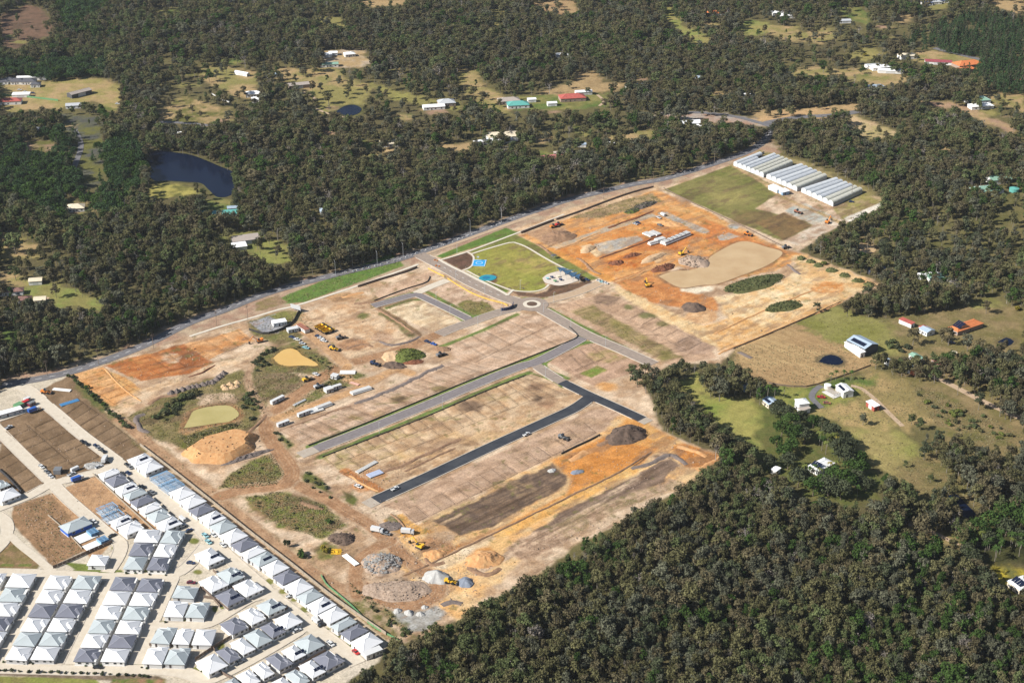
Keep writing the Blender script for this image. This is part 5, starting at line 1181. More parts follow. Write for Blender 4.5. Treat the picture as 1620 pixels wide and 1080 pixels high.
# fences of the estate
M_TIMB = mat('pale_timber', (.30, .25, .19), .85, var=.15); M_BRN = mat('brown_colorsteel', (.15, .11, .085), .7); M_DKF = mat('dark_colorsteel', (.05, .05, .055), .6)
def fence(name, p, h, m, label, cat='fence', panel=2.4, th=.12, post=None, smooth=True, z=0, group=None):
    L = smoothline(GA(p), panel) if smooth else GA(p)
    d = np.r_[0, np.cumsum(np.linalg.norm(np.diff(L, axis=0), axis=1))]; n = max(1, int(d[-1] / panel)); S = np.linspace(0, d[-1], n + 1)
    pts = np.c_[np.interp(S, d, L[:, 0]), np.interp(S, d, L[:, 1])]
    o = pts[0]; t = empty(name, (o[0], o[1], 0), 0, label, cat, group)
    for i in range(n):
        a, b = pts[i] - o, pts[i + 1] - o; e = (b - a) / (np.linalg.norm(b - a) + 1e-9); q = np.array((-e[1], e[0])) * th / 2; a = a + e * .06; b = b - e * .06
        if i < 295:
            MB().add([(*(a + q), z), (*(a - q), z), (*(b - q), z), (*(b + q), z), (*(a + q), z + h), (*(a - q), z + h), (*(b - q), z + h), (*(b + q), z + h)],
                 [(0, 1, 2, 3), (7, 6, 5, 4), (1, 0, 4, 5), (2, 1, 5, 6), (3, 2, 6, 7), (0, 3, 7, 4)]).build('panel', m, t)
        if post and i % 2 == 0: MB().box(a[0] - .11, a[0] + .11, a[1] - .11, a[1] + .11, z, z + h + .15).build('post', post, t)
    return t
fence('timber_fence', [(222, 705), (280, 750), (340, 798), (400, 846), (460, 892), (520, 940), (570, 976), (611, 1004)], 1.8, M_TIMB, 'long pale timber fence behind the row of villas', panel=4.5, th=.2, post=M_DKF)
fence('brown_fence', [(100, 779), (130, 806), (165, 838)], 1.6, M_BRN, 'brown fence line between dirt lots left of the blue-wrapped house') if False else None
fence('retaining_wall', [(147, 750), (190, 790), (240, 836), (250, 846)], 1.0, M_TIMB, 'pale retaining wall behind the row facing the frames', 'wall', 4, .35)
fence('retaining_wall', [(76, 815), (100, 836), (130, 868)], .8, M_TIMB, 'pale retaining wall between the vacant lot and the white slabs', 'wall', 4, .3)
fence('dark_fence', [(84, 899), (110, 888), (145, 872), (178, 858)], 1.8, M_BRN, 'dark brown fence at the foot of the vacant lot and slabs', panel=2.6)
fence('dark_fence', [(-4, 742), (14, 758), (34, 780)], 1.8, M_DKF, 'dark fence behind the two houses at the left edge', panel=2.6)
for p, la in (([(337, 903), (353, 918), (376, 938), (390, 948)], 'brown fence up the middle of the upper diagonal cluster'), ([(322, 945), (340, 948), (362, 966)], 'brown fence below the white villa by the maroon car'),
              ([(309, 1044), (330, 1030), (362, 1010), (400, 992), (426, 976), (456, 962)], 'brown fence between the rows of the middle cluster'), ([(345, 1062), (395, 1090)], 'brown fence at the foot of the lower cluster'),
              ([(440, 1078), (466, 1062), (488, 1046), (516, 1030)], 'brown fence between the rows of the lower cluster'), ([(236, 1021), (290, 1022), (336, 1024), (340, 1030)], 'brown fence between the five villas of the short lanes'),
              ([(308, 944), (318, 930), (332, 942), (348, 960)], 'brown fence round the yard right of the short lane')):
    fence('brown_fence', p, 1.7, M_BRN, la, panel=2.4, smooth=False)
# ---------------------------------------------------------------- single trees, palms, shrubs
def crown_obj(name, cr, m): return bpy.data.objects.new(name, None) if False else npmesh(name, cr[0], cr[1], m)
KIND = {}
def kind(key, make, H, bark, r=.22, top=.8):
    """shared crown and trunk meshes of one sort of tree"""
    if key not in KIND:
        L = []
        for i in range(4 if key not in ('gum',) else NG):
            c = make(i); L.append((npmesh('crown', c[0][0], c[0][1], LEAF['olive']), mesh('trunk', *(lambda m: (m.V, m.F))(trunk_mb(H, c[1], r, top, i)), bark)))
        KIND[key] = L
    return KIND[key]
def plant(name, key, x, y, H, leaf, label, cat, group, H0, wide=1.0):
    sets = KIND[key]; i = int(abs(x * 7.3 + y * 3.1)) % len(sets); cm, tm = sets[i]
    t = empty(name, (x, y, 0), (x * 12.9 + y * 4.7) % 6.28, label, cat, group); k = H / H0; t.scale = (k * wide, k * wide, k)
    c = obj('crown', cm, t); c.material_slots[0].link = 'OBJECT'; c.material_slots[0].material = LEAF[leaf]
    if tm: obj('trunk', tm, t)
    return t
kind('gum', lambda i: GUMS[i], 13, BARK)
kind('fig', lambda i: round_crown(300 + i), 10, BARKD, .35, .6)
kind('pine', lambda i: pine_crown(200 + i), 14, BARKD, .2, .95)
KIND['shrub'] = [(npmesh('crown', *shrub_crown(400 + i)[0], LEAF['green']), mesh('trunk', *(lambda m: (m.V, m.F))(trunk_mb(1.2, [], .07, .9, i)), BARKD)) for i in range(4)]
def palm_meshes(i):
    rs = np.random.RandomState(500 + i); V, Q = [], []; H = 9
    for k in range(16):
        a = k * 2.4 + rs.uniform(-.2, .2); L = rs.uniform(2.4, 3.3); up = rs.uniform(-.1, .9); p0 = np.array([0, 0, H]); n = len(V); prev = None
        for s in range(5):
            t = s / 4.0; r = L * t; z = H + up * r * .8 - 1.15 * (r / L) ** 2 * L * .55; w = .42 * (1 - t) + .12 if s else .12
            c = np.array([math.cos(a) * r, math.sin(a) * r, z]); q = np.array([-math.sin(a), math.cos(a), 0]) * w
            V += [tuple(c - q - (0, 0, .12 * w)), tuple(c + (0, 0, .1)), tuple(c + q - (0, 0, .12 * w))]
        for s in range(4):
            o = n + s * 3; Q += [(o, o + 1, o + 4, o + 3), (o + 1, o + 2, o + 5, o + 4)]
    tr = MB().bar((0, 0, -.2), (.2, 0, H), .2, .14, 6)
    return npmesh('fronds', np.array(V), np.array(Q), LEAF['lush']), mesh('trunk', tr.V, tr.F, BARK)
KIND['palm'] = [palm_meshes(i) for i in range(4)]
def palm(px, py, H, leaf, label, group='palms in the gardens'):
    x, y = G(px, py); t = plant('palm_tree', 'palm', x, y, H, leaf, label, 'palm', group, 9); t.children[0].name = 'fronds'; return t
# gums one can point at in the paddocks: base of the stem in the photograph, height, leaf colour
def near_what(px, py):
    for (x0, x1, y0, y1, s) in ((1000, 1085, 560, 640, 'in the dense clump at the end of the south road'), (1085, 1230, 560, 640, 'beside the blue shed at the paddock corner'), (1010, 1230, 640, 780, 'in the line between the green lawn and the dirt site'),
                                (1420, 1620, 680, 860, 'in the open stand right of the pale lawn'), (1300, 1420, 400, 520, 'beside the sandy earthworks corner'), (1420, 1620, 480, 620, 'among the red-roofed farm buildings'),
                                (1420, 1620, 300, 480, 'in the open bush above the farm paddock'), (1300, 1420, 640, 740, 'alone on the pale lawn')):
        if x0 <= px < x1 and y0 <= py < y1: return s
    return 'in the open bush'
TN = {'lush': 'bright green', 'bare': 'thin silvery', 'olive': 'olive', 'brown': 'bronze-tinted', 'grey': 'grey-green', 'green': 'mid green', 'dark': 'dark green'}
PG = []
for ln in '''1008 612 13 dark 1;1022 622 13 olive 1;1040 630 14 dark 1;1035 605 12 grey 1;1055 612 13 olive 1;1000 600 11 green 1;1065 600 12 dark 1;1020 600 12 olive 1;1078 588 10 dark 1;1048 646 12 olive 1;1060 652 13 green 1
1138 634 17 grey 1;1124 626 13 olive 1;1112 612 9 dark 1;1152 622 12 olive 1;1165 622 11 brown 1;1112 588 8 dark 1
1068 664 14 olive 1;1085 676 13 green 1;1100 684 14 olive 1;1115 694 13 dark 1;1128 700 14 olive 1;1142 708 13 green 1;1155 716 14 olive 1;1168 722 13 dark 1;1180 734 15 olive 1;1162 740 14 olive 1;1076 648 12 dark 1;1094 668 12 dark 1;1122 678 12 olive 1;1150 700 12 dark 1;1192 738 14 green 1
1340 500 13 brown 1;1362 496 11 olive 1;1374 502 10 grey 1;1292 494 8 dark 1;1372 476 12 dark 1;1392 486 13 olive 1;1404 492 12 olive 1;1426 496 12 brown 1;1448 496 12 olive 1;1416 470 13 grey 1
1444 546 13 brown 1;1500 546 14 brown 1;1490 540 11 brown 1;1530 556 13 grey 1;1548 566 14 brown 1;1565 580 15 brown 1;1582 600 14 olive 1;1590 622 13 brown 1;1560 600 12 olive 1;1540 590 12 brown 1;1470 592 9 brown 1;1610 600 14 brown 1;1548 648 12 dark 1;1605 640 12 brown 1;1520 580 11 olive 1
1365 672 9 grey 1;1462 727 12 dark 1;1432 739 5 green 1;1472 762 6 green 1;1455 680 9 green 1;1442 672 8 green 1
1500 740 12 grey 1;1516 750 14 grey 1;1530 772 15 grey 1;1545 784 15 brown 1;1560 780 14 olive 1;1575 790 15 grey 1;1590 784 14 brown 1;1602 778 15 olive 1;1490 724 12 olive 1;1510 716 13 brown 1;1530 724 13 olive 1;1552 736 13 grey 1;1570 748 14 brown 1;1590 744 13 olive 1;1610 752 14 grey 1;1555 760 14 brown 1;1422 840 15 brown 1;1458 852 16 brown 1;1470 842 14 grey 1;1490 838 14 brown 1;1440 820 13 olive 1;1508 830 13 brown 1
1489 432 13 dark 1;1505 428 12 olive 1;1530 426 13 dark 1;1550 440 12 olive 1;1520 456 13 dark 1;1545 470 12 brown 1;1570 430 12 grey 1;1590 450 12 olive 1;1610 470 12 dark 1;1480 470 12 brown 1;1500 488 12 olive 1;1525 486 11 grey 1;1560 496 10 brown 1;1450 430 12 brown 1;1430 420 12 olive 1'''.replace('\n', ';').split(';'):
    a = ln.split(); px, py, H, lf = float(a[0]), float(a[1]), float(a[2]), a[3]; x, y = G(px, py)
    PG.append((x, y))
    plant('gum_tree', 'gum', x, y, H, lf, '%s%s gum %s' % ('tall ' if H > 13.5 else 'low ' if H < 11.5 else '', TN[lf], near_what(px, py)), 'tree', 'single gums round the paddocks', 13, 1.12)
for (x, y, H, tn, px, py) in single_gums[:300 - len(PG)]:
    lf = TONES[tn]
    wh = 'below the last white villa' if px < 760 else 'below the grey gravel heaps' if px < 900 else 'below the dark soil strips' if px < 1120 else 'below the palm garden house' if px < 1380 else 'left of the yellow flower bed'
    ro = 'bottom edge' if py > 1060 else 'mid rows' if py > 1000 else 'higher up'
    plant('gum_tree', 'gum', x, y, H, lf, '%s%s gum of the lower wood %s, %s' % ('tall ' if H > 14.6 else 'low ' if H < 11.5 else '', TN[lf], wh, ro), 'tree', 'gums of the lower wood', 13, .9)
# the gums left over join their neighbours in a small copse
left = single_gums[300 - len(PG):]
if left:
    q = np.array([(x, y, 0, (x * 3) % 6.28, H / 13, H / 13, tn * NG + i % NG) for i, (x, y, H, tn, a, b) in enumerate(left)])
    mass('gum_copse', near, q)
# dark broad-leaved trees round the white house, and over the palm garden
for ln in '''1240 726 9 lush by the left of the white house;1228 710 8 lush at the lawn corner;1252 716 9 lush over the white house;1262 690 9 dark behind the white house;1286 676 8 lush under the two white farmhouses;1300 680 8 dark under the two white farmhouses;1318 690 8 dark under the two white farmhouses;1336 706 9 dark at the edge of the pale lawn;1345 712 8 dark at the edge of the pale lawn;1318 766 11 lush below the white house;1336 776 12 lush below the white house;1352 770 10 dark right of the white house;1362 752 9 lush right of the white house;1345 750 9 lush right of the white house;1370 776 8 dark right of the white house;1300 772 8 lush below the white house;1400 766 5 lush alone at the foot of the pale lawn;1226 660 7 dark between the two white farmhouses;1243 664 9 dark between the two white farmhouses;1215 740 8 dark by the small white shed;1275 764 8 dark below the white house;1525 866 11 lush over the palm garden;1545 850 11 lush over the palm garden;1565 838 11 lush over the palm garden;1585 826 11 lush over the palm garden;1605 818 11 lush over the palm garden;1530 886 9 dark over the palm garden;1615 836 11 lush over the palm garden;1590 848 10 dark over the palm garden;1560 864 9 dark over the palm garden;1540 896 8 dark over the palm garden;1610 862 9 dark over the palm garden;1256 700 11 lush in the middle of the dense garden;1272 702 10 dark in the middle of the dense garden;1310 696 9 dark in the middle of the dense garden;1326 722 11 dark above the white house;1334 738 12 dark right of the white house;1246 742 10 dark left of the white house;1262 770 11 dark below the white house;1286 784 11 lush below the white house;1310 784 12 dark below the white house;1330 790 11 dark below the white house;1250 678 10 lush below the two-storey farmhouse;1266 672 9 dark below the two-storey farmhouse;1236 690 10 lush at the lawn edge of the garden;1358 736 9 lush right of the white house;1232 652 8 dark in front of the blue-grey farmhouse'''.split(';'):
    a = ln.split(' ', 4); x, y = G(float(a[0]), float(a[1]))
    plant('broadleaf_tree', 'fig', x, y, float(a[2]), a[3], '%s round-headed tree %s' % ({'lush': 'bright green', 'dark': 'dark green'}[a[3]], a[4]), 'tree', 'round-headed garden trees', 9.5, 1.0)
for i, ln in enumerate('''1300 712 9 lush;1306 718 8 lime;1309 706 8 lime;1318 704 8 lime;1324 708 7 yellow;1296 704 9 lime;1330 716 8 lush;1288 752 7 lush;1280 756 7 lush;1272 752 7 lime;1296 758 7 lime;1312 748 7 yellow;1322 746 7 lime;1356 786 7 lush;1225 632 8 lush;1214 630 9 lush;1240 628 7 lime;1314 606 7 lush;1322 602 7 lush;1335 602 7 lush;1346 602 7 lush'''.split('\n' if False else ';')):
    a = ln.split(); palm(float(a[0]), float(a[1]), float(a[2]), a[3], {'lush': 'feathery green palm', 'lime': 'yellow-green palm', 'yellow': 'golden palm'}[a[3]] + (' beside the white house in its garden' if float(a[1]) > 690 else ' behind the white sheds at the paddock'))
for i in range(26):
    px, py = rnd.uniform(1520, 1618), rnd.uniform(858, 892); palm(px, py, rnd.uniform(6, 9), rnd.choice(['lush', 'lush', 'lime']), 'palm with drooping fronds in the dark grove above the flower bed', 'palms of the grove')
# shrubs
def shrub(px, py, H, leaf, label, group, name='shrub', wide=1.0):
    x, y = G(px, py); return plant(name, 'shrub', x, y, H, leaf, label, 'shrub', group, 2.2, wide)
SH = {'green': 'green', 'lush': 'bright green', 'dark': 'dark green', 'yellow': 'yellow-flowered', 'lime': 'yellow-green', 'red': 'dark red', 'olive': 'olive', 'grey': 'grey-green'}
HL = smoothline(GA([(108, 596), (120, 602), (132, 612), (150, 628), (168, 645), (185, 662), (200, 676)]), 4.2)
for i, (x, y) in enumerate(HL):
    lf = ['green', 'dark', 'lush'][i % 3]
    plant('shrub', 'shrub', x + rnd.uniform(-.8, .8), y + rnd.uniform(-.8, .8), rnd.uniform(1.8, 3.4), lf, '%s shrub in the planted belt between the vacant lots and the orange pad' % SH[lf], 'shrub', 'shrubs of the belt beside the vacant lots', 2.2, 1.2)
def scatter_shrubs(p, n, hs, leafs, where, group):
    P = GA(p); lo, hi = P.min(0), P.max(0); k = 0
    while k < n:
        x, y = rnd.uniform(lo[0], hi[0]), rnd.uniform(lo[1], hi[1])
        if not inside(P, np.array([x]), np.array([y]))[0]: continue
        lf = rnd.choice(leafs); plant('shrub', 'shrub', x, y, rnd.uniform(*hs), lf, '%s shrub %s' % (SH[lf], where), 'shrub', group, 2.2, rnd.uniform(1, 1.35)); k += 1
scatter_shrubs([(245, 664), (262, 642), (296, 620), (316, 622), (292, 646), (262, 668)], 34, (1.6, 3.6), ['green', 'dark', 'green', 'olive'], 'in the thicket left of the algae pond', 'thicket by the algae pond')
scatter_shrubs([(376, 626), (404, 622), (412, 652), (396, 668), (384, 648)], 18, (1.5, 3.2), ['green', 'dark'], 'right of the algae pond', 'shrubs right of the algae pond')
scatter_shrubs([(300, 690), (366, 670), (384, 674), (366, 688), (310, 708)], 22, (.9, 1.8), ['olive', 'lime', 'green'], 'on the bank below the algae pond', 'shrubs below the algae pond')
scatter_shrubs([(398, 574), (424, 552), (440, 545), (434, 562), (424, 580), (404, 590)], 20, (1.4, 3), ['green', 'dark'], 'left of the ochre pond', 'shrubs left of the ochre pond')
scatter_shrubs([(458, 548), (474, 548), (500, 562), (530, 576), (518, 588), (506, 578), (480, 560)], 16, (.8, 1.7), ['olive', 'green'], 'right of the ochre pond', 'shrubs right of the ochre pond')
scatter_shrubs([(430, 682), (440, 684), (462, 706), (454, 712)], 9, (1, 2), ['green', 'dark'], 'beside the bend of the haul track', 'shrubs at the haul track bend')
scatter_shrubs([(474, 750), (488, 748), (522, 774), (526, 790), (504, 784)], 12, (1, 2.2), ['green', 'dark'], 'between the haul tracks', 'shrubs between the haul tracks')
scatter_shrubs([(480, 628), (520, 594), (560, 590), (540, 612), (500, 632)], 12, (.9, 2), ['green', 'olive'], 'between the site sheds', 'shrubs between the site sheds')
scatter_shrubs([(1440, 620), (1500, 640), (1560, 660), (1600, 690), (1560, 700), (1490, 672)], 30, (1.5, 3.6), ['green', 'olive', 'lime', 'dark'], 'on the rough ground right of the farm paddock', 'shrubs right of the farm paddock')
scatter_shrubs([(550, 925), (600, 955), (650, 1000), (640, 1008), (580, 965)], 20, (.8, 2), ['olive', 'green'], 'on the bank inside the loop track', 'shrubs by the loop track')
scatter_shrubs([(1285, 385), (1330, 360), (1345, 385), (1345, 420), (1300, 420)], 26, (2, 5), ['lime', 'green', 'grey', 'olive'], 'beside the tan pond above the sandy pads', 'thicket by the tan pond')
scatter_shrubs([(1396, 540), (1412, 538), (1440, 552), (1436, 560), (1412, 556)], 9, (2.5, 4), ['dark', 'green'], 'in the row beside the big grey shed', 'shrubs beside the grey shed')
scatter_shrubs([(350, 770), (380, 744), (425, 720), (446, 748), (434, 764), (385, 771)], 14, (.6, 1.2), ['olive', 'green', 'lime'], 'on the weedy triangle below the orange stockpile', 'weeds below the stockpile')
scatter_shrubs([(392, 786), (440, 780), (510, 800), (540, 830), (510, 848), (440, 830)], 20, (.6, 1.3), ['olive', 'green', 'lime'], 'on the weedy patch inside the haul tracks', 'weeds inside the haul tracks')
for px, py, H, lf, la in ((455, 864, 6, 'dark', 'tall thin dark shrub beside the track above the fence row'), (477, 880, 4.6, 'lush', 'round dark green bush beside the track above the fence row'), (515, 872, 4, 'yellow', 'yellow-green bush beside the dark soil heap'),
                          (520, 826, 3, 'lush', 'green bush above the dark soil heap'), (84, 208, 7, 'yellow', 'golden tree beside the brown paddock at far left'), (66, 118, 6, 'lime', 'lime green tree at the end of the long white shed'), (390, 409, 4, 'red', 'dark red bush beside the grey farm shed'),
                          (1368, 88, 5, 'yellow', 'yellow-flowering tree in the far paddock'), (1412, 372, 6, 'lime', 'yellow-green tree left of the tan pond clearing'), (1424, 384, 6, 'yellow', 'golden wattle beside the tan pond clearing'), (1366, 384, 5, 'lime', 'lime green bush on the tan pond bank'), (1608, 490, 4, 'yellow', 'bright yellow-green bush at the right edge'),
                          (1233, 182, 9, 'dark', 'narrow dark conifer on the bare verge')):
    shrub(px, py, H, lf, la, None, 'garden_tree' if H > 4.5 else 'shrub', .45 if 'thin' in la or 'narrow' in la else 1)
scatter_shrubs([(1564, 896), (1580, 894), (1606, 905), (1590, 918)], 10, (.8, 1.5), ['yellow'], 'in the flower bed beside the white roof at the right edge', 'yellow flower bed')
for ln in '''470 149 10;507 146 10;455 126 9;498 118 9;552 150 11;580 148 10;600 150 9;640 168 9;480 122 9;440 150 11;460 160 11;548 156 8;600 176 8;262 150 10;330 165 9;270 170 11;318 185 6;260 185 5;300 148 10;560 125 9;750 150 9;770 158 8;790 170 9;900 140 8;930 150 8;1286 58 9;1300 66 10;1322 66 11;1338 56 10;1260 64 9;1312 96 12;1320 104 12;1402 106 15;1450 96 8;1345 96 7;1332 108 6;1338 112 5;1260 110 5;1275 112 5;1110 46 10;1090 50 9;720 178 7;698 160 9;640 225 9;610 235 9;408 395 11;418 380 10;440 402 9'''.split(';'):
    a = ln.split(); x, y = G(float(a[0]), float(a[1])); lf = rnd.choice(['olive', 'brown', 'grey', 'dark'])
    reg = 'far left paddocks' if float(a[0]) < 420 else 'middle paddocks beyond the old road' if float(a[0]) < 1000 else 'far right paddocks'
    plant('paddock_tree', 'gum', x, y, float(a[2]), lf, '%s tree standing in the open in the %s' % (TN[lf], reg), 'tree', 'scattered trees of the far paddocks', 13, 1.3)
# ---------------------------------------------------------------- sheds and farmhouses beyond the site
def rmat(n, c, v=.08): return mat(n, c, .55, var=v, scale=.4)
RM = {'white': rmat('white_sheet', (.74, .74, .73)), 'grey': rmat('grey_sheet', (.40, .41, .42)), 'blue': rmat('blue_grey_sheet', (.30, .37, .44)), 'dark': rmat('dark_sheet', (.09, .09, .10)), 'cream': rmat('cream_sheet', (.60, .52, .38)),
      'red': rmat('red_tiles', (.36, .09, .07), .2), 'orange': rmat('orange_tiles', (.52, .17, .06), .15), 'brown': rmat('brown_tiles', (.20, .11, .09), .2), 'green': rmat('green_sheet', (.20, .33, .25)), 'teal': rmat('teal_sheet', (.10, .32, .28)), 'pink': rmat('pink_tiles', (.42, .14, .14), .2),
      'tan': rmat('tan_sheet', (.34, .29, .25)), 'maroon': rmat('maroon_sheet', (.25, .06, .07), .2), 'navy': rmat('navy_sheet', (.06, .08, .14))}
WM = {'white': M_WALLW, 'grey': M_WALLG, 'brick': M_WALLB, 'cream': mat('cream_wall', (.55, .48, .36), .8), 'orange': mat('orange_cladding', (.50, .16, .08), .7), 'red': mat('red_cladding', (.30, .07, .05), .7), 'dark': mat('dark_cladding', (.07, .07, .075), .7), 'blue': mat('blue_cladding', (.20, .30, .42), .7)}
def building(name, c, ang, w, d, h, roof, wall, label, cat, shape='gable', group=None, panels=0, door=True, pitch=.3):
    t = empty(name, (c[0], c[1], 0), ang, label, cat, group); X, Y = w / 2 - .35, d / 2 - .35
    wl_ = MB().box(-X, X, -Y, Y, 0, h - .02); rf = MB()
    if shape == 'hip':
        a = hip(rf, -w / 2, w / 2, -d / 2, d / 2, h, .42, .18); rg = MB(); ridges(rg, *a, w >= d); rg.build('ridge_cap', M_RIDGE['L'] if roof in ('white', 'grey', 'blue', 'green') else RM[roof], t)
    elif shape == 'gable':
        zr = h + d / 2 * pitch
        for s in (-1, 1):
            y0, z0 = s * d / 2, h
            V = [(-w / 2, y0, z0), (w / 2, y0, z0), (w / 2, 0, zr), (-w / 2, 0, zr)]; V += [(p[0], p[1], p[2] + .14) for p in V]
            Fc = [(0, 1, 2, 3), (7, 6, 5, 4), (1, 0, 4, 5), (2, 1, 5, 6), (3, 2, 6, 7), (0, 3, 7, 4)]
            rf.add(V, Fc if s > 0 else [f[::-1] for f in Fc])
        wl_.add([(-X, -Y, h - .02), (-X, Y, h - .02), (-X, 0, zr - .04), (-X + .1, -Y, h - .02), (-X + .1, Y, h - .02), (-X + .1, 0, zr - .04)], [(0, 2, 1), (3, 4, 5)])
        wl_.add([(X, -Y, h - .02), (X, Y, h - .02), (X, 0, zr - .04), (X - .1, -Y, h - .02), (X - .1, Y, h - .02), (X - .1, 0, zr - .04)], [(0, 1, 2), (3, 5, 4)])
        MB().bar((-w / 2, 0, zr + .14), (w / 2, 0, zr + .14), .15, n=4).build('ridge_cap', RM[roof], t)
    else:
        rf.add([(-w / 2, -d / 2, h), (w / 2, -d / 2, h), (w / 2, d / 2, h + d * .08), (-w / 2, d / 2, h + d * .08), (-w / 2, -d / 2, h + .15), (w / 2, -d / 2, h + .15), (w / 2, d / 2, h + d * .08 + .15), (-w / 2, d / 2, h + d * .08 + .15)],
               [(3, 2, 1, 0), (4, 5, 6, 7), (0, 1, 5, 4), (1, 2, 6, 5), (2, 3, 7, 6), (3, 0, 4, 7)])
    wl_.build('wall', WM[wall], t); rf.build('roof', RM[roof], t)
    if cat in ('shed', 'barn', 'carport'):
        if door: MB().box(-w * .18, w * .18, -Y - .06, -Y + .02, 0, h * .85).build('roller_door', M_GAR, t)
        MB().box(X - .02, X + .06, -Y * .4, -Y * .4 + 1, 0, 2.1).build('side_door', M_DOOR, t)
    else:
        for k in (-.3, .05, .32): window(t, k * w, -Y, .9, 2.1, min(1.6, w * .14), 'y', -1)
        window(t, 0, X, .9, 2.1, min(1.6, d * .2), 'x', 1)
        MB().box(-w * .14, -w * .14 + 1, -Y - .05, -Y + .02, 0, 2.1).build('front_door', M_DOOR, t)
    for i in range(panels):
        s = pitch if shape == 'gable' else .42 if shape == 'hip' else -.08
        x0 = -w * .36 + i * w * .72 / panels; x1 = x0 + w * .70 / panels - .12; y0, y1 = -d * .40, -d * .16
        f = lambda y: h + .17 + .12 + (d / 2 + y) * s if shape != 'flat' else h + .3 + (y + d / 2) * .08
        V = [(x0, y0, f(y0)), (x1, y0, f(y0)), (x1, y1, f(y1)), (x0, y1, f(y1))]; V += [(p[0], p[1], p[2] - .05) for p in V]
        MB().add(V, [(0, 1, 2, 3), (7, 6, 5, 4), (1, 0, 4, 5), (2, 1, 5, 6), (3, 2, 6, 7), (0, 3, 7, 4)]).build('solar_panel', M_PANEL, t)
    return t
def bq(q, h, roof, wall, label, cat='house', shape='gable', name=None, **kw):
    """from the four eave corners: left, bottom, right, top"""
    P = GA(q, h); c = P.mean(0); u = (P[1] - P[0] + P[2] - P[3]) / 2; v = (P[3] - P[0] + P[2] - P[1]) / 2; a = math.atan2(u[1], u[0])
    d = abs(-math.sin(a) * v[0] + math.cos(a) * v[1]); w = np.linalg.norm(u)
    if d > w * 1.02 and shape == 'gable': a -= math.pi / 2; w, d = d, w; a += math.pi if math.cos(a) < 0 and False else 0
    return building(name or {'house': 'farmhouse', 'shed': 'farm_shed'}.get(cat, cat), c, a, w, d, h, roof, wall, label, cat, shape, **kw)
bq([(1341, 537), (1366, 553), (1393, 544), (1359, 531)], 5.2, 'blue', 'dark', 'large grey-roofed shed with solar panels beside the tan field', 'shed', panels=6)
bq([(1336, 541), (1362, 560), (1369, 556), (1343, 539)], 3.6, 'white', 'white', 'white lean-to along the large grey-roofed shed', 'shed', 'flat')
bq([(1398, 568), (1414, 578), (1418, 575), (1404, 566)], 3, 'blue', 'white', 'small blue-roofed white shed by the orange-walled stable', 'shed', 'flat')
bq([(1424, 576), (1447, 587), (1459, 582), (1436, 572)], 3.6, 'blue', 'orange', 'stable with orange walls and a blue-grey solar roof', 'shed', panels=5)
bq([(1438, 561), (1455, 571), (1464, 566), (1447, 557)], 3, 'green', 'white', 'low green-roofed house behind the orange-walled stable', 'house')
bq([(1475, 569), (1486, 582), (1499, 574), (1488, 563)], 3, 'maroon', 'brick', 'dark red hip-roofed house among the brown gums', 'house', 'hip')
bq([(1422, 505), (1443, 514), (1447, 510), (1427, 502)], 3, 'red', 'white', 'long narrow red-roofed shed on the green paddock', 'shed', 'flat')
bq([(1455, 521), (1468, 527), (1479, 522), (1464, 514)], 3, 'blue', 'white', 'white house with red and grey roof beside a gum', 'house')
bq([(1454, 517), (1462, 521), (1468, 517), (1460, 513)], 3.2, 'red', 'white', 'small red-roofed wing behind the white house', 'house', 'hip')
bq([(1506, 521), (1519, 527), (1553, 510), (1534, 501)], 3, 'orange', 'brick', 'large orange hip-roofed house with solar panels on the lawn', 'house', 'hip', panels=4)
bq([(1322, 610), (1334, 621), (1352, 619), (1338, 606)], 4, 'white', 'white', 'white farm shed with two solar strips by the black drive', 'shed', panels=6)
bq([(1205, 632), (1217, 641), (1233, 636), (1222, 627)], 3, 'blue', 'cream', 'blue-grey roofed farmhouse behind the dark trees', 'house', panels=3)
bq([(1257, 632), (1266, 642), (1280, 636), (1274, 629)], 5.4, 'white', 'white', 'two-storey white farmhouse with a flat white roof', 'house', 'hip')
bq([(1261, 645), (1269, 651), (1283, 646), (1275, 641)], 2.7, 'tan', 'white', 'low tan verandah in front of the two-storey farmhouse', 'house', 'flat')
bq([(1370, 635), (1384, 645), (1392, 641), (1378, 632)], 3.2, 'white', 'red', 'open red-walled hay shed with a white roof', 'shed', 'flat')
bq([(1169, 606), (1180, 615), (1190, 611), (1179, 602)], 3, 'blue', 'blue', 'blue-roofed shed under the gums by the green lawn', 'shed')
bq([(1196, 615), (1203, 619), (1208, 616), (1201, 612)], 2.6, 'grey', 'white', 'little grey-roofed shed left of the palms', 'shed', 'flat')
bq([(1278, 738), (1297, 746), (1320, 732), (1303, 722)], 3.2, 'white', 'white', 'white-roofed house with two solar strips in the dense garden', 'house', 'hip', panels=4)
bq([(1219, 742), (1228, 746), (1236, 741), (1227, 737)], 2.6, 'white', 'white', 'small white shed at the edge of the lower wood', 'shed', 'flat')
bq([(1598, 922), (1618, 938), (1644, 918), (1622, 903)], 3.2, 'white', 'cream', 'white-roofed house with solar panels cut by the right edge', 'house', 'hip', panels=4)
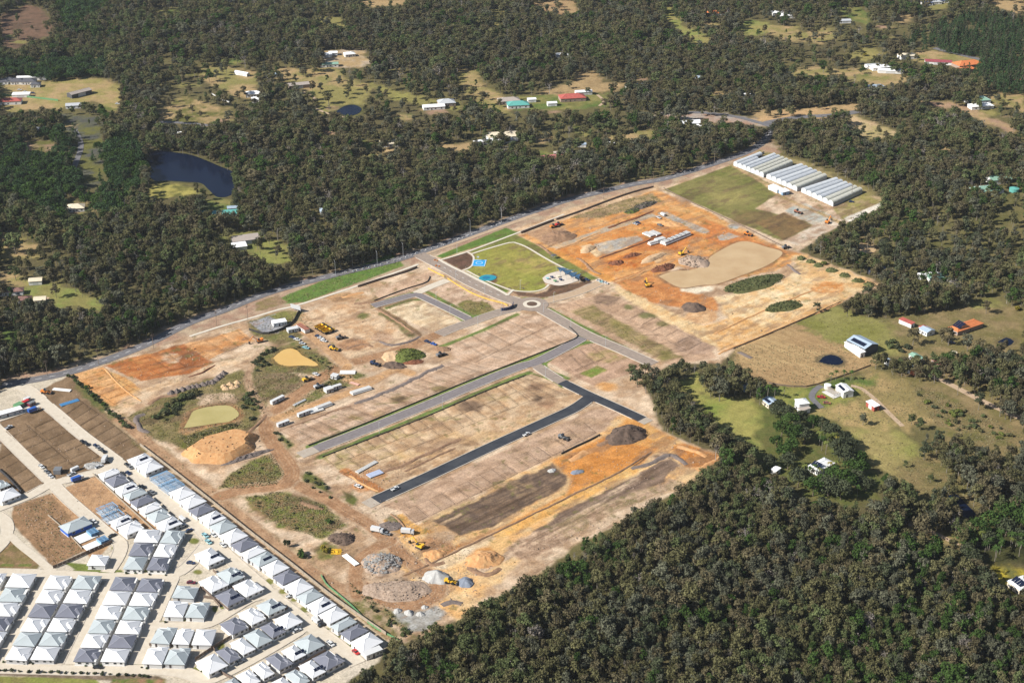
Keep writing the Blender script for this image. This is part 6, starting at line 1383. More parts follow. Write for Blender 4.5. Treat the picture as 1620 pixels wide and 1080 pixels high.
def slab_frame():
    c, u, v = fit([(1303, 619), (1316, 630), (1330, 626), (1318, 613)], .3); a = math.atan2(-u[1], -u[0]); t = empty('pergola', (c[0], c[1], 0), math.atan2(u[1], u[0]), 'bare white slab with a row of thin rafters beside the white shed', 'pergola')
    w, d = np.linalg.norm(u), np.linalg.norm(v); MB().box(-w / 2, w / 2, -d / 2, d / 2, 0, .2).build('slab', M_SLAB, t)
    for i in range(6): MB().box(-w / 2 + .3 + i * w * .12, -w / 2 + .5 + i * w * .12, -d / 2, d / 2, 2.6, 2.8).build('rafter', M_TIMB, t)
    for sx_ in (-w / 2 + .4, -w / 2 + .4 + w * .6):
        for sy_ in (-d / 2 + .2, d / 2 - .2): MB().box(sx_ - .08, sx_ + .08, sy_ - .08, sy_ + .08, .2, 2.6).build('post', M_TIMB, t)
slab_frame()
def tank(px, py, r, h, m, label):
    x, y = G(px, py); t = empty('water_tank', (x, y, 0), 0, label, 'water tank'); n = 20
    P = arc(0, 0, r, n=n)[:-1]; MB().add([(a, b, 0) for a, b in P] + [(a, b, h) for a, b in P], [(i, (i + 1) % n, n + (i + 1) % n, n + i) for i in range(n)]).build('tank_wall', RM[m], t)
    MB().add([(a * 1.04, b * 1.04, h) for a, b in P] + [(0, 0, h + r * .25)], [(i, (i + 1) % n, n) for i in range(n)]).build('tank_roof', RM[m], t)
tank(1309, 614, 2.2, 2.6, 'white', 'white round water tank behind the bare slab'); tank(1604, 303, 4, 3, 'teal', 'teal round water tank at the right edge'); tank(1508, 562, 2.4, 2.4, 'cream', 'cream round water tank by the dark red roof')
ROAD_ANG = math.radians(50)
for ln in FAR.split('\n'):
    a, la = ln.split('|'); a = a.split(); x, y = G(float(a[0]), float(a[1]))
    building({'house': 'farmhouse', 'shed': 'farm_shed'}[a[7]], (x, y), math.radians(float(a[9])), float(a[2]) * 1.1, float(a[3]) * 1.1, float(a[4]), a[5], a[6], la, a[7], a[8])
# ---------------------------------------------------------------- poly tunnels of the market garden
M_POLY = [mat('poly_film_white', (.47, .49, .50), .4, var=.08, scale=.3), mat('poly_film_grey', (.38, .40, .42), .4, var=.1, scale=.3), mat('poly_film_cream', (.44, .43, .36), .4, var=.08, scale=.3)]
def greenhouse(f0, f1, b0, b1, n, label, missing=()):
    F0, F1, B0, B1 = [np.array(G(*p)) for p in (f0, f1, b0, b1)]; o = F0
    t = empty('greenhouse', (o[0], o[1], 0), 0, label, 'greenhouse', 'ridge and furrow poly tunnels')
    for i in range(n):
        P = lambda s, k: (F0 + (F1 - F0) * s) * (1 - k) + (B0 + (B1 - B0) * s) * k - o
        s0, s1 = (i + .02) / n, (i + .98) / n; NA, NL = 10, 9; ks = (0, 1) if i not in missing else (0, missing[i])
        V, Fc = [], []
        for k in np.linspace(*ks, NL):
            a, b = P(s0, k), P(s1, k)
            for j in range(NA + 1):
                th = math.pi * j / NA; q = .5 - .5 * math.cos(th); p = a + (b - a) * q
                V.append((p[0], p[1], 2.3 + 2.3 * math.sin(th) ** .8))
        for r in range(NL - 1):
            for j in range(NA): Fc.append((r * (NA + 1) + j, r * (NA + 1) + j + 1, (r + 1) * (NA + 1) + j + 1, (r + 1) * (NA + 1) + j))
        tr = obj('tunnel_roof', mesh('tunnel_roof', V, Fc, M_POLY[(0, 1, 0, 1, 2, 2, 2)[i % 7]], True), t)
        hb = MB()
        for r in range(NL):
            for j in range(0, NA): hb.bar(V[r * (NA + 1) + j], V[r * (NA + 1) + j + 1], .07, n=4)
        hb.build('hoop', M_FRAME, tr)
        for k in ks:
            a, b = P(s0, k), P(s1, k); e = V[:NA + 1] if k == ks[0] else V[-NA - 1:]
            MB().add([(a[0], a[1], 0)] + e + [(b[0], b[1], 0)], [tuple(range(NA + 3))]).build('end_wall', M_POLY[0], t)
    for s in (0, 1):
        a = (F0 + (F1 - F0) * s) - o; b = (B0 + (B1 - B0) * s) - o
        MB().add([(a[0], a[1], 0), (b[0], b[1], 0), (b[0], b[1], 2.3), (a[0], a[1], 2.3)], [(0, 1, 2, 3)]).build('side_wall', M_POLY[1], t)
greenhouse((1160, 262), (1208, 281), (1209, 243), (1254, 262), 7, 'white poly tunnels, far block with a gap torn open', {1: .55, 0: .8})
greenhouse((1212, 282), (1261, 303), (1264, 265), (1308, 284), 6, 'white poly tunnels, middle block behind the white sheds')
greenhouse((1267, 304), (1318, 327), (1319, 287), (1364, 306), 6, 'white poly tunnels, near block beside the gravel pad')
bq([(1216, 295), (1231, 301), (1237, 298), (1222, 291)], 3, 'white', 'white', 'white packing shed in front of the middle tunnels', 'shed', 'flat')
bq([(1232, 301), (1240, 306), (1248, 302), (1240, 297)], 2.8, 'white', 'blue', 'white-roofed blue shed beside the packing shed', 'shed', 'flat')
# ---------------------------------------------------------------- stockpiles and heaps
def heap_mat(n, c, c2, sc=.5): return mat(n, A(*c), .95, scale=sc, col2=A(*c2), bump=.6)
HM = {'dark': heap_mat('dark_soil', (120, 100, 86), (86, 72, 62)), 'brown': heap_mat('brown_soil', (176, 140, 108), (130, 100, 78)), 'orange': heap_mat('orange_clay', (226, 180, 126), (200, 140, 88)), 'gravel': heap_mat('pale_gravel', (206, 204, 198), (178, 176, 172)),
      'blue': heap_mat('blue_gravel', (150, 158, 170), (124, 132, 146)), 'rubble': heap_mat('mixed_rubble', (204, 180, 158), (146, 124, 106), .9), 'grey': heap_mat('grey_spoil', (146, 132, 124), (108, 96, 90), .7), 'grass': heap_mat('grassed_soil', (120, 134, 62), (92, 96, 48), .6),
      'straw': heap_mat('dry_grass', (112, 116, 66), (88, 84, 50), .6), 'sand': heap_mat('pale_sand', (228, 196, 156), (200, 162, 122)), 'red': heap_mat('red_clay', (150, 96, 66), (110, 70, 52), .8)}
def heap(name, px, py, rx, ry, h, m, label, cat, rot=0.0, flat=.0, rough=.25, group=None, seed=None, tuft=None, rocks=None):
    """an irregular pile: radii in metres"""
    sd = int(px * 3 + py * 7) if seed is None else seed; rs = np.random.RandomState(sd); x, y = G(px, py)
    na, nr = 36, 11; ph = rs.uniform(0, 6.28, 4); V = []
    for i in range(nr):
        q = i / (nr - 1)
        for j in range(na):
            a = 2 * math.pi * j / na; k = 1 + .10 * math.sin(2 * a + ph[0]) + .07 * math.sin(3 * a + ph[1]) + .05 * math.sin(7 * a + ph[2])
            X, Y = rx * k * q * math.cos(a), ry * k * q * math.sin(a); t = max(0.0, 1 - q)
            z = h * (min(1.0, t / (1 - flat)) if flat else t ** .85) if q < 1 else -.25
            V.append((X, Y, z))
    V = np.array(V); s = max(.8, min(rx, ry) * .45)
    e = np.repeat(np.linspace(0, 1, nr), na); nz = (vnoise(V[:, 0] + sd, V[:, 1], s, sd % 50, 3) - .5) * 2
    V[:, 2] = np.where(e < 1, np.maximum(V[:, 2] + nz * h * rough * np.clip((1 - e) * 4, 0, 1), -.1), V[:, 2])
    Fc = [(i * na + j, (i + 1) * na + j, (i + 1) * na + (j + 1) % na, i * na + (j + 1) % na) for i in range(nr - 1) for j in range(na)]
    me = mesh('mound', V, Fc, HM[m])
    if not (tuft or rocks):
        me.name = name; o = obj(name, me, None, (x, y, 0), rot); tag(o, label, cat, group); return o
    t = empty(name, (x, y, 0), rot, label, cat, group); obj('mound', me, t)
    def surf(n):
        q = np.sqrt(rs.uniform(0, .86, n)); a = rs.uniform(0, 6.28, n); i = np.minimum((q * (nr - 1)).astype(int), nr - 2); j = (a / 6.2832 * na).astype(int) % na
        P = V[i * na + j].copy(); P[:, :2] = np.stack([rx * q * np.cos(a), ry * q * np.sin(a)], 1); return P
    if tuft:
        P = surf(int(rx * ry * 3.2)); n = len(P); d = rs.normal(size=(n, 3)) * .5 + (0, 0, .6); d /= np.linalg.norm(d, axis=1)[:, None]
        a = np.cross(d, rs.normal(size=(n, 3))); a /= np.linalg.norm(a, axis=1)[:, None]; b = np.cross(d, a); sz = rs.uniform(.3, .7, (n, 1)); c = P + (0, 0, .25); a, b = a * sz, b * sz
        tag(obj('tussocks', npmesh('tussocks', np.stack([c - a, c - b, c + a, c + b], 1).reshape(-1, 3), np.arange(n * 4).reshape(n, 4), LEAF[tuft]), t), kind='stuff')
    if rocks:
        P = surf(rocks[0]); mb = MB()
        for p in P:
            r = rs.uniform(.3, 1.0) * rocks[1]; w = rs.uniform(.6, 1.4, 6) * r
            mb.add([(p[0] - w[0], p[1] - w[1] * .6, p[2] - .2), (p[0] + w[2], p[1] - w[3] * .5, p[2] - .1), (p[0] + w[4] * .4, p[1] + w[5], p[2] - .1), (p[0] + w[1] * .2, p[1] + w[2] * .1, p[2] + r * rs.uniform(.6, 1.3))], [(0, 1, 3), (1, 2, 3), (2, 0, 3), (2, 1, 0)])
        tag(mb.build('rocks', HM[rocks[2]], t), kind='stuff')
    return t
heap('soil_heap', 991, 688, 14, 11, 5, 'dark', 'big dark soil heap beside the orange track', 'soil heap', .5, .2, .3, rocks=(60, .7, 'dark'))
heap('soil_heap', 1097, 487, 9.5, 7.5, 4.2, 'dark', 'round dark soil heap below the sediment pond', 'soil heap')
heap('soil_heap', 884, 374, 16, 10, 3.2, 'brown', 'brown soil heap at the park end of the orange earthworks', 'soil heap', .5, .3, .35)
heap('soil_heap', 541, 852, 7.5, 6, 3.2, 'dark', 'dark soil heap left of the yellow barriers', 'soil heap', rocks=(40, .8, 'dark'))
heap('clay_heap', 766, 884, 10, 9, 2.8, 'orange', 'yellow clay heap ringed with spoil near the lower wood', 'clay heap', 0, .3, .45)
heap('clay_heap', 688, 876, 6, 5, 1.6, 'orange', 'small clay heap in front of the excavator', 'clay heap', 0, .2, .4)
heap('gravel_heap', 691, 913, 7.5, 6.5, 4.2, 'gravel', 'pale gravel cone beside the yellow loader', 'gravel heap', rough=.08)
heap('gravel_heap', 736, 921, 5, 4.5, 2.4, 'blue', 'bluish gravel heap right of the yellow loader', 'gravel heap', rough=.15)
heap('gravel_heap', 913, 746.5, 4, 2.6, 1.4, 'blue', 'small bluish gravel heap on the orange track', 'gravel heap', .4, rough=.1)
heap('gravel_heap', 873, 744, 3, 2, 1, 'gravel', 'small pale heap on the dark soil strip', 'gravel heap', .4)
for px, py, r, la in ((647, 969, 2.6, 'largest of the small grey mounds at the foot of the site'), (629, 966, 2.3, 'left one of the small grey mounds at the foot of the site'), (665, 971, 2.2, 'right one of the small grey mounds at the foot of the site'), (672, 960, 1.8, 'small upper grey mound at the foot of the site')):
    heap('gravel_heap', px, py, r, r, r * .65, 'gravel', la, 'gravel heap', 0, .1, .15, 'small mounds at the foot of the site')
heap('rubble_heap', 603, 892, 11, 10, 4.0, 'rubble', 'tall grey rubble heap inside the loop track', 'rubble heap', .3, .1, .3, rocks=(240, 1.0, 'gravel'))
heap('rubble_heap', 628, 934, 17, 10, 1.8, 'rubble', 'low mixed rubble mound ringed by the haul track', 'rubble heap', -.1, .4, .4, rocks=(200, .7, 'rubble'))
heap('rubble_heap', 1098, 414, 12, 12, 2.6, 'rubble', 'pinkish rubble bank jutting into the sediment pond', 'rubble heap', .5, .3, .4, rocks=(120, .9, 'rubble'))
heap('rubble_heap', 1050, 424, 11, 6, 2.4, 'red', 'dark red spoil ridge at the corner of the sediment pond', 'rubble heap', .7, .1, .5, rocks=(70, .8, 'red'))
heap('rubble_heap', 618, 832, 6, 5, 1.2, 'grey', 'grey debris heap by the end of the new street', 'rubble heap', rocks=(50, .7, 'grey'))
heap('clay_heap', 975, 416, 7, 4, 2.2, 'red', 'broken red clay ridge, left one below the gravel pad', 'clay heap', .5, .1, .6)
heap('clay_heap', 1000, 404, 8, 3.5, 1.8, 'red', 'broken red clay ridge, right one below the gravel pad', 'clay heap', .6, .1, .6)
heap('clay_heap', 1058, 354, 12, 6, 1.8, 'orange', 'long orange clay heap behind the pipe stacks', 'clay heap', -.3, .3, .4)
heap('sand_heap', 1033, 408, 14, 4.5, 1.6, 'sand', 'long pale flat-topped heap above the excavator', 'sand heap', .75, .5, .15)
heap('sand_heap', 930, 394, 9, 5, 2, 'sand', 'pale sand heap at the end of the grey gravel pad', 'sand heap', .9, .3, .1)
heap('spoil_bank', 1020, 325, 14, 5, 1.8, 'grey', 'grey weedy spoil bank at the top of the earthworks', 'spoil bank', .75, .2, .4, tuft='grey', rocks=(60, .7, 'grey'))
heap('spoil_bank', 1000, 334, 9, 4, 1.6, 'grass', 'green weedy bank at the top of the earthworks', 'spoil bank', .75, .2, .4, tuft='grey')
heap('clay_stockpile', 352, 708, 25, 16, 4.2, 'orange', 'big flat-topped orange clay stockpile beside the haul track', 'clay stockpile', .52, .72, .10, rocks=(50, .8, 'dark'))
heap('spoil_bank', 392, 722, 16, 3, 1.6, 'grey', 'narrow grey spoil bank at the foot of the orange stockpile', 'spoil bank', .62, .1, .5)
heap('grass_mound', 646, 563, 11, 9.5, 4.6, 'grass', 'round green mound beside the haul road junction', 'grass mound', tuft='lime', rough=.1)
heap('sand_heap', 622, 563, 8, 8, 2.4, 'sand', 'pale sand heap left of the round green mound', 'sand heap')
heap('mulch_bank', 624, 578, 9, 5, 1.8, 'dark', 'dark mulch bank curving below the round green mound', 'mulch bank', -.35, .2, .5)
heap('mulch_bank', 655, 573, 8, 3, 1.4, 'red', 'brown spoil bank right below the green mound', 'mulch bank', .3, .2, .5)
heap('clay_heap', 700, 552, 6, 4, 1.8, 'brown', 'brown heap behind the loader at the road end', 'clay heap', 0, .1, .4)
heap('spoil_bank', 555, 640, 3, 2, 1, 'brown', 'small brown heap by the lots', 'spoil bank') if False else None
for i, (px, py) in enumerate(((271, 622), (280, 619.5), (289, 616.5), (298, 614), (305, 612.5), (312, 611), (321, 608.5), (329, 606.5), (336, 605), (343, 600), (348, 596), (354, 591))):
    heap('spoil_heap', px, py, 2.7, 2.5, 2.2, 'grey', 'dark grey tipped heap, %s from the left above the algae pond' % ORD[i], 'spoil heap', 0, .1, .2, 'tipped heaps above the algae pond')
for i, (px, py) in enumerate(((354, 611), (364, 608), (375, 605), (368, 613.5), (374, 611.5), (357, 615))):
    heap('clay_heap', px, py, 2.4, 2.2, 1.6, 'sand', 'pale orange tipped heap, %s of six right of the grey heaps' % ORD[i], 'clay heap', 0, .1, .2, 'pale tipped heaps')
for i, (px, py, rx) in enumerate(((1267.5, 409, 3.4), (1282.5, 414, 3.5), (1295, 420, 4.0), (1315.5, 428, 5.4), (1336, 436, 4.4), (1357.5, 444.5, 4.6), (1375, 450.5, 4.6))):
    heap('grass_mound', px, py, rx, 3.6, 1.7, 'straw', 'dark green oval planted mound, %s from the top along the sandy bank' % ORD[i], 'grass mound', 0, .3, .08, 'oval planted mounds', tuft='green')
heap('grass_mound', 1193, 449, 30, 9.5, 2.4, 'straw', 'long dark green planted mound below the sediment pond', 'grass mound', .55, .45, .08, tuft='green')
heap('grass_mound', 1240, 485, 17, 7, 2.2, 'straw', 'shorter dark green planted mound on the sandy pad', 'grass mound', .5, .4, .08, tuft='green')
# ---------------------------------------------------------------- vehicles and plant
def paint(n, c, v=.04): return mat('paint_' + n, c, .35, var=v, spec=.5, scale=.5)
PC = {'white': paint('white', (.54, .54, .53)), 'silver': paint('silver', (.42, .43, .44)), 'black': paint('black', (.018, .018, .02)), 'blue': paint('blue', (.03, .10, .36)), 'red': paint('red', (.42, .025, .025)), 'navy': paint('navy', (.02, .035, .09)),
      'maroon': paint('maroon', (.14, .02, .035)), 'yellow': paint('yellow', (.68, .40, .03), .15), 'orange': paint('orange', (.62, .20, .03), .12), 'green': paint('green', (.12, .26, .12)), 'grey': paint('grey', (.16, .165, .17)), 'teal': paint('teal', (.25, .45, .48)), 'rust': paint('rust', (.30, .12, .07), .2), 'cream': paint('cream', (.62, .56, .42))}
M_TYRE = mat('tyre_rubber', (.015, .015, .015), .9); M_TRACKM = mat('steel_track', (.06, .05, .045), .8, var=.3, scale=3)
def wheel(t, x, y, r, w=.24): MB().bar((x, y - w / 2, r), (x, y + w / 2, r), r, n=10).build('wheel', M_TYRE, t)
def at(px, py, px2, py2):
    a, b = G(px, py), G(px2, py2); return math.atan2(b[1] - a[1], b[0] - a[0])
def heading(px, py, dx, dy): return at(px, py, px + dx, py + dy)
def vehicle(px, py, dx, dy, sort, colour, label, cat=None, group=None):
    x, y = G(px, py); a = heading(px, py, dx, dy); m = PC[colour]
    t = empty({'car': 'parked_car', 'ute': 'utility_truck', 'van': 'parked_van', 'truck': 'box_truck'}[sort], (x, y, 0), a, label, cat or {'car': 'car', 'ute': 'utility truck', 'van': 'van', 'truck': 'truck'}[sort], group)
    if sort == 'car':
        MB().taper(-2.3, 2.3, -.9, .9, .35, .85, .06, .06).build('body', m, t); MB().taper(-1.75, .95, -.82, .82, .85, 1.42, .42, .14).build('cabin_glass', M_GLASS, t); MB().box(-1.28, .48, -.66, .66, 1.421, 1.48).build('roof_panel', m, t)
        for wx in (-1.4, 1.4):
            for wy in (-.86, .86): wheel(t, wx, wy, .34)
    elif sort == 'ute':
        MB().taper(-.7, 2.5, -.92, .92, .4, .98, .06, .05).build('body', m, t); MB().taper(-.7, 1.35, -.84, .84, .98, 1.62, .3, .12).build('cabin_glass', M_GLASS, t); MB().box(-.38, 1.02, -.7, .7, 1.621, 1.68).build('roof_panel', m, t)
        MB().box(-2.6, -.72, -.92, .92, .6, .74).box(-2.6, -.72, -.92, -.84, .74, 1.1).box(-2.6, -.72, .84, .92, .74, 1.1).box(-2.6, -2.52, -.84, .84, .74, 1.1).build('tray', m, t)
        for wx in (-1.7, 1.6):
            for wy in (-.86, .86): wheel(t, wx, wy, .4)
    elif sort == 'van':
        MB().taper(-2.5, 2.6, -.98, .98, .4, 2.2, .12, .1).build('body', m, t); MB().taper(1.5, 2.62, -.86, .86, 1.25, 1.95, .16, .04).build('cabin_glass', M_GLASS, t)
        for wx in (-1.6, 1.7):
            for wy in (-.9, .9): wheel(t, wx, wy, .36)
    else:
        MB().box(-3.6, 1.7, -1.15, 1.15, 1.0, 3.0).build('cargo_box', m, t); MB().taper(1.85, 3.6, -1.1, 1.1, .55, 2.5, .12, .06).build('cab', PC['white'] if colour != 'white' else PC['silver'], t); MB().box(3.5, 3.62, -.9, .9, 1.5, 2.2).build('windscreen', M_GLASS, t); MB().box(-3.6, 3.5, -.5, .5, .6, .98).build('chassis', M_TRACKM, t)
        for wx in (-2.6, 2.7):
            for wy in (-1.0, 1.0): wheel(t, wx, wy, .5, .3)
    return t
D_ST, D_DN = (21, 17), (10, 20)      # image directions: down the fence street, along the lots
for row in '''131 699.5 s car black|black car, upper one parked on the vacant-lot street
138 703.5 s car black|black car behind the upper black car on the vacant-lot street
151.5 706 s car navy|dark blue car, third down the vacant-lot street
156 710 s ute grey|grey utility, fourth down the vacant-lot street
164 715 s car black|black car, last down the vacant-lot street
66 739 s ute white|white utility, first in the file on the left estate street
74 747 s car grey|grey car, second in the file on the left estate street
80.5 754 s car silver|silver car, last in the file on the left estate street
113.5 751 x ute silver|silver utility beside the white van on the dirt lot
156 739 x car silver|silver car beside the broken slab heap
201 736 s car black|black car outside the first white villa of the facing row
206 740 s ute grey|grey utility outside the first villa of the facing row
203 749 s car navy|dark car outside the dark-roofed villa of the facing row
226 771 s car black|black car outside the third villa of the facing row
241 780 s ute grey|dark utility outside the fourth villa of the facing row
148.5 826 s ute white|white utility beside the blue-wrapped house
178 848 x car black|black car beside the blue frame stack
289 823 s van white|white van outside the last villa of the facing row
288 833 x ute white|white utility in the drive of the last facing villa
299 840 x car navy|navy car beside the white utility in the last drive
325 848 s ute teal|pale teal utility in the fence-row street
330 858 s ute teal|pale teal utility with trailer below the other teal one
338 847 s car white|white car in a drive of the fence row
353 863 s ute white|white utility in a drive of the dark fence-row villa
302 891 g car navy|navy car in the visitor bay inside the street bend
302.5 922 h car maroon|maroon car behind the pale grey villa
155 1056 h car black|black car on the bottom lane below the third block
460 943 x ute white|white utility in the drive of a fence-row villa
500 983 s van white|white camper van in the lower fence-row street
510 989 x car black|black car beside the white camper van
470 998 x car silver|silver car under the eave of the middle cluster villa
380 1047 x car silver|silver car in the lower lane of the middle cluster
523 1019 s ute white|white utility near the foot of the fence row
563 1032 s car red|red car at the foot of the fence row
419 1073 x car white|white car behind a lower cluster villa
14 677 x ute silver|silver utility near the long white site shed
625 774 n ute white|white utility on the far left of the new black street
833 688 n ute white|white utility halfway along the new black street
462 534 p car navy|navy car, first in the left row by the ochre pond
470 538 p ute white|white utility, second in the left row by the ochre pond
478.5 544 p car silver|silver car, third in the left row by the ochre pond
484 551 p ute teal|pale teal utility, last in the left row by the ochre pond
503 532.5 p car navy|navy car, first in the right row of the site yard
507.5 535.5 p car white|white car, second in the right row of the site yard
512 540 p ute white|white utility, third in the right row of the site yard
524 549 p car navy|navy car, last in the right row of the site yard
500 593 q ute white|white utility on the gravel by the haul road
676 541 q car navy|navy car where the west road ends
686 545 q car blue|blue car where the west road ends
567 770 q ute white|white utility on the orange dirt near the new street end
948 445 e car white|white car, left one at the park gate
953 447 e car teal|pale blue car, middle one at the park gate
958 448.5 e car white|white car, right one at the park gate
928 443 e car navy|navy car on the parking bay by the playground
1042 345 r ute white|white utility, upper one on the gravel strip
1049 341 r van white|white van, lower one on the gravel strip
1009 353 q car navy|dark car on the orange track behind the pipes
1005 355 q car silver|silver car on the orange track behind the pipes
1044 357 q ute grey|grey utility beside the clay heap behind the pipes
1299 629 h ute red|red and white utility at the end of the black drive
1308 638 h car rust|small rusty red car below the black drive
1347 320 h car navy|dark car on the white drive below the tunnels
186 165 h car white|white car, left one on the far left lawn
203 170 h car white|white car, right one on the far left lawn
31 143 h car white|white car, first in the far left yard
40 146 h car silver|silver car, second in the far left yard
52 148 h car navy|navy car, third in the far left yard
767 149 h car white|white car on the tan clearing of the middle bush
1505 543 h car navy|dark car under the gums by the red roofs'''.split('\n'):
    a, la = row.split('|'); a = a.split(); d = {'s': (21, 17), 'x': (20, -9), 'g': (20, 2), 'h': (20, 1), 'n': (20, -9.4), 'p': (18, 4), 'q': (18, 6), 'e': (18, 5), 'r': (14, 7)}[a[2]]
    vehicle(float(a[0]), float(a[1]), d[0], d[1], a[3], a[4], la)
vehicle(123, 760, 20, -7, 'truck', 'blue', 'blue covered truck on the estate cross street'); vehicle(118.5, 744, 20, -9, 'van', 'white', 'white van parked on the dirt lot'); vehicle(166, 729, 8, -16, 'truck', 'white', 'white truck beside the broken slab heap')
vehicle(597, 841, 20, 4, 'truck', 'white', 'white tipper truck, left one below the new street end'); vehicle(645, 843.5, 20, 2, 'truck', 'white', 'white truck, right one below the new street end'); vehicle(611, 845, 20, 4, 'ute', 'grey', 'dark utility beside the left tipper truck')
vehicle(53.5, 651, 16, -6, 'truck', 'blue', 'small blue truck on the side street at far left')
def box_thing(name, px, py, dx, dy, w, d, h, m, label, cat, group=None, roof=None):
    x, y = G(px, py); t = empty(name, (x, y, 0), heading(px, py, dx, dy), label, cat, group); w, d, h = w * .74, d * .82, h * .85
    MB().box(-w / 2, w / 2, -d / 2, d / 2, .15, h).build('wall', m, t); MB().box(-w / 2 - .1, w / 2 + .1, -d / 2 - .1, d / 2 + .1, h + .002, h + .14).build('roof', roof or m, t)
    MB().box(-w * .1, -w * .1 + .9, -d / 2 - .05, -d / 2, .2, 2.1).build('door', M_DOOR, t)
    for k in (-.35, .2, .38): window(t, w * k, -d / 2, 1.0, 1.9, 1.0, 'y', -1)
    MB().box(-w / 2 + .3, -w / 2 + .6, -d / 2 + .2, d / 2 - .2, 0, .15).build('skid', M_TRACKM, t); MB().box(w / 2 - .6, w / 2 - .3, -d / 2 + .2, d / 2 - .2, 0, .15).build('skid', M_TRACKM, t)
    return t
W_, S_ = PC['white'], M_GAR
for r in ((463, 524, 14, -3, 10, 5, 3, W_, 'white site office beside the red-roofed site shed', 'site shed', W_), (479.5, 522, 12, 8, 16, 4.5, 3, W_, 'long white site shed with a faded red roof', 'site shed', PC['rust']), (442, 513.5, 18, -3, 13, 7, 3.4, M_WALLW, 'white pump building on the grey asphalt pad', 'pump house', RM['white']),
          (439, 635, 16, -8, 14, 2.6, 2.8, W_, 'long white trailer shed beside the haul road', 'site shed', W_), (448, 672, 16, -6, 11, 2.6, 2.6, W_, 'white container at the corner of the lots', 'container', W_), (481, 656, 16, -6, 12, 2.6, 2.6, W_, 'white container above the corner of the lots', 'container', S_),
          (520, 619, 16, -5, 7, 5, 3, W_, 'white site hut, left one of two among the weeds', 'site shed', W_), (533, 614.5, 16, -5, 8, 3, 2.8, W_, 'white site hut, right one of two among the weeds', 'site shed', S_), (530, 598, 14, 3, 6, 4.5, 3, W_, 'square white hut on the green wedge', 'site shed', W_), (14, 656, 18, -5, 22, 6, 3.2, PC['silver'], 'long white site shed at the left edge', 'site shed', RM['white']),
          (30, 644, 16, -8, 7, 5, 2.8, PC['green'], 'green container beside the red sheds', 'container', PC['green']), (41, 639, 16, -8, 6, 3, 2.8, PC['rust'], 'rust red container right of the green one', 'container', PC['red']), (50, 641, 16, -8, 6, 3, 2.6, PC['maroon'], 'dark red container at the end of the shed row', 'container', PC['grey']), (43, 634, 16, -8, 5, 3, 2.6, W_, 'small white container behind the red ones', 'container', W_),
          (590, 1036, 20, -8, 12, 4.5, 3.2, W_, 'white hut with dark vents at the edge of the wood', 'site shed', W_), (382, 119, 14, 3, 12, 3, 2.8, W_, 'white truck box on the far tan paddock', 'container', W_), (92, 747.5, 6, -12, 6, 5, 3.2, PC['grey'], 'dark tent-like hut on the dirt lot', 'site shed', PC['grey'])):
    box_thing({'site shed': 'site_shed', 'container': 'container', 'pump house': 'pump_house'}[r[9]], *r[:9], r[9], None, r[10])
def pipes(name, px, py, dx, dy, L, n, lay, r, m, label, group=None):
    x, y = G(px, py); t = empty(name, (x, y, 0), heading(px, py, dx, dy), label, 'pipe stack', group)
    for k in range(lay):
        for i in range(n - k):
            yy_ = (i - (n - k - 1) / 2) * 2 * r; z = r + k * r * 1.75; MB().bar((-L / 2, yy_, z), (L / 2, yy_, z), r * .97, n=8).build('pipe', m, t)
M_CPIPE = mat('white_pipe', (.60, .59, .56), .6, var=.05)
for r in ((1026, 372, 18, -6, 5, 6, 1, .8), (1036, 370, 18, -6, 5, 6, 1, .8), (1033, 386, 18, -5, 8, 3, 2, .7), (1044, 381.5, 18, -5, 8, 4, 2, .75)): pipes('pipe_stack', r[0], r[1], r[2], r[3], *r[4:], M_CPIPE, 'stack of white concrete pipes %s' % {1026: 'on the left of the short row behind the trench', 1036: 'on the right of the short row behind the trench', 1033: 'at the lower end of the long row', 1044: 'left of the long row, wide one'}[r[0]], 'white pipe stacks')
for i in range(6): pipes('pipe_stack', 1053 + i * 6.3, 385.5 - i * 2.55, 18, -7.3, 6.6, 4, 2, .8, M_CPIPE, 'stack of white concrete pipes, %s from the left in the long row' % ORD[i], 'white pipe stacks')
pipes('pipe_stack', 571, 619, 16, -5, 14, 5, 2, .45, M_CPIPE, 'white pipe stack along the lots beside the orange track'); pipes('pipe_stack', 499, 649, 16, -5, 9, 6, 1, .5, M_CPIPE, 'white pipes lying left of the taller stack on the lots'); pipes('pipe_stack', 512, 643.5, 16, -6, 11, 4, 2, .5, M_CPIPE, 'taller white pipe stack on the upper lots')
pipes('pipe_stack', 580, 739, 16, -9, 16, 4, 1, .35, M_CPIPE, 'long white pipes lying at the corner of the big lots'); pipes('pipe_stack', 593, 750, 16, -6, 9, 6, 1, .4, mat('blue_pipe', (.45, .50, .62), .5), 'scattered bluish pipes on the orange dirt'); pipes('pipe_stack', 98, 617, 20, 2, 12, 5, 1, .3, M_CPIPE, 'white pipes lying on the top vacant lot')
pipes('pipe_stack', 110, 637, 16, -5, 12, 7, 1, .25, mat('bright_blue_pipe', (.08, .24, .44), .5, var=.15), 'bright blue pipes laid out on the vacant lot'); pipes('pipe_stack', 474, 637, 16, -8, 10, 3, 1, .3, S_, 'pale planks lying on the weedy wedge'); pipes('pipe_stack', 561, 607, 16, 5, 7, 5, 1, .25, PC['rust'], 'rusty plates on the green wedge')
pipes('pipe_stack', 550, 589.5, 18, 0, 10, 7, 1, .35, M_CPIPE, 'white slabs lying on the green wedge'); pipes('pipe_stack', 555, 886, 10, 8, 12, 4, 1, .4, M_CPIPE, 'white beams lying near the yellow barriers')
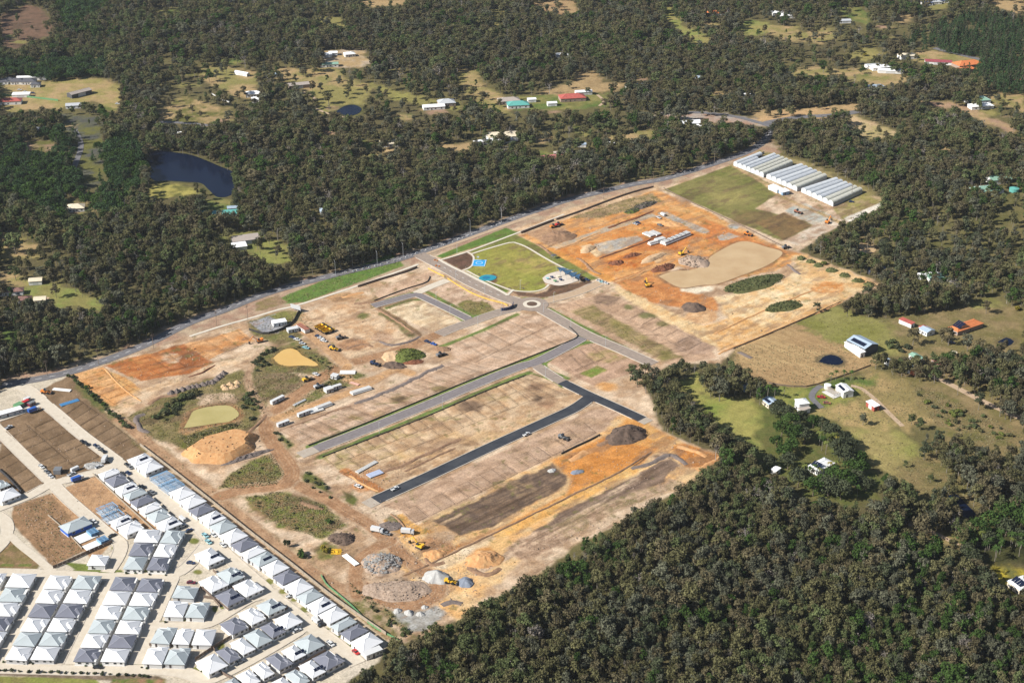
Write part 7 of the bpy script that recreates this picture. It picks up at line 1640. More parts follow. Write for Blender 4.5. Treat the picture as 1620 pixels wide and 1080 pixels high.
for i in range(9):
    x, y = G(527 + (i % 3) * 5, 870 + (i // 3) * 3); MB().taper(-1, 1, -.3, .3, 0, .9, .05, .2).build('barrier', PC['yellow'], None, (x + rnd.uniform(-.5, .5), y, 0), rnd.uniform(-.5, .5))
    tag(COL.objects[-1], 'yellow plastic barrier dumped beside the dark soil heap', 'barrier', 'yellow barriers by the soil heap')
def excavator(px, py, dx, dy, m, label, arm=1):
    x, y = G(px, py); t = empty('excavator', (x, y, 0), heading(px, py, dx, dy), label, 'excavator', 'yellow excavators')
    for s in (-1, 1): MB().taper(-2.1, 2.1, s * 1.25 - .35, s * 1.25 + .35, 0, .95, .35, 0).build('track', M_TRACKM, t)
    MB().box(-2.2, 1.5, -1.35, 1.35, 1.1, 2.0).box(-2.4, -1.2, -1.3, 1.3, 2.0, 2.6).build('body', m, t); MB().taper(.1, 1.5, .35, 1.3, 2.0, 3.1, .12, .06).build('cab', M_GLASS, t)
    MB().bar((1.2, -.3, 1.8), (4.6, -.3, 4.9), .38, .3, 4).build('boom', m, t); MB().bar((4.5, -.3, 4.95), (7.0, -.3, 2.0), .30, .22, 4).build('stick', m, t); MB().taper(6.5, 7.8, -.95, .35, .3, 1.7, .3, .05).build('bucket', M_TRACKM, t)
def dump_truck(px, py, dx, dy, m, label):
    x, y = G(px, py); t = empty('dump_truck', (x, y, 0), heading(px, py, dx, dy), label, 'dump truck', 'articulated dump trucks')
    MB().add([(-4.4, -1.4, 1.9), (1.0, -1.4, 1.5), (1.0, 1.4, 1.5), (-4.4, 1.4, 1.9), (-4.9, -1.55, 2.8), (1.2, -1.55, 3.0), (1.2, 1.55, 3.0), (-4.9, 1.55, 2.8)], [(3, 2, 1, 0), (0, 1, 5, 4), (1, 2, 6, 5), (2, 3, 7, 6), (3, 0, 4, 7), (0, 1, 2, 3)]).build('dump_bed', m, t)
    MB().box(1.4, 4.6, -1.2, 1.2, 1.1, 2.0).build('bonnet', m, t); MB().taper(1.4, 2.9, -1.1, 1.1, 2.0, 3.2, .15, .08).build('cab', M_GLASS, t); MB().box(-4, 4, -.5, .5, .8, 1.2).build('chassis', M_TRACKM, t)
    for wx in (-3.4, -1.6, 3.0):
        for wy in (-1.3, 1.3): wheel(t, wx, wy, .85, .6)
def loader(px, py, dx, dy, m, label, name='wheel_loader', cat='loader'):
    x, y = G(px, py); t = empty(name, (x, y, 0), heading(px, py, dx, dy), label, cat)
    MB().box(-3.2, -.4, -1.1, 1.1, 1.0, 2.3).box(-.2, 1.4, -.8, .8, .9, 1.7).build('body', m, t); MB().taper(-1.2, .3, -.8, .8, 2.3, 3.4, .1, .08).build('cab', M_GLASS, t)
    for s in (-.6, .6): MB().bar((.8, s, 1.7), (3.2, s, .8), .2, .16, 4).build('lift_arm', m, t)
    MB().taper(3.0, 4.2, -1.5, 1.5, .15, 1.3, .3, .02).build('bucket', M_TRACKM, t)
    for wx in (-2, 1.4):
        for wy in (-1.05, 1.05): wheel(t, wx, wy, .8, .55)
Y_ = PC['yellow']
excavator(664, 866, -14, -6, Y_, 'yellow excavator digging above the pale haul strip'); excavator(1078, 403, 14, -5, Y_, 'yellow excavator beside the pipes above the pond rubble'); excavator(1024, 453, -8, -12, Y_, 'yellow excavator on the orange cut below the pond'); excavator(1309, 353, 12, -9, PC['orange'], 'orange excavator on the gravel drive below the tunnels')
excavator(411, 541, -10, 2, PC['orange'], 'orange excavator at the edge of the ochre pond yard')
for i, (px, py) in enumerate(((508, 519), (514, 522.5), (520, 526))): dump_truck(px, py, 16, -6, Y_, 'yellow articulated dump truck, %s in the parked row' % ('far one', 'middle one', 'near one')[i])
loader(713, 922, 16, 3, Y_, 'yellow wheel loader between the gravel heaps'); loader(697, 563, 12, -4, PC['grey'], 'dark loader where the road ends'); loader(539, 536, 14, -3, PC['grey'], 'dark machine behind the parked cars'); loader(73, 622, 18, 1, PC['orange'], 'orange grader on the top vacant lot', 'road_grader', 'grader')
loader(593, 577, 14, 4, PC['navy'], 'dark machine parked on the sandy pad left of the mound'); loader(884, 357, 14, -4, PC['red'], 'red machine at the park end of the earthworks'); loader(529, 553.5, 14, 3, Y_, 'small yellow roller at the yard corner'); loader(1262, 337, 14, 4, PC['rust'], 'small machine on the market garden gravel pad'); loader(1183, 372, 14, 4, PC['orange'], 'orange machine on the clay above the pond'); loader(486, 602, 12, -4, Y_, 'small yellow machine beside the haul road'); loader(891, 694, 12, 4, PC['grey'], 'small dark machine on the lots below the new street'); loader(504, 613, 12, -4, PC['silver'], 'grey machine among the weeds')
loader(876, 360, 14, -3, PC['orange'], 'orange machine left of the red one'); loader(1243, 393, 14, -3, PC['grey'], 'grey machine at the corner of the sediment pond'); loader(1032, 575, 14, 4, PC['grey'], 'x') if False else None
# broken slabs on the vacant lot
heap('slab_heap', 148, 736, 6, 4, .7, 'gravel', 'heap of broken grey slabs at the corner of the vacant lots', 'slab heap', .3, .3, .3, rocks=(90, .7, 'gravel'))
# ---------------------------------------------------------------- street furniture
M_POLE = mat('galvanised_steel', (.38, .39, .40), .5); M_WOOD = mat('power_pole_wood', (.22, .17, .13), .9)
def lamp(px, py, h, L, dx, dy, label, group):
    x, y = G(px, py); t = empty('street_lamp', (x, y, 0), heading(px, py, dx, dy), label, 'street lamp', group)
    MB().bar((0, 0, 0), (0, 0, h), .13, .09, 6).build('pole', M_POLE, t); MB().bar((0, 0, h), (L, 0, h + .5), .08, .06, 5).build('arm', M_POLE, t); MB().box(L - .1, L + .7, -.16, .16, h + .42, h + .56).build('lamp_head', PC['grey'], t)
HW = ('at the left end of the green verge', 'above the middle of the green verge', 'above the right end of the green verge', 'opposite the entry road', 'above the upper green verge')
for i, (px, py) in enumerate(((531, 436), (597, 421), (638, 408), (744, 370), (793, 352))): lamp(px, py, 11, 3, -6, -10, 'tall highway lamp ' + HW[i], 'lamps along the highway')
for i, (px, py, w) in enumerate(((721, 443, 'entry road, upper one'), (767, 465, 'entry road, lower one'), (723, 401, 'upper green verge, left end'), (823, 458, 'park edge above the roundabout'), (876, 477, 'right side of the roundabout'), (860, 494, 'road south of the roundabout'), (712, 498, 'loop street'), (756, 516, 'west road'), (903, 519, 'south road, upper one'), (958, 548, 'south road, lower one'), (863, 598, 'link street'), (700, 645, 'sealed street, right one'), (600, 685, 'sealed street, left one'), (690, 477, 'corner of the loop street'), (793, 496, 'west road near the roundabout'))):
    lamp(px, py, 7.5, 1.4, 10, 6, 'slim street lamp on the ' + w, 'slim lamps of the new streets')
def power_pole(px, py, h, label):
    x, y = G(px, py); t = empty('power_pole', (x, y, 0), .5, label, 'power pole', 'timber power poles')
    MB().bar((0, 0, 0), (0, 0, h), .17, .12, 6).build('pole', M_WOOD, t)
    for z in (h - .4, h - 1.4): MB().box(-1.3, 1.3, -.07, .07, z - .08, z + .08).build('crossarm', M_WOOD, t)
for px, py, la in ((75, 594, 'timber power pole beside the pale path at far left'), (156, 576, 'timber power pole above the orange lots'), (243, 552, 'timber power pole above the brown clay pad'), (343, 515, 'timber power pole at the highway left of the pump house'), (1033, 291, 'timber power pole at the corner of the market garden'), (1130, 258, 'timber power pole above the market garden paddock'), (955, 316, 'timber power pole above the weedy bank'), (1300, 168, 'timber power pole on the bare verge'), (1101, 176, 'timber power pole at the highway bend'), (1168, 172, 'timber power pole left of the road fork'), (1402, 355, 'timber power pole at the drive gate'), (1469, 316, 'timber power pole in the bush right of the tunnels'), (1532, 128, 'timber power pole below the orange roofs'), (392, 505, 'timber power pole right of the highway bend'), (1558, 830, 'timber power pole above the palm grove'), (1347, 312, 'timber pole at the end of the poly tunnels')):
    power_pole(px, py, 11, la)
BL = smoothline(GA([(556, 433), (600, 422), (640, 411), (664, 401), (700, 391), (745, 374), (790, 357), (812, 348)]), 4.6)
for i, (x, y) in enumerate(BL):
    if 23 <= i <= 25: continue
    o = MB().taper(-.95, .95, -.3, .3, 0, 1.0, .04, .18).build('traffic_barrier', W_, None, (x + 1.4, y + 4.6, 0), .6); tag(o, 'white plastic traffic barrier along the forest edge of the highway', 'barrier', 'white barriers along the highway')
M_YM = mat('yellow_mesh', (.50, .33, .06), .7, var=.2, scale=2); M_SILT = mat('silt_fabric', (.045, .042, .038), .9)
fence('mesh_fence', [(677, 425), (690, 432), (703, 438)], 1.0, M_YM, 'short yellow mesh fence along the upper entry road', 'fence', 4, .14); fence('mesh_fence', [(708, 441), (725, 452), (748, 465), (775, 475), (795, 480), (803, 484)], 1.0, M_YM, 'long yellow mesh fence along the entry road to the roundabout', 'fence', 4, .14)
fence('screen_fence', [(792, 492), (803, 491), (811, 487), (812, 482)], 2.4, PC['navy'], 'dark blue screen curved round the corner at the roundabout', 'fence', 2, .4)
fence('silt_fence', [(488, 705), (560, 677), (655, 638), (760, 595), (812, 575), (905, 538), (914, 531), (900, 517)], .7, M_SILT, 'black silt fence above the sealed street', 'fence', 5, .3); fence('silt_fence', [(510, 723), (660, 665), (780, 614), (832, 594)], .7, M_SILT, 'black silt fence below the sealed street', 'fence', 5, .3)
fence('retaining_wall', [(566, 454), (600, 443), (640, 431), (660, 423)], 1.4, M_BRN, 'dark retaining wall behind the top row of lots', 'wall', 4, .6); fence('silt_fence', [(680, 437), (676, 446), (660, 452), (640, 458), (592, 476)], .7, M_SILT, 'black silt fence round the top corner lot', 'fence', 5, .3)
fence('retaining_wall', [(824, 369), (850, 359), (876, 349)], 1.6, M_BRN, 'dark retaining wall at the top corner of the park', 'wall', 4, .8); fence('boundary_fence', [(880, 348), (920, 334), (965, 317), (1000, 305), (1034, 296)], 1.3, M_BRN, 'dark boundary fence along the top of the orange earthworks', 'fence', 5, .5)
fence('trench_wall', [(896, 689), (925, 676), (951, 686), (910, 706)][:1] + [(948, 689)] if False else [(888, 718), (910, 707), (932, 697), (949, 688)], .9, M_SILT, 'black drainage edge beside the lower lots', 'wall', 4, .6)
fence('boundary_fence', [(1050, 298), (1080, 314), (1170, 356), (1246, 394)], 1.0, M_BRN, 'thin brown fence between the orange clay and the green paddock', 'fence', 8, .04, M_WOOD); fence('wire_fence', [(1160, 552), (1255, 512), (1330, 478)], 1.0, M_BRN, 'thin brown fence between the sandy pad and the tan field', 'fence', 8, .04, M_WOOD); fence('wire_fence', [(1216, 606), (1270, 613), (1330, 596), (1378, 578)], 1.0, M_BRN, 'thin brown fence along the lower edge of the tan field', 'fence', 8, .04, M_WOOD)
fence('pump_fence', [(394, 522), (419, 529), (440, 524), (462, 512), (470, 498), (476, 490)], 1.6, M_SILT, 'dark fence curving round the pump house pad', 'fence', 4, .25); fence('green_hose_fence', [(508, 910), (516, 924), (530, 936), (556, 958), (586, 988), (612, 1003), (630, 1012)], .9, PC['green'], 'green mesh fence line on the bank beside the villas', 'fence', 4, .35); fence('white_fence', [(335, 149), (350, 158), (364, 163)], 1.3, W_, 'white rail fence on the far left tan slope', 'fence', 4, .2); fence('hedge_fence', [(0, 151), (40, 154), (92, 160)], 1.8, PC['green'], 'green fence behind the far left red roof', 'fence', 5, .3)
fence('silt_fence', [(1000, 497), (1010, 500)], .6, M_SILT, 'x') if False else None
x, y = G(468, 492); bb = empty('billboard', (x, y, 0), at(468, 492, 482, 496), 'large site billboard seen from behind at the end of the verge', 'billboard')
MB().box(-4.5, 4.5, -.1, .1, 1.6, 4.8).build('board', PC['silver'], bb)
for k in (-4, -1.3, 1.3, 4): MB().bar((k, .2, 0), (k, .2, 4.6), .14, n=5).build('post', M_POLE, bb); MB().bar((k, 2.4, 0), (k, .25, 3.6), .1, n=5).build('brace', M_POLE, bb)
# ---------------------------------------------------------------- park
M_BLUE = mat('court_blue', A(52, 168, 230), .8, var=.04); M_TEAL = mat('rubber_teal', A(40, 150, 170), .85, var=.08, scale=.5); M_PINKC = mat('play_concrete', A(226, 212, 196), .85, var=.05)
P = GA([(749, 411), (770, 411), (767, 421.5), (746.5, 420.5)]); c = P.mean(0); t = empty('sports_court', (c[0], c[1], 0), 0, 'bright blue half basketball court on the park lawn', 'sports court')
MB().add([(*(p - c), .12) for p in P] + [(*(p - c), 0) for p in P], [(3, 2, 1, 0), (0, 1, 5, 4), (1, 2, 6, 5), (2, 3, 7, 6), (3, 0, 4, 7)]).build('court_surface', M_BLUE, t)
mk = MB(); q = [(p - c) * .93 for p in P]
for i in range(4):
    a, b = q[i], q[(i + 1) % 4]; e = (b - a) / np.linalg.norm(b - a); w = np.array((-e[1], e[0])) * .15
    mk.add([(*(a - w), .132), (*(b - w), .132), (*(b + w), .132), (*(a + w), .132)], [(0, 1, 2, 3)])
cc = arc(0, 0, 2.6, n=24)
for a, b in zip(cc[:-1], cc[1:]): mk.add([(a[0], a[1], .136), (b[0], b[1], .136), (b[0] * .88, b[1] * .88, .136), (a[0] * .88, a[1] * .88, .136)], [(0, 1, 2, 3)])
mk.build('court_line', M_WHITE, t); MB().bar((-1, 4.6, 0), (-1, 4.6, 3.2), .1, n=6).build('hoop_post', M_POLE, t); MB().box(-1.9, -.1, 4.1, 4.2, 2.7, 3.8).build('backboard', W_, t)
c = G(771.5, 439.5); t = empty('play_pad', (c[0], c[1], 0), 0, 'round teal rubber play pad on the park lawn', 'play pad'); n = 32; pts_ = [(5.6 * math.cos(6.2832 * i / n) * (1.15 + .12 * math.sin(12.56 * i / n)), 5.6 * math.sin(6.2832 * i / n) * 1.0) for i in range(n)]
MB().add([(a, b, 0) for a, b in pts_] + [(a, b, .14) for a, b in pts_], [tuple(range(n, 2 * n))] + [(i, (i + 1) % n, n + (i + 1) % n, n + i) for i in range(n)]).build('rubber_surface', M_TEAL, t)
MB().add([(a * .45 - 1, b * .45, .15) for a, b in pts_], [tuple(range(n))]).build('rubber_inlay', mat('rubber_blue', A(30, 120, 160), .85), t)
L = GA([(858, 440), (866, 434), (880, 430), (892, 430), (906, 436), (916, 443), (900, 449), (884, 452), (872, 450), (862, 447)]); L = smoothline(np.vstack([L, L[:1]]), 2)[:-1]; c = L.mean(0); t = empty('playground', (c[0], c[1], 0), 0, 'pale playground apron with play towers and slides beside the lawn', 'playground')
MB().add([(*(p - c), .14) for p in L], [tuple(range(len(L)))]).build('apron', M_PINKC, t)
for i, (px, py, m) in enumerate(((866, 442, 'teal'), (873, 440, 'navy'), (878, 446, 'green'), (887, 444, 'navy'), (883, 439, 'cream'))):
    a = np.array(G(px, py)) - c; MB().bar((a[0], a[1], .14), (a[0], a[1], 1.2), .3, n=6).taper(a[0] - 1.3, a[0] + 1.3, a[1] - 1.1, a[1] + 1.1, 1.2, 1.5, .2, .2).build('play_tower', PC[m], t)
SAIL = mat('shade_cloth', (.035, .085, .15), .8, var=.15)
for i, (px, py, w, d, la) in enumerate(((889, 433, 3.6, 6.5, 'dark blue shade sail, left one over the playground'), (897, 436.5, 4, 6.5, 'dark blue shade sail, second from left over the playground'), (905, 441, 4, 5.5, 'dark blue shade sail, third over the playground'), (912, 444.5, 3.4, 5, 'dark blue shade sail, right one over the playground'))):
    x, y = G(px, py); s = empty('shade_sail', (x, y, 0), .5 + .3 * i, la, 'shade sail', 'shade sails over the playground'); hs = (3.4, 4.6, 3.3, 4.7)
    cs_ = [(-w, -d / 2), (w, -d / 2), (w * .8, d / 2), (-w * .8, d / 2)]; N_ = 7; V = []
    for a in range(N_):
        for b in range(N_):
            u, v = a / (N_ - 1), b / (N_ - 1); k = [(1 - u) * (1 - v), u * (1 - v), u * v, (1 - u) * v]; x0 = sum(k[j] * cs_[j][0] for j in range(4)); y0 = sum(k[j] * cs_[j][1] for j in range(4)); sh = 1 - .5 * (u * (1 - u) + v * (1 - v)) * (0 if 0 < u < 1 and 0 < v < 1 else 1)
            V.append((x0 * sh, y0 * sh, sum(k[j] * hs[j] for j in range(4))))
    obj('sail_cloth', mesh('sail_cloth', V, [(a * N_ + b, (a + 1) * N_ + b, (a + 1) * N_ + b + 1, a * N_ + b + 1) for a in range(N_ - 1) for b in range(N_ - 1)], SAIL), s)
    for j in range(4): MB().bar((cs_[j][0] * 1.05, cs_[j][1] * 1.05, 0), (cs_[j][0] * 1.05, cs_[j][1] * 1.05, hs[j] + .3), .1, n=6).build('post', M_POLE, s)
for i, (px, py) in enumerate(((828, 458), (806, 458), (758, 436), (738, 424))):
    x, y = G(px, py); s = empty('park_bench', (x, y + 1.5, 0), .3, 'small park bench beside the lawn path, %s from the roundabout side' % ORD[i], 'bench', 'park benches')
    MB().box(-1, 1, -.25, .25, .4, .48).build('seat', M_WOOD, s); MB().box(-1, 1, .25, .31, .5, .9).build('backrest', M_WOOD, s)
    for k in (-.8, .8): MB().box(k - .05, k + .05, -.2, .2, 0, .4).build('leg', M_POLE, s)
x, y = G(876, 408.5); s = empty('park_shelter', (x, y, 0), .6, 'small dark park shelter on the path behind the lawn', 'shelter'); MB().taper(-2, 2, -1.5, 1.5, 2.6, 3.0, .5, .4).build('roof', RM['dark'], s)
for a in (-1.6, 1.6):
    for b in (-1.2, 1.2): MB().box(a - .07, a + .07, b - .07, b + .07, 0, 2.6).build('post', M_POLE, s)
for i, (px, py) in enumerate(((688, 412), (692, 413), (690, 421), (695, 422))):
    o = MB().taper(-.7, .7, -.3, .3, 0, 1.0, .05, .15).build('road_barrier', PC['orange'], None, (*G(px, py), .07), .4); tag(o, 'orange road barrier across the upper entry road', 'barrier', 'orange barriers on the entry road')
# ---------------------------------------------------------------- windrows and cut edges of the earthworks
def berm(p, w, h, m, label, wob=1.1):
    L = smoothline(GA(p), 1.6); n = len(L); d = np.gradient(L, axis=0); d /= np.linalg.norm(d, axis=1)[:, None] + 1e-9; q = np.stack([-d[:, 1], d[:, 0]], 1); o = L[0].copy()
    sd = int(p[0][0] * 3 + p[0][1]); env = np.clip(np.minimum(np.arange(n), np.arange(n)[::-1]) / 4.0, .05, 1); V = []
    for f, z in ((-1, -.15), (-.55, .55), (-.05, 1), (.5, .6), (1, -.15)):
        k = 1 + (vnoise(L[:, 0] + f * 9, L[:, 1], 3, sd % 90, 2) - .5) * wob; P = L + q * (f * w / 2 * k + (vnoise(L[:, 0], L[:, 1], 9, sd % 70, 3) - .5) * w * .9)[:, None] - o
        hz = np.where(z > 0, z * h * env * (1 + (vnoise(L[:, 0], L[:, 1] + f * 5, 2.4, sd % 80, 3) - .5) * 1.5), -.2); V.append(np.c_[P, hz])
    V = np.concatenate(V); i = np.arange(n - 1); Q = np.concatenate([np.stack([r * n + i, r * n + i + 1, (r + 1) * n + i + 1, (r + 1) * n + i], 1) for r in range(4)])[:, ::-1]
    b = obj('spoil_windrow', npmesh('spoil_windrow', V, Q[:, ::-1], HM[m]), None, (o[0], o[1], 0))
    tag(b, label, 'windrow', 'windrows of spoil on the site')
for a in (([(702, 577), (680, 586), (655, 600), (625, 613), (592, 628), (560, 640)], 4.5, .9, 'grey', 'long grey windrow along the top of the upper lots'), ([(560, 641), (525, 651), (490, 664), (455, 676)], 2.2, .6, 'brown', 'low brown windrow at the upper edge of the lots'),
          ([(552, 752), (575, 766), (598, 777)], 2, .6, 'orange', 'orange ridge at the low corner of the big lots'), ([(600, 748), (640, 734), (690, 712), (730, 694)], 3, .7, 'brown', 'brown windrow across the big lots'), ([(640, 745), (690, 722), (720, 708)], 2, .6, 'brown', 'short brown windrow below the longer one on the big lots'),
          ([(640, 908), (668, 897), (702, 881), (760, 853), (830, 819), (905, 783), (980, 746), (1030, 714)], 1.6, .7, 'brown', 'narrow spoil ridge along the edge of the yellow track'), ([(780, 898), (840, 868), (880, 846), (940, 812), (1000, 776), (1040, 752)], 1.8, .6, 'sand', 'pale ridge between the yellow track and the lower dark pad'), ([(1000, 742), (1030, 732), (1060, 718), (1085, 735)], 4, 1.0, 'grey', 'grey spoil ridge at the upper end of the lower dark pad'),
          ([(930, 715), (915, 722), (900, 728)], 5, 1.4, 'orange', 'orange spoil mound with trench cuts beside the track'), ([(945, 705), (960, 699), (968, 692)], 4, 1.3, 'brown', 'dark spoil lump left of the big soil heap'), ([(1100, 742), (1120, 734), (1140, 723)], 4, 1.0, 'orange', 'orange rough bank at the site corner under the trees'), ([(1072, 705), (1095, 712), (1118, 722)], 4, .9, 'orange', 'orange rough bank above the site corner'),
          ([(948, 409), (985, 396), (1020, 383), (1048, 371)], 1.6, .8, 'red', 'red ridge along the trench below the gravel pad'), ([(962, 361), (985, 352), (1010, 344), (1034, 333)], 2.2, .8, 'red', 'red ridge above the upper gravel strip'), ([(972, 445), (1005, 435), (1040, 422), (1065, 412)], 3, .9, 'orange', 'orange ridge between the pond and the broken clay'), ([(878, 396), (900, 388), (925, 377), (950, 367)], 2.5, .8, 'orange', 'orange ridge along the lower gravel strip'),
          ([(912, 408), (925, 416), (936, 426), (950, 434)], 3, 1.0, 'brown', 'brown ridge at the park side of the earthworks'), ([(850, 386), (862, 394), (872, 402)], 3, .8, 'brown', 'brown ridge below the soil heap by the park'),
          ([(1042, 440), (1062, 452), (1085, 458)], 3, .8, 'sand', 'pale rim at the near end of the sediment pond'), ([(1144, 474), (1180, 470), (1225, 450), (1246, 438)], 2, .8, 'sand', 'pale ridge along the long planted mound'), ([(1130, 528), (1180, 504), (1240, 478), (1290, 458)], 1.8, .7, 'orange', 'orange edge of the sandy haul bench'), ([(1245, 418), (1256, 426), (1266, 434)], 3, 1.2, 'grey', 'grey rubble row at the head of the sandy pads'),
          ([(1136, 560), (1150, 553), (1190, 538), (1240, 516), (1300, 492), (1332, 477)], 2.2, .9, 'orange', 'orange bank along the fence of the tan field'), ([(1100, 522), (1125, 540), (1150, 556), (1166, 562)], 4, 1.0, 'sand', 'pale bank at the low corner of the sandy pads'), ([(1170, 556), (1180, 562), (1190, 566)], 4, 1.2, 'grey', 'grey heap row at the corner of the tan field'),
          ([(230, 655), (214, 662), (222, 676), (236, 684)], 4, 1.1, 'grey', 'grey spoil row left of the algae pond'), ([(236, 640), (256, 628), (280, 624)], 4, .9, 'brown', 'brown spoil row above the thicket'), ([(262, 690), (276, 700), (282, 714)], 3, .9, 'sand', 'pale eroded bank at the foot of the algae pond'), ([(418, 655), (410, 668), (398, 678), (388, 690)], 3, .9, 'brown', 'brown bank between the haul road and the algae pond'),
          ([(166, 583), (182, 602), (205, 622), (224, 634)], 1.6, .6, 'orange', 'orange edge between the orange lots and the clay pad'), ([(298, 596), (318, 590), (340, 577)], 2, .7, 'red', 'red clay edge at the end of the clay pad'), ([(232, 628), (262, 614), (310, 596), (360, 575)], 1.8, .5, 'sand', 'pale windrow along the light haul strip'),
          ([(596, 488), (625, 505), (655, 526)], 2.5, .8, 'brown', 'weedy brown ridge left of the pale corner lot'), ([(600, 540), (620, 545), (648, 540), (664, 532)], 3, 1.0, 'grey', 'curved grey ridge beside the end of the west road'), ([(540, 470), (556, 466), (575, 462)], 4, .7, 'orange', 'clay ridges below the green verge'), ([(560, 480), (590, 478), (610, 474)], 4, .8, 'brown', 'brown spoil ridge at the start of the loop street'), ([(548, 552), (570, 545), (590, 548)], 3, .7, 'brown', 'brown ridge in the sandy yard'),
          ([(600, 915), (616, 926), (640, 934), (662, 940), (668, 952)], 2, .7, 'sand', 'pale rim round the low rubble mound'), ([(700, 958), (715, 952), (730, 955)], 4, 1.2, 'grey', 'grey spoil lump at the end of the loop track'), ([(742, 896), (752, 905), (770, 908), (792, 898)], 4, 1.0, 'brown', 'brown ring of spoil round the yellow clay heap'), ([(672, 882), (684, 893), (704, 890)], 3, .8, 'brown', 'brown ridge in front of the excavator'),
          ([(618, 812), (634, 826), (642, 838)], 1.6, .8, 'brown', 'dark trench spoil at the end of the lower lots'), ([(478, 792), (492, 800), (510, 806)], 4, .9, 'brown', 'brown brush pile on the weedy patch')):
    if a[3] == 'sand': continue
    berm(a[0], a[1], a[2] * .7, a[3], a[4])
# ---------------------------------------------------------------- loose stones, clods and tussocks nobody would count
def scatter_on(p, n, rs):
    P = GA(p); lo, hi = P.min(0), P.max(0); q = rs.uniform(lo, hi, (n * 3, 2))
    for pn in POND_W: q = q[~inside(pn, q[:, 0], q[:, 1])]
    return q[inside(P, q[:, 0], q[:, 1])][:n]
POND_W = [GA(p_) for n_, p_, w_, c_ in PONDS]
rs = np.random.RandomState(77); S = []; T = []
for p, n in (([(205, 690), (300, 750), (420, 850), (560, 930), (640, 1000), (620, 1005), (400, 850), (240, 720)], 500), ([(540, 800), (620, 780), (720, 850), (760, 900), (700, 970), (600, 960), (560, 900)], 900), ([(600, 840), (690, 850), (820, 890), (700, 985)], 700), ([(540, 745), (600, 740), (720, 700), (600, 775), (560, 770)], 350),
             ([(860, 690), (960, 650), (1020, 680), (1140, 722), (1085, 765), (900, 790)], 700), ([(820, 875), (1000, 780), (1085, 765), (905, 860)], 500), ([(825, 372), (1040, 300), (1240, 396), (1130, 450), (960, 440)], 1100), ([(1000, 470), (1260, 400), (1385, 448), (1160, 548)], 800), ([(500, 500), (620, 470), (670, 545), (560, 580)], 500), ([(160, 590), (390, 520), (400, 560), (230, 630)], 400), ([(20, 800), (78, 780), (135, 870), (82, 896)], 350), ([(80, 780), (150, 752), (200, 800), (150, 850), (110, 820)], 250), ([(0, 690), (100, 650), (160, 720), (84, 760)], 350), ([(110, 610), (180, 660), (220, 700), (186, 722)], 250)):
    S.append(scatter_on(p, n, rs))
S = np.concatenate(S); n = len(S); r = rs.uniform(.12, .42, n) * np.where(rs.uniform(size=n) < .06, 2, 1); a = rs.uniform(0, 6.28, (n, 3)) + np.array([0, 2.1, 4.2]); k = rs.uniform(.7, 1.4, (n, 4)) * r[:, None]
V = np.zeros((n, 4, 3)); V[:, :3, 0] = S[:, None, 0] + np.cos(a) * k[:, :3]; V[:, :3, 1] = S[:, None, 1] + np.sin(a) * k[:, :3]; V[:, :3, 2] = -.1; V[:, 3, :2] = S; V[:, 3, 2] = k[:, 3] * 1.1
Q = np.concatenate([np.arange(n)[:, None] * 4 + np.array(f) for f in ((0, 1, 3), (1, 2, 3), (2, 0, 3))])
tag(obj('loose_stones', npmesh('loose_stones', V.reshape(-1, 3), Q, HM['rubble'])), kind='stuff')
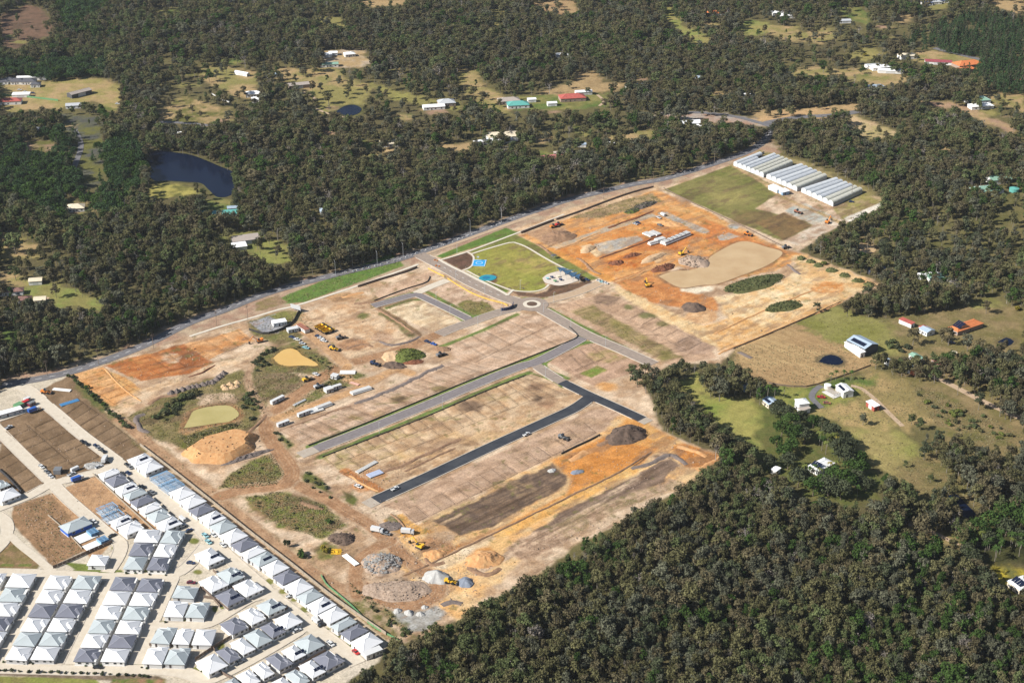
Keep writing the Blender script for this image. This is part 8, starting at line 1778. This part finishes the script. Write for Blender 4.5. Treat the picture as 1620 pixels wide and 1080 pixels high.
for p, n in (([(345, 772), (366, 748), (405, 725), (430, 716), (450, 750), (437, 766), (385, 772)], 1500), ([(386, 786), (440, 777), (515, 798), (548, 832), (512, 852), (440, 832)], 2400), ([(286, 692), (366, 668), (384, 672), (366, 688), (300, 712)], 1200), ([(398, 570), (435, 548), (508, 560), (534, 578), (520, 592), (396, 592)], 900), ([(400, 590), (470, 592), (486, 606), (458, 624), (402, 640)], 900), ([(442, 660), (522, 590), (580, 592), (530, 616), (458, 655)], 900), ([(390, 508), (478, 492), (500, 515), (440, 545), (400, 530)], 600),
             ([(200, 660), (250, 632), (380, 585), (425, 640), (412, 668), (300, 712), (232, 690)], 2200), ([(548, 918), (600, 950), (660, 1010), (630, 990), (570, 945)], 600), ([(620, 400), (640, 420), (480, 478), (430, 478)], 900), ([(905, 492), (1030, 535), (1080, 565), (1000, 545)], 700), ([(722, 482), (770, 478), (784, 490), (745, 500)], 250), ([(900, 345), (960, 322), (1030, 305), (1050, 318), (950, 345)], 700), ([(130, 600), (260, 725), (480, 885), (612, 1004), (600, 985), (460, 870), (250, 700), (135, 590)], 1500),
             ([(1160, 546), (1330, 546), (1384, 572), (1270, 613), (1160, 578)], 1100), ([(1372, 582), (1500, 622), (1500, 662), (1425, 672), (1340, 616)], 900), ([(1440, 606), (1560, 655), (1620, 690), (1560, 704), (1478, 668)], 1600), ([(1255, 512), (1420, 475), (1562, 470), (1620, 545), (1420, 565), (1330, 548)], 1100), ([(1283, 640), (1340, 618), (1424, 672), (1340, 674)], 400), ([(1336, 676), (1452, 702), (1500, 762), (1430, 768), (1352, 692)], 300), ([(1400, 750), (1500, 690), (1620, 690), (1620, 800), (1500, 830)], 1600), ([(20, 800), (78, 780), (135, 870), (82, 896)], 500)):
    T.append(scatter_on(p, n, rs))
T = np.concatenate(T); n = len(T); d = rs.normal(size=(n, 3)) * .5 + (0, 0, .7); d /= np.linalg.norm(d, axis=1)[:, None]; a = np.cross(d, rs.normal(size=(n, 3))); a /= np.linalg.norm(a, axis=1)[:, None]; b = np.cross(d, a)
s = rs.uniform(.15, .5, (n, 1)); c = np.c_[T, np.full(n, .12)]; V = np.stack([c - a * s, c - b * s, c + a * s, c + b * s], 1).reshape(-1, 3)
tag(obj('grass_tussocks', npmesh('grass_tussocks', V, np.arange(n * 4).reshape(n, 4), leaf_mat('tussock_grass', (.24, .21, .11), .25))), kind='stuff')
HX2 = smoothline(GA([(0, 1061), (60, 1063), (150, 1066), (236, 1070)]), 3.1)
for i, (hx, hy) in enumerate(HX2):
    plant('shrub', 'shrub', hx, hy, 1.2 + .3 * (i % 3), 'dark', 'small dark hedge shrub along the bottom lane of the estate', 'shrub', 'hedge along the bottom lane', 2.2, 1.1)
for px, py in ((28, 1049), (40, 1050), (52, 1050), (136, 1053), (150, 1053), (160, 1053), (6, 1047), (200, 907), (214, 907), (236, 909), (262, 910), (150, 899), (160, 900), (224, 1056), (232, 1057), (262, 984), (288, 962), (320, 1062), (314, 1052)):
    shrub(px, py, rnd.uniform(.9, 1.5), rnd.choice(['green', 'dark', 'lush']), 'small garden shrub in a front strip of the gridded villas', 'front garden shrubs')
